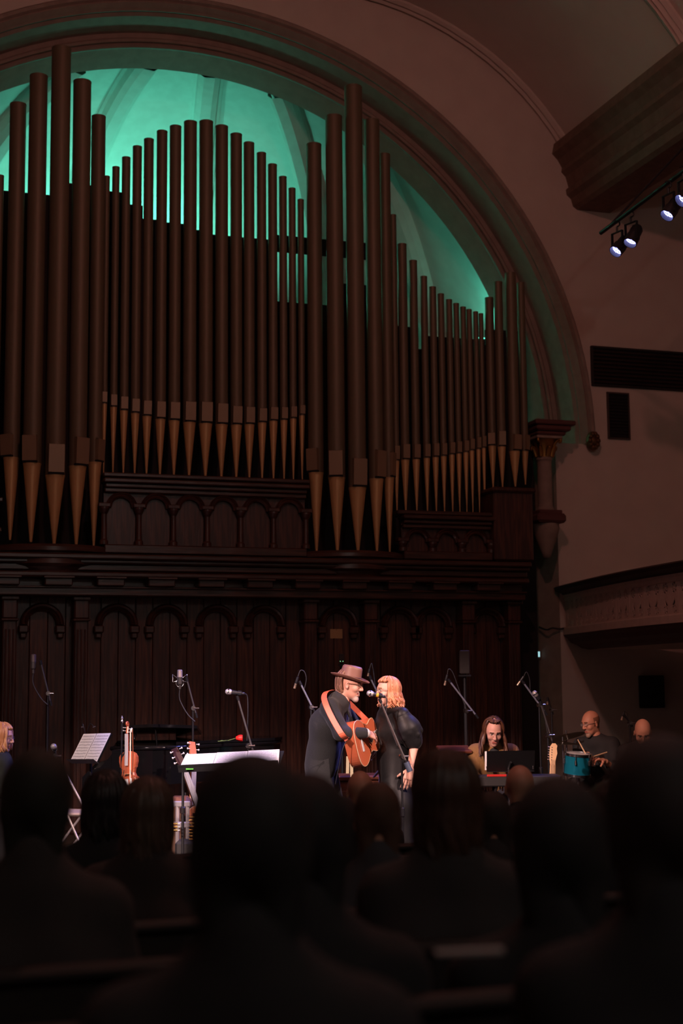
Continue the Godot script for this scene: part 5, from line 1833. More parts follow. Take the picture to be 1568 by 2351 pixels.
func electric_guitar(head: Vector3) -> void:
	var bs := Basis(Vector3.UP, -0.5) * Basis(Vector3.BACK, -0.06) * Basis(Vector3.RIGHT, -0.12)
	var foot := head - bs * Vector3(0, 0.96, 0)
	foot.y = 0.06
	var t := thing("electric_guitar", "electric guitar with pale maple headstock standing beside the drums", "guitar", foot)
	t.basis = bs
	var maple := M("pale_maple", 0.72, 0.47, 0.25, 0.35)
	var mb := MB.new()
	var o := PackedVector2Array()
	for p in curve([Vector3(0, 0.0, 0), Vector3(0.11, 0.02, 0), Vector3(0.155, 0.10, 0), Vector3(0.12, 0.22, 0), Vector3(0.125, 0.30, 0), Vector3(0.11, 0.37, 0), Vector3(0.065, 0.345, 0), Vector3(0.03, 0.32, 0), Vector3(-0.03, 0.36, 0), Vector3(-0.09, 0.40, 0), Vector3(-0.14, 0.35, 0), Vector3(-0.12, 0.25, 0), Vector3(-0.15, 0.13, 0), Vector3(-0.13, 0.03, 0)], 3): o.append(Vector2(p.x, p.y))
	mb.prism(o, -0.022, 0.022)
	part("body", mb, M("guitar_black", 0.02, 0.02, 0.02, 0.25), t)
	mb = MB.new()
	mb.box(Vector3(0.02, 0.2, 0.024), Vector3(0.14, 0.16, 0.004), Basis(), 0.001)
	part("pickguard", mb, M("ivory", 0.75, 0.72, 0.66, 0.3), t)
	mb = MB.new()
	mb.bar(Vector3(0, 0.30, 0.022), Vector3(0, 0.80, 0.022), 0.05, 0.024, Vector3.BACK, 0.008)
	part("neck", mb, maple, t)
	mb = MB.new()
	mb.prism(PackedVector2Array([Vector2(-0.022, 0.79), Vector2(-0.03, 0.83), Vector2(-0.034, 0.90), Vector2(-0.030, 0.955), Vector2(-0.012, 0.985), Vector2(0.016, 0.985), Vector2(0.034, 0.965), Vector2(0.030, 0.94), Vector2(0.036, 0.90), Vector2(0.022, 0.83), Vector2(0.022, 0.79)]), 0.008, 0.024)
	part("headstock", mb, maple, t)
	for i in 6:
		mb = MB.new()
		mb.tube([Vector3(-0.03, 0.84 + i * 0.022, 0.014), Vector3(-0.048, 0.84 + i * 0.022, 0.014)], [0.006], 6)
		mb.tube([Vector3(-0.014, 0.84 + i * 0.022, 0.022), Vector3(-0.014, 0.84 + i * 0.022, 0.034)], [0.004], 6)
		part("tuning_peg", mb, chrome(), t)
	mb = MB.new()
	for i in 6: mb.tube([Vector3(-0.015 + i * 0.006, 0.08, 0.036), Vector3(-0.014 + i * 0.0056, 0.84, 0.037)], [0.0009], 4)
	part("strings", mb, chrome(), t)
	stand_for("tube stand under the electric guitar beside the drums", Vector3(foot.x, 0, foot.z), "guitar_stand")

func trumpet(top: Vector3) -> void:
	# stands bell down on a peg, mouthpiece up; local y up
	var at := top - Vector3(0.02, 0.53, 0)
	var t := thing("trumpet", "brass trumpet standing bell down, mouthpiece up, at the left of the wide stand's pole", "trumpet", at, -0.3)
	var br := M("bright_brass", 0.75, 0.42, 0.14, 0.25, 1.0)
	var mb := MB.new()
	mb.lathe([Vector2(0.060, 0.0), Vector2(0.061, 0.003), Vector2(0.04, 0.025), Vector2(0.026, 0.06), Vector2(0.016, 0.12), Vector2(0.011, 0.20), Vector2(0.008, 0.30)], Transform3D(Basis(), Vector3(0, 0.0, 0)), 18, 0, TAU, true)
	part("bell", mb, br, t)
	mb = MB.new()
	mb.tube(curve([Vector3(0, 0.30, 0), Vector3(0, 0.36, 0), Vector3(0.03, 0.395, 0), Vector3(0.06, 0.36, 0), Vector3(0.06, 0.28, 0)], 5), [0.007], 8)
	mb.tube(curve([Vector3(0.06, 0.2, 0), Vector3(0.06, 0.10, 0), Vector3(0.03, 0.06, 0.01), Vector3(0.012, 0.10, 0.014), Vector3(0.012, 0.44, 0.012)], 5), [0.006], 8)
	part("tubing", mb, br, t)
	for i in 3:
		mb = MB.new()
		var y := 0.19 + i * 0.026
		mb.tube([Vector3(0.0, y, 0), Vector3(0.10, y, 0)], [0.010], 10)
		part("valve", mb, br, t)
		mb = MB.new()
		mb.tube([Vector3(0.10, y, 0), Vector3(0.118, y, 0), Vector3(0.120, y, 0)], [0.003, 0.003, 0.008], 8)
		part("finger_button", mb, M("pearl_peg", 0.75, 0.70, 0.66, 0.3), t)
	mb = MB.new()
	mb.lathe([Vector2(0.005, 0.43), Vector2(0.006, 0.49), Vector2(0.012, 0.51), Vector2(0.0135, 0.53), Vector2(0.010, 0.53), Vector2(0.006, 0.515)], Transform3D(Basis(), Vector3(0.012, 0, 0.012)), 12)
	part("mouthpiece", mb, chrome(), t)
	var sd := thing("trumpet_stand", "small black peg stand inside the trumpet bell", "instrument stand", Vector3(at.x, 0, at.z))
	mb = MB.new()
	mb.lathe([Vector2(0.012, 0.12), Vector2(0.018, at.y), Vector2(0.011, at.y + 0.12), Vector2(0.0, at.y + 0.13)], Transform3D(), 10)
	part("peg", mb, black_metal(), sd)
	for i in 4:
		var an := TAU * i / 4
		mb = MB.new()
		mb.tube([Vector3(0, 0.14, 0), Vector3(cos(an) * 0.12, 0.008, sin(an) * 0.12)], [0.007], 6)
		part("leg", mb, black_metal(), sd)

func folding_chair(at: Vector3) -> void:
	var t := thing("folding_chair", "pale folding chair low at the left behind the audience heads", "chair", Vector3(at.x, 0, at.z), 1.0)
	var m := M("pale_grey_metal", 0.42, 0.38, 0.38, 0.4, 0.4)
	var mb := MB.new()
	mb.box(Vector3(0, 0.44, 0), Vector3(0.42, 0.03, 0.40), Basis(), 0.012)
	part("seat", mb, M("chair_beige", 0.50, 0.40, 0.34, 0.5), t)
	mb = MB.new()
	mb.box(Vector3(0, 0.72, -0.20), Vector3(0.42, 0.09, 0.02), Basis(), 0.008)
	part("backrest", mb, M("chair_beige"), t)
	for s in [-0.2, 0.2]:
		mb = MB.new()
		mb.tube([Vector3(s, 0.0, 0.22), Vector3(s, 0.44, 0.0), Vector3(s, 0.76, -0.20)], [0.011], 8)
		part("leg", mb, m, t)
		mb = MB.new()
		mb.tube([Vector3(s * 0.9, 0.0, -0.22), Vector3(s * 0.9, 0.42, 0.12)], [0.011], 8)
		part("leg", mb, m, t)
	mb = MB.new()
	mb.tube([Vector3(-0.18, 0.12, -0.13), Vector3(0.18, 0.12, -0.13)], [0.009], 8)
	part("stretcher", mb, m, t)

func console() -> void:       # the low wooden chest behind the singers
	var p := Vector3(4.250, 0.847, -12.162)
	var t := thing("wooden_chest", "low reddish wooden chest behind the two singers", "chest", Vector3(p.x, 0, p.z), -0.2)
	var wd := grain("chest_wood", Color(0.10, 0.026, 0.012), Color(0.16, 0.045, 0.02), 0.4, Vector3(0.4, 5, 5), 0.02, 0.1, 0.3)
	var mb := MB.new()
	mb.box(Vector3(0, 0.39, 0), Vector3(0.7, 0.70, 0.36), Basis(), 0.012)
	part("body", mb, wd, t)
	mb = MB.new()
	mb.box(Vector3(0, 0.76, 0), Vector3(0.76, 0.04, 0.40), Basis(), 0.012)
	part("top", mb, wd, t)
	for y in [0.17, 0.48]:
		for x in [0.0]:
			mb = MB.new()
			mb.box(Vector3(x, y + 0.04, 0.182), Vector3(0.60, 0.26, 0.02), Basis(), 0.008)
			part("panel", mb, wd, t)
	mb = MB.new()
	mb.box(Vector3(0, 0.03, 0), Vector3(0.74, 0.06, 0.38), Basis(), 0.012)
	part("plinth", mb, wd, t)
	var q := Vector3(5.045, 0.997, -12.198)
	var d := thing("reading_desk", "dark wooden desk with a lit upper edge right of the woman", "desk", Vector3(q.x, 0, q.z), -0.25)
	mb = MB.new()
	mb.box(Vector3(0.05, q.y - 0.02, 0), Vector3(0.30, 0.03, 0.26), Basis(Vector3.RIGHT, 0.15), 0.008)
	part("top", mb, wd, d)
	mb = MB.new()
	mb.box(Vector3(0.05, (q.y - 0.08) * 0.5, -0.02), Vector3(0.24, q.y - 0.08, 0.18), Basis(), 0.01)
	part("body", mb, wd, d)
	mb = MB.new()
	mb.box(Vector3(0.05, (q.y - 0.08) * 0.5, 0.073), Vector3(0.18, q.y - 0.2, 0.015), Basis(), 0.006)
	part("panel", mb, wd, d)
	# a small paper notice pinned to the organ case
	var n := thing("paper_notice", "small yellowed paper notice pinned to the organ case above the hat", "notice", Vector3(5.192, 2.168, -15.935))
	mb = MB.new()
	mb.box(Vector3.ZERO, Vector3(0.15, 0.11, 0.003))
	part("paper", mb, M("old_paper", 0.42, 0.27, 0.13, 0.8), n)
	mb = MB.new()
	mb.ball(Vector3(0, 0.045, 0.004), Vector3(0.005, 0.005, 0.003), Basis(), 8, 4)
	part("pin", mb, chrome(), n)

func drums() -> void:
	var teal := M("teal_shell", 0.01, 0.20, 0.30, 0.2, 0.4)
	var p := Vector3(6.429, 0.829, -12.345)
	var t := thing("tom_drum", "teal drum with chrome lugs in front of the drummer", "drum", Vector3(p.x, 0, p.z), 0.3)
	var c := Vector3(0, p.y - 0.02, 0)
	var x := Transform3D(Basis(Vector3.RIGHT, 0.12), c)
	var mb := MB.new()
	mb.lathe([Vector2(0.0, -0.11), Vector2(0.125, -0.11), Vector2(0.125, 0.085)], x, 24)
	part("shell", mb, teal, t)
	mb = MB.new()
	mb.lathe([Vector2(0.0, 0.092), Vector2(0.122, 0.09)], x, 24)
	part("drum_head", mb, M("drum_skin", 0.55, 0.53, 0.52, 0.5), t)
	for y in [-0.105, 0.088]:
		mb = MB.new()
		mb.lathe([Vector2(0.122, y - 0.012), Vector2(0.131, y - 0.012), Vector2(0.131, y + 0.012), Vector2(0.122, y + 0.012)], x, 24)
		part("hoop", mb, chrome(), t)
	for i in 6:
		var an := TAU * i / 6 + 0.4
		var d := Vector3(cos(an), 0, sin(an))
		mb = MB.new()
		mb.box(x * (d * 0.133 + Vector3(0, 0.02, 0)), Vector3(0.022, 0.05, 0.02), Basis(Vector3.UP, -an), 0.006)
		mb.tube([x * (d * 0.134 + Vector3(0, 0.0, 0)), x * (d * 0.134 + Vector3(0, 0.10, 0))], [0.005], 6)
		part("lug", mb, chrome(), t)
	mb = MB.new()
	mb.tube([Vector3(0, 0.1, 0), c - Vector3(0, 0.11, 0)], [0.016], 8)
	part("post", mb, chrome(), t)
	for i in 3:
		var an := TAU * i / 3
		mb = MB.new()
		mb.tube([Vector3(0, 0.25, 0), Vector3(cos(an) * 0.25, 0.01, sin(an) * 0.25)], [0.010], 6)
		part("leg", mb, chrome(), t)
	# cymbals, nearly in the dark
	for q in [["dark hi-hat cymbals left of the teal drum", Vector3(6.453, 0.988, -12.689), 0.17, -0.02], ["dark crash cymbal tilted behind the teal drum", Vector3(6.949, 1.018, -13.582), 0.2, 0.25]]:
		var b: Vector3 = q[1]
		var cy := thing("cymbal", q[0], "cymbal", Vector3(b.x, 0, b.z), 0.0, "cymbals")
		var xf := Transform3D(Basis(Vector3.BACK, q[3]), Vector3(0, b.y, 0))
		mb = MB.new()
		var rr: float = q[2]
		mb.lathe([Vector2(0.0, 0.028), Vector2(0.025, 0.022), Vector2(0.04, 0.012), Vector2(rr, -0.008), Vector2(rr, -0.010), Vector2(0.04, 0.009), Vector2(0.0, 0.02)], xf, 28)
		part("plate", mb, M("dark_bronze", 0.06, 0.045, 0.03, 0.4, 0.8), cy)
		mb = MB.new()
		mb.tube([Vector3(0, 0.1, 0), Vector3(0, b.y + 0.06, 0)], [0.009], 8)
		part("rod", mb, chrome(), cy)
		for i in 3:
			var an := TAU * i / 3 + 0.7
			mb = MB.new()
			mb.tube([Vector3(0, 0.25, 0), Vector3(cos(an) * 0.22, 0.01, sin(an) * 0.22)], [0.009], 6)
			part("leg", mb, chrome(), cy)
	for q in [["drumstick standing up over the teal drum", Vector3(6.498, 1.025, -12.457), Vector3(6.527, 0.907, -12.377)], ["drumstick in the drummer's near hand", Vector3(6.499, 0.860, -12.265), Vector3(6.666, 0.889, -12.333)]]:
		var a: Vector3 = q[1]
		var b: Vector3 = q[2]
		var s := thing("drumstick", q[0], "drumstick", a, 0.0, "drumsticks")
		var dir := (b - a).normalized()
		mb = MB.new()
		mb.tube([Vector3.ZERO, dir * 0.06, b - a + dir * 0.1], [0.004, 0.0065, 0.0075], 8)
		part("shaft", mb, M("hickory", 0.62, 0.42, 0.24, 0.5), s)
		mb = MB.new()
		mb.ball(Vector3.ZERO, Vector3(0.006, 0.006, 0.006), Basis(), 8, 6)
		part("tip", mb, M("hickory"), s)
	# the black desk in front of the long-haired musician, seen from behind
	var a := Vector3(5.111, 0.828, -11.508)
	var b := Vector3(5.503, 0.831, -11.378)
	var up := Vector3(5.044, 1.007, -11.348) - a
	var ms := music_stand("black music stand seen from behind in front of the long-haired musician", a, b, up, Vector3(5.273, 0.829, -11.402))
	var e := Vector3(5.126, 0.823, -11.578)
	var sh := thing("music_sheet", "white sheet edge showing left of the black music stand", "sheet music", e)
	mb = MB.new()
	var wide := RIGHT * 0.10
	mb.quad(Vector3.ZERO, wide, wide + up * 0.95, up * 0.95, -AWAY)
	mb.quad(AWAY * 0.002, wide + AWAY * 0.002, wide + up * 0.95 + AWAY * 0.002, up * 0.95 + AWAY * 0.002, AWAY)
	part("page", mb, M("plain_paper", 0.85, 0.84, 0.84, 0.7), sh)
	for bolt in [Vector3(5.272, 0.851, -11.399), Vector3(5.473, 0.849, -11.333)]:
		mb = MB.new()
		mb.box(bolt, Vector3(0.016, 0.03, 0.016), Basis(), 0.004)
		part("desk_bolt", mb, chrome(), ms, ms.position)
	var kb := Vector3(5.206, 0.781, -11.430)
	var ky := thing("stage_keyboard", "low stage keyboard with a painted red light strip below the black music stand", "keyboard", Vector3(kb.x + 0.18, 0, kb.z), -0.32)
	mb = MB.new()
	mb.box(Vector3(0, kb.y - 0.05, -0.1), Vector3(0.72, 0.09, 0.28), Basis(), 0.01)
	part("body", mb, M("case_black", 0.02, 0.018, 0.018, 0.6), ky)
	mb = MB.new()
	mb.box(Vector3(-0.20, kb.y, 0.03), Vector3(0.17, 0.02, 0.02), Basis(), 0.004)  # a red strip of light, put into the colour of this bar
	part("red_light_strip", mb, M("red_light_strip", 0.55, 0.02, 0.015, 0.9), ky)
	for s in [-1.0, 1.0]:
		mb = MB.new()
		mb.tube([Vector3(s * 0.35, 0.01, 0.1), Vector3(s * 0.2, kb.y - 0.095, -0.2)], [0.013], 8)
		mb.tube([Vector3(s * 0.2, kb.y - 0.095, 0.0), Vector3(s * 0.35, 0.01, -0.3)], [0.013], 8)
		part("leg", mb, black_metal(), ky)

func stool(label: String, at: Vector3, h: float) -> void:
	var t := thing("stool", label, "stool", Vector3(at.x, 0, at.z), 0.0, "stools")
	var mb := MB.new()
	mb.lathe([Vector2(0.0, h), Vector2(0.15, h), Vector2(0.17, h - 0.02), Vector2(0.17, h - 0.06), Vector2(0.0, h - 0.06)], Transform3D(), 20)
	part("seat", mb, M("case_black", 0.02, 0.018, 0.018, 0.6), t)
	for i in 4:
		var an := TAU * i / 4 + 0.4
		mb = MB.new()
		mb.tube([Vector3(cos(an) * 0.1, h - 0.06, sin(an) * 0.1), Vector3(cos(an) * 0.2, 0.0, sin(an) * 0.2)], [0.012], 8)
		part("leg", mb, black_metal(), t)

# ------------------------------------------------------------------ people
# joints are given in the hall's metres; the figure's node stands at its feet or seat

func head_field(mb: MB, x: Transform3D, skin: Color, pig: Pigment, cell: float, wide := 1.0, jaw := 1.0, neck_to := Vector3.ZERO) -> void:
	# local: origin between the ears, y up, z out of the face, metres for a head 0.25 high
	var f := Field.new(Vector3(-0.10, -0.21, -0.13), Vector3(0.10, 0.155, 0.145), cell)
	f.ell(Vector3(0, 0.045, -0.012), Vector3(0.076 * wide, 0.098, 0.098), 0.01, skin)
	f.ell(Vector3(0, 0.02, 0.03), Vector3(0.066 * wide, 0.075, 0.062), 0.03, skin)
	f.ell(Vector3(0, -0.055, 0.032), Vector3(0.052 * wide * jaw, 0.058, 0.052), 0.035, skin)
	f.ell(Vector3(0, -0.100, 0.062), Vector3(0.024 * jaw, 0.018, 0.020), 0.025, skin)
	for s in [-1.0, 1.0]:
		f.ell(Vector3(s * 0.042, -0.018, 0.062), Vector3(0.024, 0.022, 0.022), 0.02, skin)
		f.cap(Vector3(s * 0.012, 0.040, 0.088), Vector3(s * 0.046, 0.040, 0.072), 0.010, 0.009, 0.014, skin)
	f.cap(Vector3(0, 0.026, 0.090), Vector3(0, -0.012, 0.108), 0.008, 0.011, 0.012, skin)
	f.ell(Vector3(0, -0.020, 0.108), Vector3(0.012, 0.010, 0.012), 0.008, skin)
	for s in [-1.0, 1.0]:
		f.ell(Vector3(s * 0.012, -0.022, 0.098), Vector3(0.008, 0.008, 0.010), 0.006, skin)
		f.ell(Vector3(s * 0.031, 0.020, 0.094), Vector3(0.016, 0.009, 0.012), 0.008, skin, Basis(), true)
		f.ell(Vector3(s * 0.031, 0.020, 0.074), Vector3(0.0135, 0.0125, 0.0125), 0.003, skin)
		f.ell(Vector3(s * 0.080 * wide, 0.002, -0.004), Vector3(0.008, 0.031, 0.019), 0.008, skin, Basis(Vector3.UP, s * 0.3))
		f.ell(Vector3(s * 0.084 * wide, 0.004, 0.002), Vector3(0.004, 0.018, 0.010), 0.004, skin, Basis(Vector3.UP, s * 0.3), true)
	f.cap(Vector3(-0.019, -0.053, 0.082), Vector3(0.019, -0.053, 0.082), 0.0075, 0.0075, 0.007, skin)
	f.cap(Vector3(-0.017, -0.068, 0.082), Vector3(0.017, -0.068, 0.082), 0.0085, 0.0085, 0.007, skin)
	f.ell(Vector3(0, -0.0605, 0.093), Vector3(0.024, 0.0022, 0.008), 0.003, skin, Basis(), true)
	if pig.beard.a > 0.0:
		f.ell(Vector3(0, -0.105, 0.066), Vector3(0.028, 0.026, 0.024), 0.012, skin)
	f.cap(Vector3(0, -0.05, -0.03), neck_to, 0.054 * minf(wide, 1.05), 0.056, 0.03, skin)
	f.into(mb, x, pig)

func hand_field(mb: MB, x: Transform3D, skin: Color, side: float, curl: float, cell := 0.0035) -> void:
	# local: wrist at the origin, fingers along y, palm towards z, thumb towards x * side
	var f := Field.new(Vector3(-0.09, -0.05, -0.04), Vector3(0.09, 0.20, 0.11), cell)
	f.cap(Vector3(0, -0.03, 0), Vector3(0, 0.015, 0), 0.024, 0.024, 0.02, skin)
	for i in 4:
		var bx := side * (0.030 - 0.020 * i)
		f.cap(Vector3(bx * 0.55, 0.012, 0), Vector3(bx, 0.085, 0), 0.014, 0.0115, 0.016, skin)
	var ln: Array = [0.040, 0.046, 0.042, 0.033]
	for i in 4:
		var p := Vector3(side * (0.031 - 0.0205 * i), 0.088, 0.002)
		var a := curl * (0.55 + 0.08 * i)
		var l: float = ln[i]
		var splay := side * (0.10 - 0.07 * i)
		for k in 3:
			var d := Vector3(sin(splay) * cos(a), cos(a) * cos(splay), sin(a))
			var q := p + d * l
			f.cap(p, q, 0.0098 - 0.0008 * k, 0.0090 - 0.0008 * k, 0.003, skin)
			p = q
			a += curl * 0.75
			l *= 0.68
	var tp := Vector3(side * 0.022, 0.022, 0.006)
	var ta := curl * 0.4
	for k in 3:
		var d := Vector3(side * 0.72 * cos(ta), 0.68, 0.25 + sin(ta) * 0.7).normalized()
		var q: Vector3 = tp + d * [0.038, 0.034, 0.026][k]
		f.cap(tp, q, 0.0125 - 0.0012 * k, 0.0115 - 0.0014 * k, 0.006, skin)
		tp = q
		ta += curl * 0.5
	f.into(mb, x)

func bones(f: Field, o: Vector3, list: Array) -> void:
	for b in list: f.cap(b[0] - o, b[1] - o, b[2], b[3], b[4], b[5])

func field_for(o: Vector3, list: Array, cell: float) -> Field:
	var lo := Vector3(99, 99, 99)
	var hi := -lo
	for b in list:
		var r := maxf(b[2], b[3]) + 0.05
		for p in [b[0] - o, b[1] - o]:
			lo = Vector3(minf(lo.x, p.x - r), minf(lo.y, p.y - r), minf(lo.z, p.z - r))
			hi = Vector3(maxf(hi.x, p.x + r), maxf(hi.y, p.y + r), maxf(hi.z, p.z + r))
	return Field.new(lo, hi, cell)

# one garment or limb set as a smooth skin over bones
func cloth(called: String, list: Array, m: Material, parent: Node3D, at: Vector3, cell: float) -> MeshInstance3D:
	var f := field_for(at, list, cell)
	bones(f, at, list)
	var mb := MB.new()
	f.into(mb, Transform3D())
	return part(called, mb, m, parent)

# the bones of trunk, arms and legs. j: joints; w: how stout; s: extra for cloth
func trunk(j: Dictionary, w: float, s: float, c: Color) -> Array:
	var lat: Vector3 = (j.rs - j.ls).normalized()
	var l := []
	for k in [-1.0, 1.0]:
		l.append([j.pelvis + lat * k * 0.075 * w, j.chest + lat * k * 0.085 * w, 0.105 * w + s, 0.108 * w + s, 0.08, c])
		l.append([j.chest + lat * k * 0.085 * w, j.neck + lat * k * 0.05 + Vector3(0, -0.045, 0), 0.108 * w + s, 0.058 + s, 0.07, c])
	l.append([j.neck + Vector3(0, -0.04, 0), j.rs, 0.062 + s, 0.060 + s, 0.05, c])
	l.append([j.neck + Vector3(0, -0.04, 0), j.ls, 0.062 + s, 0.060 + s, 0.05, c])
	l.append([j.neck + Vector3(0, -0.06, 0), j.neck, 0.06 + s * 0.5, 0.052 + s * 0.3, 0.04, c])
	return l

func arm(sh: Vector3, el: Vector3, wr: Vector3, s: float, c: Color, to := 1.0) -> Array:
	var l := [[sh, el, 0.058 + s, 0.044 + s, 0.035, c]]
	if to > 0.0: l.append([el, el.lerp(wr, to), 0.044 + s, lerpf(0.044, 0.028, to) + s, 0.03, c])
	return l

func leg(hip: Vector3, knee: Vector3, ankle: Vector3, s: float, c: Color) -> Array:
	return [[hip, knee, 0.085 + s, 0.056 + s, 0.05, c], [knee, ankle, 0.055 + s, 0.042 + s, 0.03, c]]

func shoe(called: String, ankle: Vector3, toe: Vector3, m: Material, parent: Node3D, at: Vector3) -> void:
	var c := Color.WHITE
	var heel := Vector3(ankle.x, toe.y, ankle.z) - (toe - ankle) * Vector3(0.25, 0, 0.25)
	cloth(called, [[heel + Vector3(0, 0.042, 0), toe + Vector3(0, 0.034, 0), 0.040, 0.034, 0.02, c], [heel + Vector3(0, 0.045, 0), ankle, 0.04, 0.045, 0.03, c]], m, parent, at, 0.013)

# locks of hair that start on the scalp and hang; len: how far below the ears, wave: how curly
func hair_locks(parent: Node3D, at: Vector3, x: Transform3D, n: int, seed_in: int, c0: Color, c1: Color, length: float, wave: float, from_az: float, to_az: float, thick := 0.011, low := -0.25, fall := Vector3.DOWN, spread := 1.0) -> void:
	var rng := RandomNumberGenerator.new()
	rng.seed = seed_in
	var mb := MB.new()
	var down := x.basis.inverse() * fall
	for i in n:
		var az := lerpf(from_az, to_az, (i + rng.randf()) / n)
		var el0 := rng.randf_range(0.35, 1.45)
		var pts := []
		var rad := []
		var ph := rng.randf() * TAU
		var amp := wave * rng.randf_range(0.6, 1.3)
		var grow := rng.randf_range(1.02, 1.13)
		for k in 7:                          # over the skull
			var el := lerpf(maxf(el0, low + 0.3), low, k / 6.0)
			var d := Vector3(sin(az) * cos(el), sin(el), cos(az) * cos(el))
			pts.append(Vector3(0, 0.035, -0.012) + d * Vector3(0.084, 0.106, 0.106) * grow)
			rad.append(thick * (0.5 + 0.5 * minf(1.0, k / 2.0)))
		var p: Vector3 = pts[6]
		var side := Vector3(cos(az), 0, -sin(az))
		var outw := Vector3(sin(az), 0, cos(az))
		var ll := length * rng.randf_range(0.75, 1.1)
		for k in 8:
			var u := (k + 1) / 8.0
			var q := p + down * ll * u + side * sin(ph + u * 7.0) * amp * u + outw * (cos(ph * 1.3 + u * 6.0) * amp * 0.7 * u + 0.012 * u * spread - 0.03 * u * u)
			pts.append(q)
			rad.append(thick * (1.0 - 0.75 * u * u))
		var w := []
		for q in pts: w.append(x * q - at)
		mb.col = c0.lerp(c1, rng.randf())
		mb.tube(w, rad, 5)
	part("hair", mb, VM("hair_strands", 0.45), parent)

func cap_of_hair(parent: Node3D, at: Vector3, x: Transform3D, c: Color, cell: float, front := 0.04, nape := -0.08, puff := 1.0) -> void:
	var f := Field.new(Vector3(-0.15, -0.22, -0.19), Vector3(0.15, 0.20, 0.14), cell)
	f.ell(Vector3(0, 0.055, -0.022), Vector3(0.086, 0.102, 0.102) * puff, 0.01, c)
	f.cap(Vector3(-0.045, 0.0, -0.055), Vector3(-0.04, nape, -0.06), 0.042 * puff, 0.03 * puff, 0.03, c)
	f.cap(Vector3(0.045, 0.0, -0.055), Vector3(0.04, nape, -0.06), 0.042 * puff, 0.03 * puff, 0.03, c)
	f.ell(Vector3(0, -0.03, 0.115), Vector3(0.075, 0.125 + front, 0.10), 0.015, c, Basis(), true)
	var mb := MB.new()
	f.into(mb, Transform3D(x.basis, x.origin - at))
	part("hair", mb, VM("hair_cap", 0.8), parent)

func glasses(parent: Node3D, at: Vector3, x: Transform3D, m: Material, r := 0.019) -> void:
	var lx := Transform3D(x.basis, x.origin - at)
	var mb := MB.new()
	for s in [-1.0, 1.0]:
		var ring := []
		for i in 14:
			var an := TAU * i / 14
			ring.append(lx * Vector3(s * 0.031 + cos(an) * r * 1.15, 0.017 + sin(an) * r * 0.85, 0.101 - absf(cos(an) * 0.004)))
		mb.tube(ring, [0.0022], 5, true)
		mb.tube([lx * Vector3(s * 0.053, 0.022, 0.098), lx * Vector3(s * 0.080, 0.022, 0.05), lx * Vector3(s * 0.086, 0.018, -0.005)], [0.002], 5)
	mb.tube([lx * Vector3(-0.011, 0.020, 0.104), lx * Vector3(0.011, 0.020, 0.104)], [0.002], 5)
	var fr := part("glasses", mb, m, parent)
	for s in [-1.0, 1.0]:
		mb = MB.new()
		mb.lathe([Vector2(0.0, 0.0), Vector2(r, 0.0)], Transform3D(lx.basis * Basis(Vector3.RIGHT, PI / 2) * Basis.from_scale(Vector3(1.1, 1, 0.82)), lx * Vector3(s * 0.031, 0.017, 0.100)), 12)
		var gl := M("spectacle_glass", 0.9, 0.9, 0.95, 0.05)
		gl.transparency = BaseMaterial3D.TRANSPARENCY_ALPHA
		gl.albedo_color.a = 0.12
		part("lens", mb, gl, fr)

func hand_at(mb: MB, at: Vector3, wrist: Vector3, towards: Vector3, palm: Vector3, skin: Color, side: float, curl: float, cell := 0.004) -> void:
	var y := (towards - wrist).normalized()
	var z := (palm - y * palm.dot(y)).normalized()
	hand_field(mb, Transform3D(Basis(y.cross(z), y, z), wrist - at), skin, side, curl, cell)

# skin and shape of the whole figure in one mesh
func body_of(parent: Node3D, at: Vector3, j: Dictionary, hx: Transform3D, skin: Color, under: Color, pig: Pigment, w: float, cell: float, hcell: float, wide := 1.0, jaw := 1.0) -> void:
	var l := trunk(j, w * 0.94, -0.008, under)
	l += arm(j.rs, j.re, j.rw, -0.004, skin) + arm(j.ls, j.le, j.lw, -0.004, skin)
	l += leg(j.rhip, j.rk, j.ra, -0.008, under) + leg(j.lhip, j.lk, j.la, -0.008, under)
	l.append([j.neck + Vector3(0, -0.02, 0), hx * Vector3(0, -0.11, -0.03), 0.054, 0.050, 0.03, skin])
	l.append([j.ra, j.rt, 0.038, 0.026, 0.02, skin]); l.append([j.la, j.lt, 0.038, 0.026, 0.02, skin])
	var f := field_for(at, l, cell)
	bones(f, at, l)
	var mb := MB.new()
	f.into(mb, Transform3D())
	var nk := hx.affine_inverse() * (j.neck as Vector3)
	if nk.length() > 0.2: nk = nk.normalized() * 0.2
	nk.z = clampf(nk.z, -0.09, 0.04)
	head_field(mb, Transform3D(hx.basis, hx.origin - at), skin, pig, hcell, wide, jaw, nk)
	for h in j.get("hands", []):
		hand_at(mb, at, h[0], h[1], h[2], skin, h[3], h[4], maxf(0.0038, hcell * 0.8))
	part("body", mb, VM("skin", 0.55), parent)

func head_frame(o: Vector3, towards: Vector3, up := Vector3.UP, s := 0.92) -> Transform3D:
	var b := face_basis(towards, up)
	return Transform3D(Basis(b.x * s, b.y * s, b.z * s), o)

# ------------------------------------------------------------------ the band
func band() -> void:
	man()
	woman()
	long_haired()
	drummer()
	bald_man()
	fiddler()

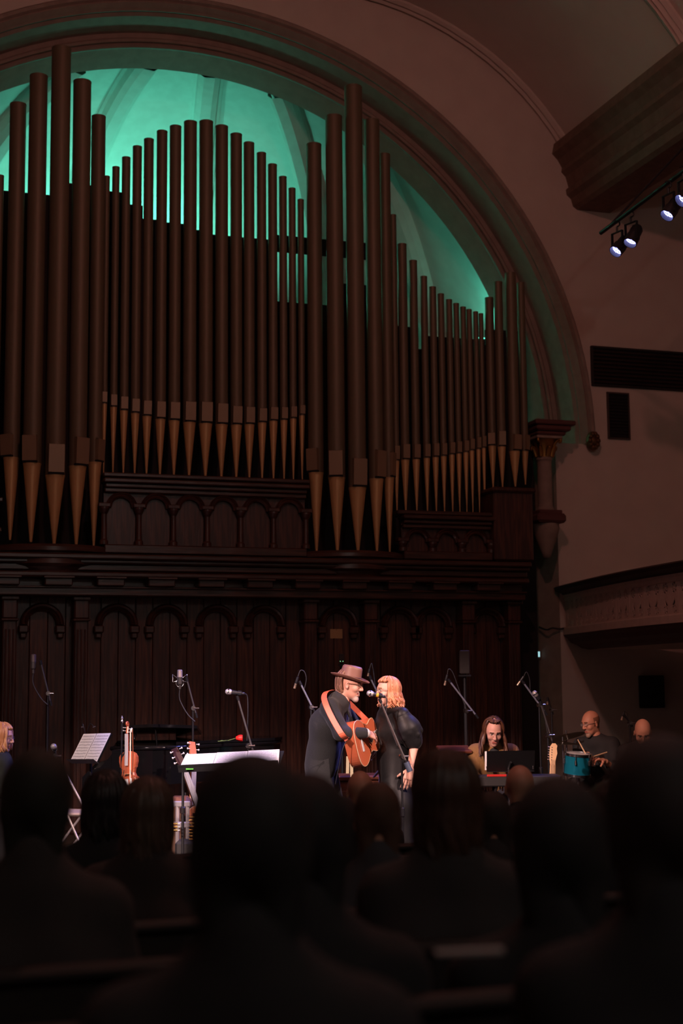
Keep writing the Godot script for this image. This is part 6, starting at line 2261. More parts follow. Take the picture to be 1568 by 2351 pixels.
func man() -> void:
	var R := RIGHT
	var A := AWAY
	var j := {
		"pelvis": Vector3(3.613, 0.927, -11.471), "chest": Vector3(3.646, 1.252, -11.398), "neck": Vector3(3.702, 1.460, -11.331),
		"rs": Vector3(3.584, 1.388, -11.189), "re": Vector3(3.637, 1.183, -11.070), "rw": Vector3(3.857, 1.182, -11.082),
		"ls": Vector3(3.788, 1.393, -11.502), "le": Vector3(3.966, 1.176, -11.598), "lw": Vector3(4.101, 1.144, -11.601),
		"rhip": Vector3(3.571, 0.876, -11.386), "lhip": Vector3(3.669, 0.863, -11.578)}
	j.rk = Vector3(j.rhip.x, 0.50, j.rhip.z) + R * 0.05 - A * 0.03
	j.ra = Vector3(j.rhip.x, 0.09, j.rhip.z) - R * 0.02 - A * 0.04
	j.rt = j.ra + R * 0.16 - A * 0.04 + Vector3(0, -0.06, 0)
	j.lk = Vector3(j.lhip.x, 0.50, j.lhip.z) + R * 0.10 + A * 0.03
	j.la = Vector3(j.lhip.x, 0.09, j.lhip.z) + R * 0.10 + A * 0.03
	j.lt = j.la + R * 0.16 + Vector3(0, -0.06, 0)
	j.hands = [[j.rw, Vector3(3.953, 1.154, -11.118), -R * 0.55 + Vector3(0, -0.6, 0) + A * 0.5, 1.0, 0.55], [j.lw, Vector3(4.155, 1.186, -11.620), -R * 0.4 + Vector3(0, 0.6, 0), -1.0, 0.9]]
	var at := Vector3(j.pelvis.x, 0.0, j.pelvis.z)
	var t := thing("person", "man in a brown brimmed hat and black jacket playing a guitar, facing right", "person", at)
	var skin := Color(0.58, 0.30, 0.22)
	var hx := head_frame(Vector3(3.795, 1.564, -11.287), R * 0.93 - A * 0.30 + Vector3(0, -0.16, 0), (Vector3.UP + R * 0.12).normalized(), 0.98)
	var pig := Pigment.new()
	pig.beard = Color(0.50, 0.38, 0.33)
	pig.smile = true
	body_of(t, at, j, hx, skin, Color(0.5, 0.48, 0.46), pig, 1.0, 0.014, 0.004, 1.02, 1.05)
	var black := grain("black_wool", Color(0.011, 0.011, 0.012), Color(0.018, 0.018, 0.020), 0.9, Vector3(4, 4, 4), 0.05, 0.25)
	black.rim_enabled = true
	black.rim = 0.15
	var c := Color.WHITE
	var jk := trunk(j, 1.06, 0.014, c) + arm(j.rs, j.re, j.rw, 0.016, c, 0.93) + arm(j.ls, j.le, j.lw, 0.016, c, 0.93)
	for k in [-1.0, 1.0]:                     # the skirts of the jacket
		jk.append([j.pelvis + A * k * 0.09 + Vector3(0, 0.10, 0), j.pelvis + A * k * 0.10 - R * 0.05 + Vector3(0, -0.22, 0), 0.115, 0.11, 0.06, c])
	jk.append([j.rs + Vector3(0, 0.005, 0), j.rs.lerp(j.re, 0.5) - A * 0.012, 0.066, 0.060, 0.02, c])
	jk.append([j.rs.lerp(j.re, 0.55) + R * 0.03, j.re + R * 0.035, 0.045, 0.05, 0.012, c])           # folds of the sleeve
	jk.append([j.re + R * 0.02 - A * 0.02, j.re.lerp(j.rw, 0.35) - A * 0.01, 0.058, 0.05, 0.012, c])
	jk.append([j.re.lerp(j.rw, 0.30), j.re.lerp(j.rw, 0.5) + Vector3(0, 0.012, 0), 0.05, 0.04, 0.010, c])
	cloth("jacket", jk, black, t, at, 0.012)
	cloth("shirt_cuff", [[j.re.lerp(j.rw, 0.90), j.re.lerp(j.rw, 0.99), 0.041, 0.040, 0.01, c]], M("shirt_white", 0.6, 0.56, 0.54, 0.8), t, at, 0.006)
	cloth("trousers", leg(j.rhip, j.rk, j.ra, 0.012, c) + leg(j.lhip, j.lk, j.la, 0.012, c), black, t, at, 0.015)
	shoe("shoe", j.ra, j.rt, M("shoe_black", 0.01, 0.01, 0.01, 0.4), t, at)
	shoe("shoe", j.la, j.lt, M("shoe_black"), t, at)
	# collar of the jacket and shirt
	var mb := MB.new()
	var nb: Vector3 = j.neck - at
	for k in [-1.0, 1.0]:
		mb.tube(curve([nb - R * 0.045 + Vector3(0, 0.012, 0), nb + A * 0.055 * k + Vector3(0, 0.0, 0), nb + R * 0.06 + A * 0.03 * k + Vector3(0, -0.05, 0), nb + R * 0.10 + A * 0.03 * k + Vector3(0, -0.15, 0)], 4), [0.022, 0.024, 0.024, 0.02], 6, false, 0.7)
	part("collar", mb, black, t)
	mb = MB.new()
	mb.tube(curve([nb - A * 0.035 + R * 0.03 + Vector3(0, 0.03, 0), nb + R * 0.07 - A * 0.03 + Vector3(0, -0.01, 0), nb + R * 0.085 + Vector3(0, -0.04, 0)], 4), [0.012], 6)
	part("shirt_collar", mb, M("shirt_white"), t)
	# brown hair to the collar, sideburns
	hair_locks(t, at, hx, 70, 3, Color(0.10, 0.045, 0.025), Color(0.24, 0.12, 0.075), 0.085, 0.006, PI * 0.62, PI * 1.38, 0.011)
	glasses(t, at, hx, M("tortoise_frame", 0.09, 0.04, 0.015, 0.3))
	# the hat
	var hb := hx.basis.orthonormalized() * Basis(Vector3.RIGHT, 0.10)
	var hp := hx * Vector3(0, 0.068, -0.012) - at
	mb = MB.new()
	var rows := []
	for i in 5:                              # brim with an upturned edge
		var line := []
		var rr: float = [0.082, 0.105, 0.130, 0.150, 0.158][i]
		for k in 41:
			var an := TAU * k / 40
			var y: float = [0.0, -0.004, -0.005, 0.003, 0.012][i] - 0.010 * cos(2.0 * an) * (i / 4.0)
			line.append(hp + hb * Vector3(sin(an) * rr * 0.86, y, cos(an) * rr * 1.08))
		rows.append(line)
	mb.sheet(rows, hp + hb * Vector3(0, -3, 0))
	var under := []
	for line in rows:
		var ln := []
		for p in line: ln.append(p - hb.y * 0.005)
		under.append(ln)
	mb.sheet(under, hp + hb * Vector3(0, 3, 0))
	mb.sheet([rows[4], under[4]], hp)
	var felt := grain("brown_straw", Color(0.13, 0.06, 0.045), Color(0.26, 0.125, 0.09), 0.5, Vector3(14, 14, 14), 0.06, 0.3)
	var hat := part("hat", mb, felt, t)
	mb = MB.new()
	rows = []
	for i in 10:                             # crown with a pinched top
		var v := i / 9.0
		var line := []
		for k in 41:
			var an := TAU * k / 40
			var r := lerpf(0.084, 0.070, v) if v < 0.75 else lerpf(0.0733, 0.0, (v - 0.75) / 0.25)
			var y := lerpf(0.0, 0.104, minf(1.0, v / 0.75)) if v < 0.75 else 0.104 + 0.010 * sin((v - 0.75) / 0.25 * PI * 0.5) - 0.030 * ((v - 0.75) / 0.25) ** 2
			var pinch := 1.0 - 0.20 * maxf(0.0, cos(an)) * v
			y -= 0.012 * maxf(0.0, -cos(an)) * v
			line.append(hp + hb * Vector3(sin(an) * r * 0.92 * pinch, y, cos(an) * r * 1.14))
		rows.append(line)
	mb.sheet(rows, hp + hb * Vector3(0, 0.02, 0))
	part("crown", mb, felt, hat)
	mb = MB.new()
	var band_pts := []
	for k in 40:
		var an := TAU * k / 40
		band_pts.append(hp + hb * Vector3(sin(an) * 0.083 * 0.92, 0.014, cos(an) * 0.083 * 1.14))
	mb.tube(band_pts, [0.011], 6, true, 0.35)
	part("hat_band", mb, M("dark_ribbon", 0.05, 0.02, 0.018, 0.6), hat)
	# ---- his guitar: the tail towards the pews, the neck pointing away and up
	var tail := Vector3(3.714, 1.071, -11.038)
	var y := (A * 0.88 + R * 0.36 + Vector3(0, 0.20, 0)).normalized()
	var z := R * 0.95 - A * 0.08 + Vector3(0, 0.20, 0)
	z = (z - y * z.dot(y)).normalized()
	var gb := Basis(y.cross(z), y, z)
	var g := acoustic_guitar("acoustic_guitar", "orange-brown acoustic guitar slung on the man in the hat", tail, gb, M("guitar_top", 0.52, 0.13, 0.055, 0.28), M("guitar_side", 0.42, 0.10, 0.045, 0.25), 0.96)
	# strap: from the tail pin up over the back of the shoulder, and from the chest to the headstock
	var inv := g.transform.affine_inverse()
	for run in [[Vector3(3.659, 1.137, -10.973), Vector3(3.606, 1.174, -10.933), Vector3(3.566, 1.256, -10.978), Vector3(3.529, 1.353, -11.031), Vector3(3.512, 1.436, -11.090), Vector3(3.531, 1.485, -11.173), Vector3(3.581, 1.519, -11.258), Vector3(3.671, 1.525, -11.376)], [Vector3(3.837, 1.429, -11.461), Vector3(3.873, 1.385, -11.433), Vector3(3.963, 1.290, -11.405), Vector3(4.073, 1.200, -11.454), Vector3(4.143, 1.159, -11.542)]]:
		mb = MB.new()
		var pts := curve(run, 5)
		var up := []
		var nn := []
		for i in pts.size():
			var e: Vector3 = (pts[mini(i + 1, pts.size() - 1)] - pts[maxi(i - 1, 0)]).normalized()
			var o: Vector3 = (-A + Vector3(0, 0.15, 0) - R * 0.1)
			o = (o - e * o.dot(e)).normalized()
			up.append([inv.basis * e.cross(o).normalized(), inv.basis * o])
			pts[i] = inv * pts[i]
		mb.sweep(pts, [Vector2(-0.024, 0), Vector2(-0.022, 0.004), Vector2(0.022, 0.004), Vector2(0.024, 0), Vector2(-0.024, 0)], up, inv * (j.chest as Vector3))
		part("strap", mb, M("red_leather", 0.62, 0.13, 0.07, 0.45), g)
	mb = MB.new()
	mb.ball(inv * Vector3(3.663, 1.137, -10.983), Vector3(0.010, 0.010, 0.010), Basis(), 8, 6)
	part("strap_pin", mb, chrome(), g)
	mb = MB.new()                          # the cord that hangs from its tail
	mb.tube(curve([inv * Vector3(3.650, 1.130, -10.966), inv * Vector3(3.616, 1.055, -10.966), inv * Vector3(3.599, 0.923, -11.009), inv * Vector3(3.586, 0.782, -11.064)], 5), [0.003], 5)
	part("lead", mb, M("mic_cable", 0.025, 0.025, 0.028, 0.55), g)
	for k in 3:                            # loose string ends at the headstock
		mb = MB.new()
		mb.tube(curve([inv * Vector3(4.137, 1.097, -11.637), inv * (Vector3(4.160, 1.038, -11.637) + R * 0.01 * k), inv * (Vector3(4.141, 0.971, -11.652) - R * 0.02 * k), inv * (Vector3(4.106, 0.927, -11.669) + Vector3(0, 0.015 * k, 0))], 4), [0.0016], 4)
		part("string_end", mb, chrome(), g)
	var tag_at := Vector3(3.747, 0.893, -11.177)
	var tw := thing("white_towel", "narrow cream towel hanging below the guitar", "towel", tag_at)
	mb = MB.new()
	for s in [-1.0, 1.0]:
		mb.bar(R * 0.014 * s + Vector3(0, 0.10, 0), R * 0.018 * s + Vector3(0, -0.06 - 0.02 * s, 0) - A * 0.006 * s, 0.026, 0.006, A, 0.002)
	part("cloth", mb, M("cream_cloth", 0.62, 0.52, 0.34, 0.9), tw)

func woman() -> void:
	var R := RIGHT
	var A := AWAY
	var j := {
		"pelvis": Vector3(4.200, 0.919, -11.342), "chest": Vector3(4.181, 1.209, -11.311), "neck": Vector3(4.141, 1.376, -11.303),
		"ls": Vector3(4.187, 1.317, -11.126), "le": Vector3(4.286, 1.084, -11.101), "lw": Vector3(4.224, 0.891, -11.040),
		"rs": Vector3(4.167, 1.311, -11.472), "re": Vector3(4.202, 1.069, -11.577), "rw": Vector3(4.173, 0.880, -11.547),
		"lhip": Vector3(4.187, 0.874, -11.246), "rhip": Vector3(4.223, 0.862, -11.448)}
	j.lk = Vector3(j.lhip.x, 0.46, j.lhip.z) - R * 0.03
	j.la = Vector3(j.lhip.x, 0.09, j.lhip.z)
	j.lt = j.la - R * 0.16 + Vector3(0, -0.06, 0)
	j.rk = Vector3(j.rhip.x, 0.46, j.rhip.z) - R * 0.05
	j.ra = Vector3(j.rhip.x, 0.09, j.rhip.z) - R * 0.06
	j.rt = j.ra - R * 0.16 + Vector3(0, -0.06, 0)
	j.hands = [[j.lw, j.lw + Vector3(0, -0.16, 0) - R * 0.04 - A * 0.02, A, -1.0, 0.4], [j.rw, j.rw + Vector3(0, -0.16, 0), -A, 1.0, 0.4]]
	var at := Vector3(j.pelvis.x, 0.0, j.pelvis.z)
	var t := thing("person", "woman with wavy auburn hair in a black puff-sleeved dress singing, facing left", "person", at)
	var skin := Color(0.62, 0.36, 0.28)
	var hx := head_frame(Vector3(4.117, 1.506, -11.273), -R * 0.90 - A * 0.42 + Vector3(0, 0.02, 0), Vector3.UP, 0.90)
	var pig := Pigment.new()
	pig.brow = Color(0.22, 0.10, 0.05)
	pig.lip = Color(0.50, 0.14, 0.13)
	pig.smile = true
	body_of(t, at, j, hx, skin, Color(0.03, 0.03, 0.035), pig, 0.90, 0.014, 0.004, 0.95, 0.92)
	var black := grain("black_satin", Color(0.006, 0.006, 0.007), Color(0.010, 0.010, 0.011), 0.5, Vector3(3, 3, 3), 0.05, 0.15)
	black.rim_enabled = true
	black.rim = 0.1
	black.metallic_specular = 0.35
	var c := Color.WHITE
	var jd := j.duplicate()
	jd.neck = j.neck + Vector3(0, -0.02, 0)
	var dr := trunk(jd, 0.93, 0.012, c)
	for k in [-1.0, 1.0]:
		dr.append([j.pelvis + A * k * 0.07 + Vector3(0, 0.06, 0), j.pelvis + A * k * 0.13 + Vector3(0, -0.34, 0), 0.115, 0.135, 0.08, c])
		dr.append([j.pelvis + A * k * 0.13 + Vector3(0, -0.34, 0), Vector3(j.pelvis.x, 0.30, j.pelvis.z) + A * k * 0.14, 0.135, 0.15, 0.08, c])
		dr.append([j.chest - R * 0.055 + A * k * 0.075 + Vector3(0, -0.03, 0), j.chest - R * 0.06 + A * k * 0.075 + Vector3(0, -0.05, 0), 0.072, 0.07, 0.03, c])
	cloth("dress", dr, black, t, at, 0.012)
	# puffed sleeves gathered at the shoulder and above the elbow
	for side in [[j.ls, j.le], [j.rs, j.re]]:
		var a: Vector3 = side[0]
		var b: Vector3 = side[1]
		var ax := (b - a).normalized()
		var sl := [[a + ax * 0.02, a + ax * 0.12, 0.075, 0.105, 0.04, c], [a + ax * 0.12, a + ax * 0.21, 0.105, 0.085, 0.04, c], [a + ax * 0.20, a + ax * 0.245, 0.07, 0.058, 0.03, c]]
		var u := ax.cross(R).normalized()
		var w := ax.cross(u)
		for i in 9:                          # gathers
			var an := TAU * i / 9
			var d := u * cos(an) + w * sin(an)
			sl.append([a + ax * 0.03 + d * 0.058, a + ax * (0.15 + 0.02 * (i % 3)) + d * (0.088 + 0.006 * (i % 2)), 0.016, 0.024, 0.012, c])
			sl.append([a + ax * 0.15 + d * 0.088, a + ax * 0.235 + d * 0.055, 0.022, 0.014, 0.012, c])
		cloth("puff_sleeve", sl, black, t, at, 0.009)
	var mb := MB.new()
	var nb: Vector3 = j.neck - at
	mb.tube(curve([nb + R * 0.06 + Vector3(0, 0.012, 0), nb - A * 0.06 + Vector3(0, -0.005, 0), nb - R * 0.07 - A * 0.02 + Vector3(0, -0.05, 0), nb - R * 0.07 + A * 0.03 + Vector3(0, -0.05, 0), nb + A * 0.06 + Vector3(0, -0.005, 0), nb + R * 0.06 + Vector3(0, 0.012, 0)], 4), [0.008], 6)
	part("neckline", mb, black, t)
	shoe("shoe", j.ra, j.rt, M("shoe_black"), t, at)
	shoe("shoe", j.la, j.lt, M("shoe_black"), t, at)
	hair_locks(t, at, hx, 190, 11, Color(0.33, 0.10, 0.045), Color(0.62, 0.30, 0.16), 0.125, 0.030, 1.22, TAU - 1.22, 0.012, -0.25, Vector3.DOWN, 4.0)
	hair_locks(t, at, hx, 26, 12, Color(0.40, 0.15, 0.07), Color(0.62, 0.30, 0.16), 0.0, 0.004, -1.35, 1.35, 0.010, 0.62)
	glasses(t, at, hx, M("wire_frame", 0.5, 0.4, 0.35, 0.3, 0.8), 0.017)
	mb = MB.new()
	mb.ball(hx * Vector3(0.084, -0.045, 0.0) - at, Vector3(0.007, 0.012, 0.007), Basis(), 8, 6)
	part("earring", mb, M("turquoise", 0.08, 0.50, 0.38, 0.3), t)

func seated(pelvis: Vector3, face: Vector3, floor_y: float) -> Dictionary:        # legs of someone who sits
	var right := face.cross(Vector3.UP).normalized()
	var j := {}
	for s in [[1.0, "r"], [-1.0, "l"]]:
		var hip: Vector3 = pelvis + right * 0.09 * s[0]
		j[s[1] + "hip"] = hip
		j[s[1] + "k"] = hip + face * 0.40 + right * 0.06 * s[0] + Vector3(0, -0.02, 0)
		j[s[1] + "a"] = Vector3(j[s[1] + "k"].x, floor_y + 0.09, j[s[1] + "k"].z) + face * 0.02
		j[s[1] + "t"] = j[s[1] + "a"] + face * 0.15 + Vector3(0, -0.05, 0)
	return j

func long_haired() -> void:
	var R := RIGHT
	var A := AWAY
	var chest := Vector3(5.440, 0.850, -12.108)
	var pelvis := Vector3(chest.x, 0.56, chest.z) + A * 0.22
	var j := seated(pelvis, -A, 0.0)
	j.merge({"pelvis": pelvis, "chest": chest, "neck": Vector3(5.397, 1.012, -11.995),
		"rs": Vector3(5.277, 0.948, -12.107), "re": Vector3(5.193, 0.743, -12.033), "rw": Vector3(5.217, 0.701, -11.818),
		"ls": Vector3(5.575, 0.945, -12.008), "le": Vector3(5.582, 0.739, -11.905), "lw": Vector3(5.401, 0.699, -11.758)})
	j.hands = [[j.rw, j.rw - A * 0.15 + R * 0.03, Vector3.DOWN, -1.0, 0.6], [j.lw, j.lw - A * 0.15 - R * 0.03, Vector3.DOWN, 1.0, 0.6]]
	var at := Vector3(pelvis.x, 0, pelvis.z)
	var t := thing("person", "young man with long brown hair in a tan jacket bent over, looking down", "person", at)
	var skin := Color(0.62, 0.33, 0.25)
	var hx := head_frame(Vector3(5.347, 1.134, -11.869), -A * 0.92 + R * 0.06 + Vector3(0, -0.42, 0), Vector3.UP, 0.93)
	var pig := Pigment.new()
	pig.brow = Color(0.06, 0.025, 0.015)
	body_of(t, at, j, hx, skin, Color(0.02, 0.02, 0.02), pig, 0.95, 0.015, 0.004, 1.0, 1.0)
	var tan := grain("tan_corduroy", Color(0.19, 0.095, 0.03), Color(0.28, 0.15, 0.055), 0.9, Vector3(9, 1, 9), 0.04, 0.4)
	var c := Color.WHITE
	cloth("jacket", trunk(j, 1.02, 0.016, c) + arm(j.rs, j.re, j.rw, 0.018, c, 0.95) + arm(j.ls, j.le, j.lw, 0.018, c, 0.95), tan, t, at, 0.013)
	var mb := MB.new()
	var nb: Vector3 = j.neck - at
	for k in [-1.0, 1.0]:
		mb.tube(curve([nb + A * 0.06 + Vector3(0, 0.02, 0), nb + R * 0.075 * k, nb + R * 0.07 * k - A * 0.09 + Vector3(0, -0.08, 0), nb + R * 0.05 * k - A * 0.12 + Vector3(0, -0.2, 0)], 4), [0.024], 6, false, 0.6)
	part("collar", mb, tan, t)
	cloth("shirt", [[j.neck - A * 0.075 + Vector3(0, -0.06, 0), j.chest - A * 0.10, 0.05, 0.07, 0.03, c]], M("black_shirt", 0.015, 0.015, 0.017, 0.8), t, at, 0.012)
	cloth("trousers", leg(j.rhip, j.rk, j.ra, 0.012, c) + leg(j.lhip, j.lk, j.la, 0.012, c), M("dark_denim", 0.02, 0.022, 0.035, 0.9), t, at, 0.016)
	shoe("shoe", j.ra, j.rt, M("shoe_black"), t, at)
	shoe("shoe", j.la, j.lt, M("shoe_black"), t, at)
	hair_locks(t, at, hx, 170, 21, Color(0.035, 0.013, 0.007), Color(0.11, 0.045, 0.022), 0.21, 0.020, 1.30, TAU - 1.30, 0.015, -0.25, Vector3.DOWN, 6.0)
	hair_locks(t, at, hx, 24, 22, Color(0.05, 0.02, 0.01), Color(0.12, 0.05, 0.025), 0.0, 0.002, -1.35, 1.35, 0.012, 0.95)
	stool("black stool under the long-haired musician", at, 0.47)

func drummer() -> void:
	var R := RIGHT
	var A := AWAY
	var chest := Vector3(6.904, 0.838, -12.792)
	var face := (-R * 0.55 - A * 0.83).normalized()
	var pelvis := Vector3(chest.x, 0.60, chest.z) - face * 0.10
	var j := seated(pelvis, face, 0.0)
	j.merge({"pelvis": pelvis, "chest": chest, "neck": Vector3(6.847, 1.028, -12.765),
		"rs": Vector3(6.766, 0.948, -12.908), "re": Vector3(6.664, 0.729, -12.811), "rw": Vector3(6.611, 0.848, -12.548),
		"ls": Vector3(6.956, 0.963, -12.632), "le": Vector3(6.945, 0.725, -12.506), "lw": Vector3(6.720, 0.825, -12.367)})
	j.hands = [[j.rw, Vector3(6.551, 0.929, -12.430), -A, 1.0, 0.95], [j.lw, Vector3(6.594, 0.858, -12.340), Vector3.DOWN, 1.0, 0.85]]
	var at := Vector3(pelvis.x, 0, pelvis.z)
	var t := thing("person", "older drummer in a black shirt with glasses and goatee holding sticks", "person", at)
	var skin := Color(0.56, 0.25, 0.16)
	var hx := head_frame(Vector3(6.787, 1.163, -12.725), -R * 0.86 - A * 0.50 + Vector3(0, -0.22, 0), Vector3.UP, 0.93)
	var pig := Pigment.new()
	pig.beard = Color(0.36, 0.22, 0.16)
	pig.scalp = Color(0.22, 0.10, 0.06)
	body_of(t, at, j, hx, skin, Color(0.02, 0.02, 0.02), pig, 1.05, 0.015, 0.004, 1.04, 1.05)
	var blk := M("drummer_black", 0.014, 0.013, 0.014, 0.85)
	var c := Color.WHITE
	cloth("shirt", trunk(j, 1.10, 0.014, c) + arm(j.rs, j.re, j.rw, 0.02, c, 0.45) + arm(j.ls, j.le, j.lw, 0.02, c, 0.45), blk, t, at, 0.014)
	cloth("trousers", leg(j.rhip, j.rk, j.ra, 0.012, c) + leg(j.lhip, j.lk, j.la, 0.012, c), blk, t, at, 0.016)
	shoe("shoe", j.ra, j.rt, M("shoe_black"), t, at)
	shoe("shoe", j.la, j.lt, M("shoe_black"), t, at)
	glasses(t, at, hx, M("wire_frame"), 0.017)
	stool("black stool under the drummer", at, 0.50)

func bald_man() -> void:
	var A := AWAY
	var R := RIGHT
	var chest := Vector3(6.795, 0.832, -11.746)
	var pelvis := Vector3(chest.x, 0.58, chest.z) + A * 0.08
	var j := seated(pelvis, -A, 0.0)
	j.merge({"pelvis": pelvis, "chest": chest, "neck": Vector3(6.761, 0.994, -11.684),
		"rs": Vector3(6.622, 0.931, -11.770), "re": Vector3(6.544, 0.690, -11.742), "rw": Vector3(6.543, 0.605, -11.541),
		"ls": Vector3(6.934, 0.928, -11.667), "le": Vector3(6.945, 0.686, -11.610), "lw": Vector3(6.747, 0.603, -11.473)})
	j.hands = [[j.rw, j.rw - A * 0.15 + R * 0.02, Vector3.DOWN, -1.0, 0.6], [j.lw, j.lw - A * 0.15 - R * 0.02, Vector3.DOWN, 1.0, 0.6]]
	var at := Vector3(pelvis.x, 0, pelvis.z)
	var t := thing("person", "bald man at the far right whose crown shows above the audience", "person", at)
	var pig := Pigment.new()
	var hx := head_frame(Vector3(6.728, 1.107, -11.628), -A * 0.8 - R * 0.15 + Vector3(0, -0.55, 0), Vector3.UP, 0.93)
	body_of(t, at, j, hx, Color(0.60, 0.32, 0.23), Color(0.02, 0.02, 0.02), pig, 1.0, 0.016, 0.004, 1.02, 1.0)
	var c := Color.WHITE
	var blk := M("drummer_black")
	cloth("jacket", trunk(j, 1.06, 0.014, c) + arm(j.rs, j.re, j.rw, 0.016, c, 0.95) + arm(j.ls, j.le, j.lw, 0.016, c, 0.95), blk, t, at, 0.016)
	cloth("trousers", leg(j.rhip, j.rk, j.ra, 0.012, c) + leg(j.lhip, j.lk, j.la, 0.012, c), blk, t, at, 0.018)
	shoe("shoe", j.ra, j.rt, M("shoe_black"), t, at)
	shoe("shoe", j.la, j.lt, M("shoe_black"), t, at)
	stool("black stool under the bald man", at, 0.47)

func fiddler() -> void:
	var A := AWAY
	var R := RIGHT
	var chest := Vector3(1.077, 0.865, -12.573)
	var pelvis := Vector3(chest.x, 0.60, chest.z) - R * 0.04
	var j := seated(pelvis, (R * 0.1 - A * 0.99).normalized(), 0.0)
	j.merge({"pelvis": pelvis, "chest": chest, "neck": Vector3(1.073, 1.001, -12.557),
		"rs": Vector3(1.066, 0.948, -12.375), "re": Vector3(1.103, 0.712, -12.350), "rw": Vector3(1.239, 0.637, -12.336),
		"ls": Vector3(1.105, 0.929, -12.746), "le": Vector3(1.174, 0.700, -12.816), "lw": Vector3(1.298, 0.635, -12.741)})
	j.hands = [[j.rw, j.rw + R * 0.16 + Vector3(0, -0.03, 0), Vector3.DOWN, 1.0, 0.5], [j.lw, j.lw + R * 0.16 + Vector3(0, -0.03, 0), Vector3.DOWN, -1.0, 0.5]]
	var at := Vector3(pelvis.x, 0, pelvis.z)
	var t := thing("person", "blond musician with glasses at the left edge facing right", "person", at)
	var pig := Pigment.new()
	pig.brow = Color(0.30, 0.16, 0.08)
	var hx := head_frame(Vector3(1.083, 1.145, -12.535), R * 0.97 - A * 0.10 + Vector3(0, -0.12, 0), Vector3.UP, 0.92)
	body_of(t, at, j, hx, Color(0.62, 0.34, 0.26), Color(0.02, 0.02, 0.02), pig, 0.95, 0.016, 0.004, 0.98, 0.95)
	var c := Color.WHITE
	cloth("shirt", trunk(j, 0.98, 0.014, c) + arm(j.rs, j.re, j.rw, 0.016, c, 0.95) + arm(j.ls, j.le, j.lw, 0.016, c, 0.95), M("dark_green_cloth", 0.016, 0.02, 0.016, 0.9), t, at, 0.016)
	cloth("trousers", leg(j.rhip, j.rk, j.ra, 0.012, c) + leg(j.lhip, j.lk, j.la, 0.012, c), M("drummer_black"), t, at, 0.018)
	shoe("shoe", j.ra, j.rt, M("shoe_black"), t, at)
	shoe("shoe", j.la, j.lt, M("shoe_black"), t, at)
	hair_locks(t, at, hx, 150, 31, Color(0.42, 0.16, 0.06), Color(0.72, 0.40, 0.20), 0.11, 0.018, 0.80, TAU - 0.80, 0.013, -0.25, Vector3.DOWN, 2.0)
	hair_locks(t, at, hx, 24, 32, Color(0.45, 0.18, 0.08), Color(0.72, 0.40, 0.20), 0.0, 0.003, -1.3, 1.3, 0.011, 0.62)
	glasses(t, at, hx, M("wire_frame"), 0.017)
	stool("black stool under the blond musician", at, 0.50)

# ------------------------------------------------------------------ the audience
func listener(label: String, top: Vector3, look: Vector3, s: float, hair: String, hc: Color, coat: Color, tilt := 0.0) -> void:
	# top: the crown of the head; s: size; the rest follows for someone sitting in a pew
	var face := (look * Vector3(1, 0, 1)).normalized()
	var right := face.cross(Vector3.UP).normalized()
	var head := top - Vector3(0, {"none": 0.135, "short": 0.155, "long": 0.165, "full": 0.168}[hair] * s, 0)
	var fl := rake(top.z)
	var neck := head - Vector3(0, 0.165, 0) - face * 0.03
	var chest := neck - Vector3(0, 0.24, 0) - face * 0.02
	var pelvis := Vector3(chest.x, fl + 0.52, chest.z) - face * 0.02
	var j := seated(pelvis, face, fl)
	j.merge({"pelvis": pelvis, "chest": chest, "neck": neck})
	for q in [[1.0, "r"], [-1.0, "l"]]:
		j[q[1] + "s"] = neck - Vector3(0, 0.085, 0) + right * 0.17 * q[0]
		j[q[1] + "e"] = neck - Vector3(0, 0.36, 0) + right * 0.24 * q[0] + face * 0.03
		j[q[1] + "w"] = neck - Vector3(0, 0.50, 0) + right * 0.12 * q[0] + face * 0.24
	j.hands = [[j.rw, j.rw + face * 0.1 - right * 0.08 + Vector3(0, -0.03, 0), Vector3.DOWN, -1.0, 0.7], [j.lw, j.lw + face * 0.1 + right * 0.08 + Vector3(0, -0.03, 0), Vector3.DOWN, 1.0, 0.7]]
	var at := Vector3(pelvis.x, fl, pelvis.z)
	var t := thing("person", label, "person", at, 0.0, "audience seen from behind")
	var pig := Pigment.new()
	var hx := head_frame(head, look, (Vector3.UP + right * tilt).normalized(), 0.96 * s)
	body_of(t, at, j, hx, Color(0.42, 0.22, 0.15), coat, pig, 1.0, 0.032, 0.009, 1.02, 1.0)
	var c := Color.WHITE
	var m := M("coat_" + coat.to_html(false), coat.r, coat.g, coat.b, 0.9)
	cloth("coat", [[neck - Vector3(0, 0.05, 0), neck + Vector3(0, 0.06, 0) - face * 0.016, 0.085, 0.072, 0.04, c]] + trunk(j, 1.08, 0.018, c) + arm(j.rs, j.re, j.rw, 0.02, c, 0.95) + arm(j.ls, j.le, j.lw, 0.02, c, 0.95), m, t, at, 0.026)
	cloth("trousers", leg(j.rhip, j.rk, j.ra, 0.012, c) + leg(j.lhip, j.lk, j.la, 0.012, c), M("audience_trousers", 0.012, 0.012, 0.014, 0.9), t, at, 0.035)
	match hair:
		"short": cap_of_hair(t, at, hx, hc, 0.010, 0.04, -0.11)
		"full": cap_of_hair(t, at, hx, hc, 0.010, 0.02, -0.14, 1.14)
		"long":
			cap_of_hair(t, at, hx, hc, 0.010, 0.03, -0.12, 1.03)
			hair_locks(t, at, hx, 90, label.hash() % 997, hc * 0.8, hc * 1.25, 0.20, 0.012, 0.9, TAU - 0.9, 0.015, -0.25, Vector3.DOWN, 1.5)

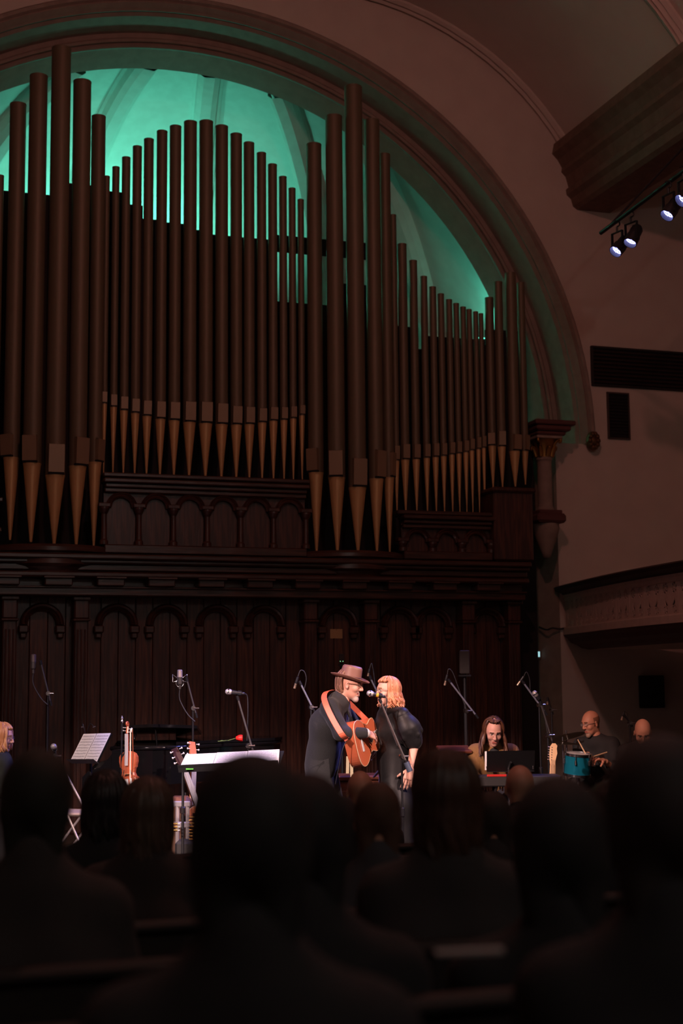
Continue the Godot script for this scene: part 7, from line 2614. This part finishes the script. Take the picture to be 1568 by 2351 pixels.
func audience() -> void:
	pews()
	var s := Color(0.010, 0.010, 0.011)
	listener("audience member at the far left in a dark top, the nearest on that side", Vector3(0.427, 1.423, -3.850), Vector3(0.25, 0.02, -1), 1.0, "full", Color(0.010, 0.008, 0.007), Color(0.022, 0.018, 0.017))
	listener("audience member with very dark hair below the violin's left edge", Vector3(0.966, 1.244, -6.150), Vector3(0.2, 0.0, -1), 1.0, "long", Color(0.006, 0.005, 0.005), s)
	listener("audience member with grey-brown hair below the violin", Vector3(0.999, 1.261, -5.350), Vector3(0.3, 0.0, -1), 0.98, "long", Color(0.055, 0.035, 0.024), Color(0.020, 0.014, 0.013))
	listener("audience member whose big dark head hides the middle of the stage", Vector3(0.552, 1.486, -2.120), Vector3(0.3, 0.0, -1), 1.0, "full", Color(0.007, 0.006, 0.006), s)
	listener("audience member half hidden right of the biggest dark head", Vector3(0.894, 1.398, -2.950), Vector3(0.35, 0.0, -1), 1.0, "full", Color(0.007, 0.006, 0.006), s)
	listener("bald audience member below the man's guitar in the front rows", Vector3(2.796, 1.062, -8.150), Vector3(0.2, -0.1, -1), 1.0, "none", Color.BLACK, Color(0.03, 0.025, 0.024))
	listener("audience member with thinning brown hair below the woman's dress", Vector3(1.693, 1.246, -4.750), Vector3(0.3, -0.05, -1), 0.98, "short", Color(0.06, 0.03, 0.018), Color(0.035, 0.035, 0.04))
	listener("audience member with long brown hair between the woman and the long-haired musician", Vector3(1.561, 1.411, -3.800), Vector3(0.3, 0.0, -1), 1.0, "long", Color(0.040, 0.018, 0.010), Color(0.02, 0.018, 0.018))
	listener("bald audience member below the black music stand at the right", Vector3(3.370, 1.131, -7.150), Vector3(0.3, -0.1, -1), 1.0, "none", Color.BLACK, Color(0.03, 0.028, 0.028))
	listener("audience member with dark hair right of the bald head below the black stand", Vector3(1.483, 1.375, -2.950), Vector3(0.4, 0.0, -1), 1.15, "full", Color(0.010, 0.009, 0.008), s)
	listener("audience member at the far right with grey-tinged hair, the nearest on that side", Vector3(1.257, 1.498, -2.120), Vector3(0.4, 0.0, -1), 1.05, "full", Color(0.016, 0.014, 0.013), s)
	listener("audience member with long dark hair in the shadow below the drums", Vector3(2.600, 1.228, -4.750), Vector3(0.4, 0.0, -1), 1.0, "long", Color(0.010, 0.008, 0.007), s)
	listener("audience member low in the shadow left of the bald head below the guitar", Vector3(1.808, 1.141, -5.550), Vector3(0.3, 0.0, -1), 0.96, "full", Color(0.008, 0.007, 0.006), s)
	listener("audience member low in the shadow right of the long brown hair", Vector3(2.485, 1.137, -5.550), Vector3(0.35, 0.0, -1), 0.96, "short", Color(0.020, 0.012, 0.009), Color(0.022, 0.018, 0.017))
	# a folded programme lying on the ledge of a pew
	var p := Vector3(0.934, 1.145, -2.187)
	var t := thing("concert_programme", "pale folded programme lying on a pew ledge in the dark", "programme", p)
	for k in 2:
		var mb := MB.new()
		mb.box(Vector3(0, 0.002 + 0.0035 * k, 0), Vector3(0.11, 0.002, 0.024), Basis(Vector3.UP, -0.32 + 0.03 * k) * Basis(Vector3.BACK, 0.03))
		part("leaf", mb, M("programme_paper", 0.32, 0.31, 0.30, 0.8), t)

func pews() -> void:
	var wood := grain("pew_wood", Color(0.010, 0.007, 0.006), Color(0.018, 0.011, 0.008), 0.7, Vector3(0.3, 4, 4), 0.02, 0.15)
	var rows := [-1.15, -2.12, -3.0, -3.85, -4.75, -5.55, -6.35, -7.15, -8.15]
	var words := ["closest to the viewer", "second from the viewer", "third from the viewer", "fourth from the viewer", "fifth from the viewer", "fourth from the stage", "third from the stage", "second from the stage", "nearest the stage"]
	for i in rows.size():
		var z: float = rows[i]
		var fl := rake(z)
		var t := thing("pew", "long dark wooden pew, the row " + words[i], "pew", Vector3(2.6, fl, z), 0.0, "pews")
		var mb := MB.new()
		mb.box(Vector3(0, 0.40, -0.05), Vector3(8.4, 0.04, 0.40), Basis(), 0.01)
		part("seat", mb, wood, t)
		mb = MB.new()
		mb.box(Vector3(0, 0.62, 0.20), Vector3(8.4, 0.42, 0.035), Basis(Vector3.RIGHT, 0.12), 0.01)
		part("backrest", mb, wood, t)
		mb = MB.new()
		mb.box(Vector3(0, 0.84, 0.235), Vector3(8.44, 0.035, 0.07), Basis(), 0.012)
		part("top_rail", mb, wood, t)
		for s in [-1.0, 1.0]:
			mb = MB.new()
			mb.prism(PackedVector2Array([Vector2(-0.28, -0.02), Vector2(0.28, -0.02), Vector2(0.28, 0.90), Vector2(0.20, 0.92), Vector2(0.16, 0.62), Vector2(-0.22, 0.52), Vector2(-0.28, 0.44)]), -0.03, 0.03, Transform3D(Basis(Vector3(0, 0, 1), Vector3.UP, Vector3(-1, 0, 0)), Vector3(s * 4.2, 0, 0)))
			part("end_panel", mb, wood, t)
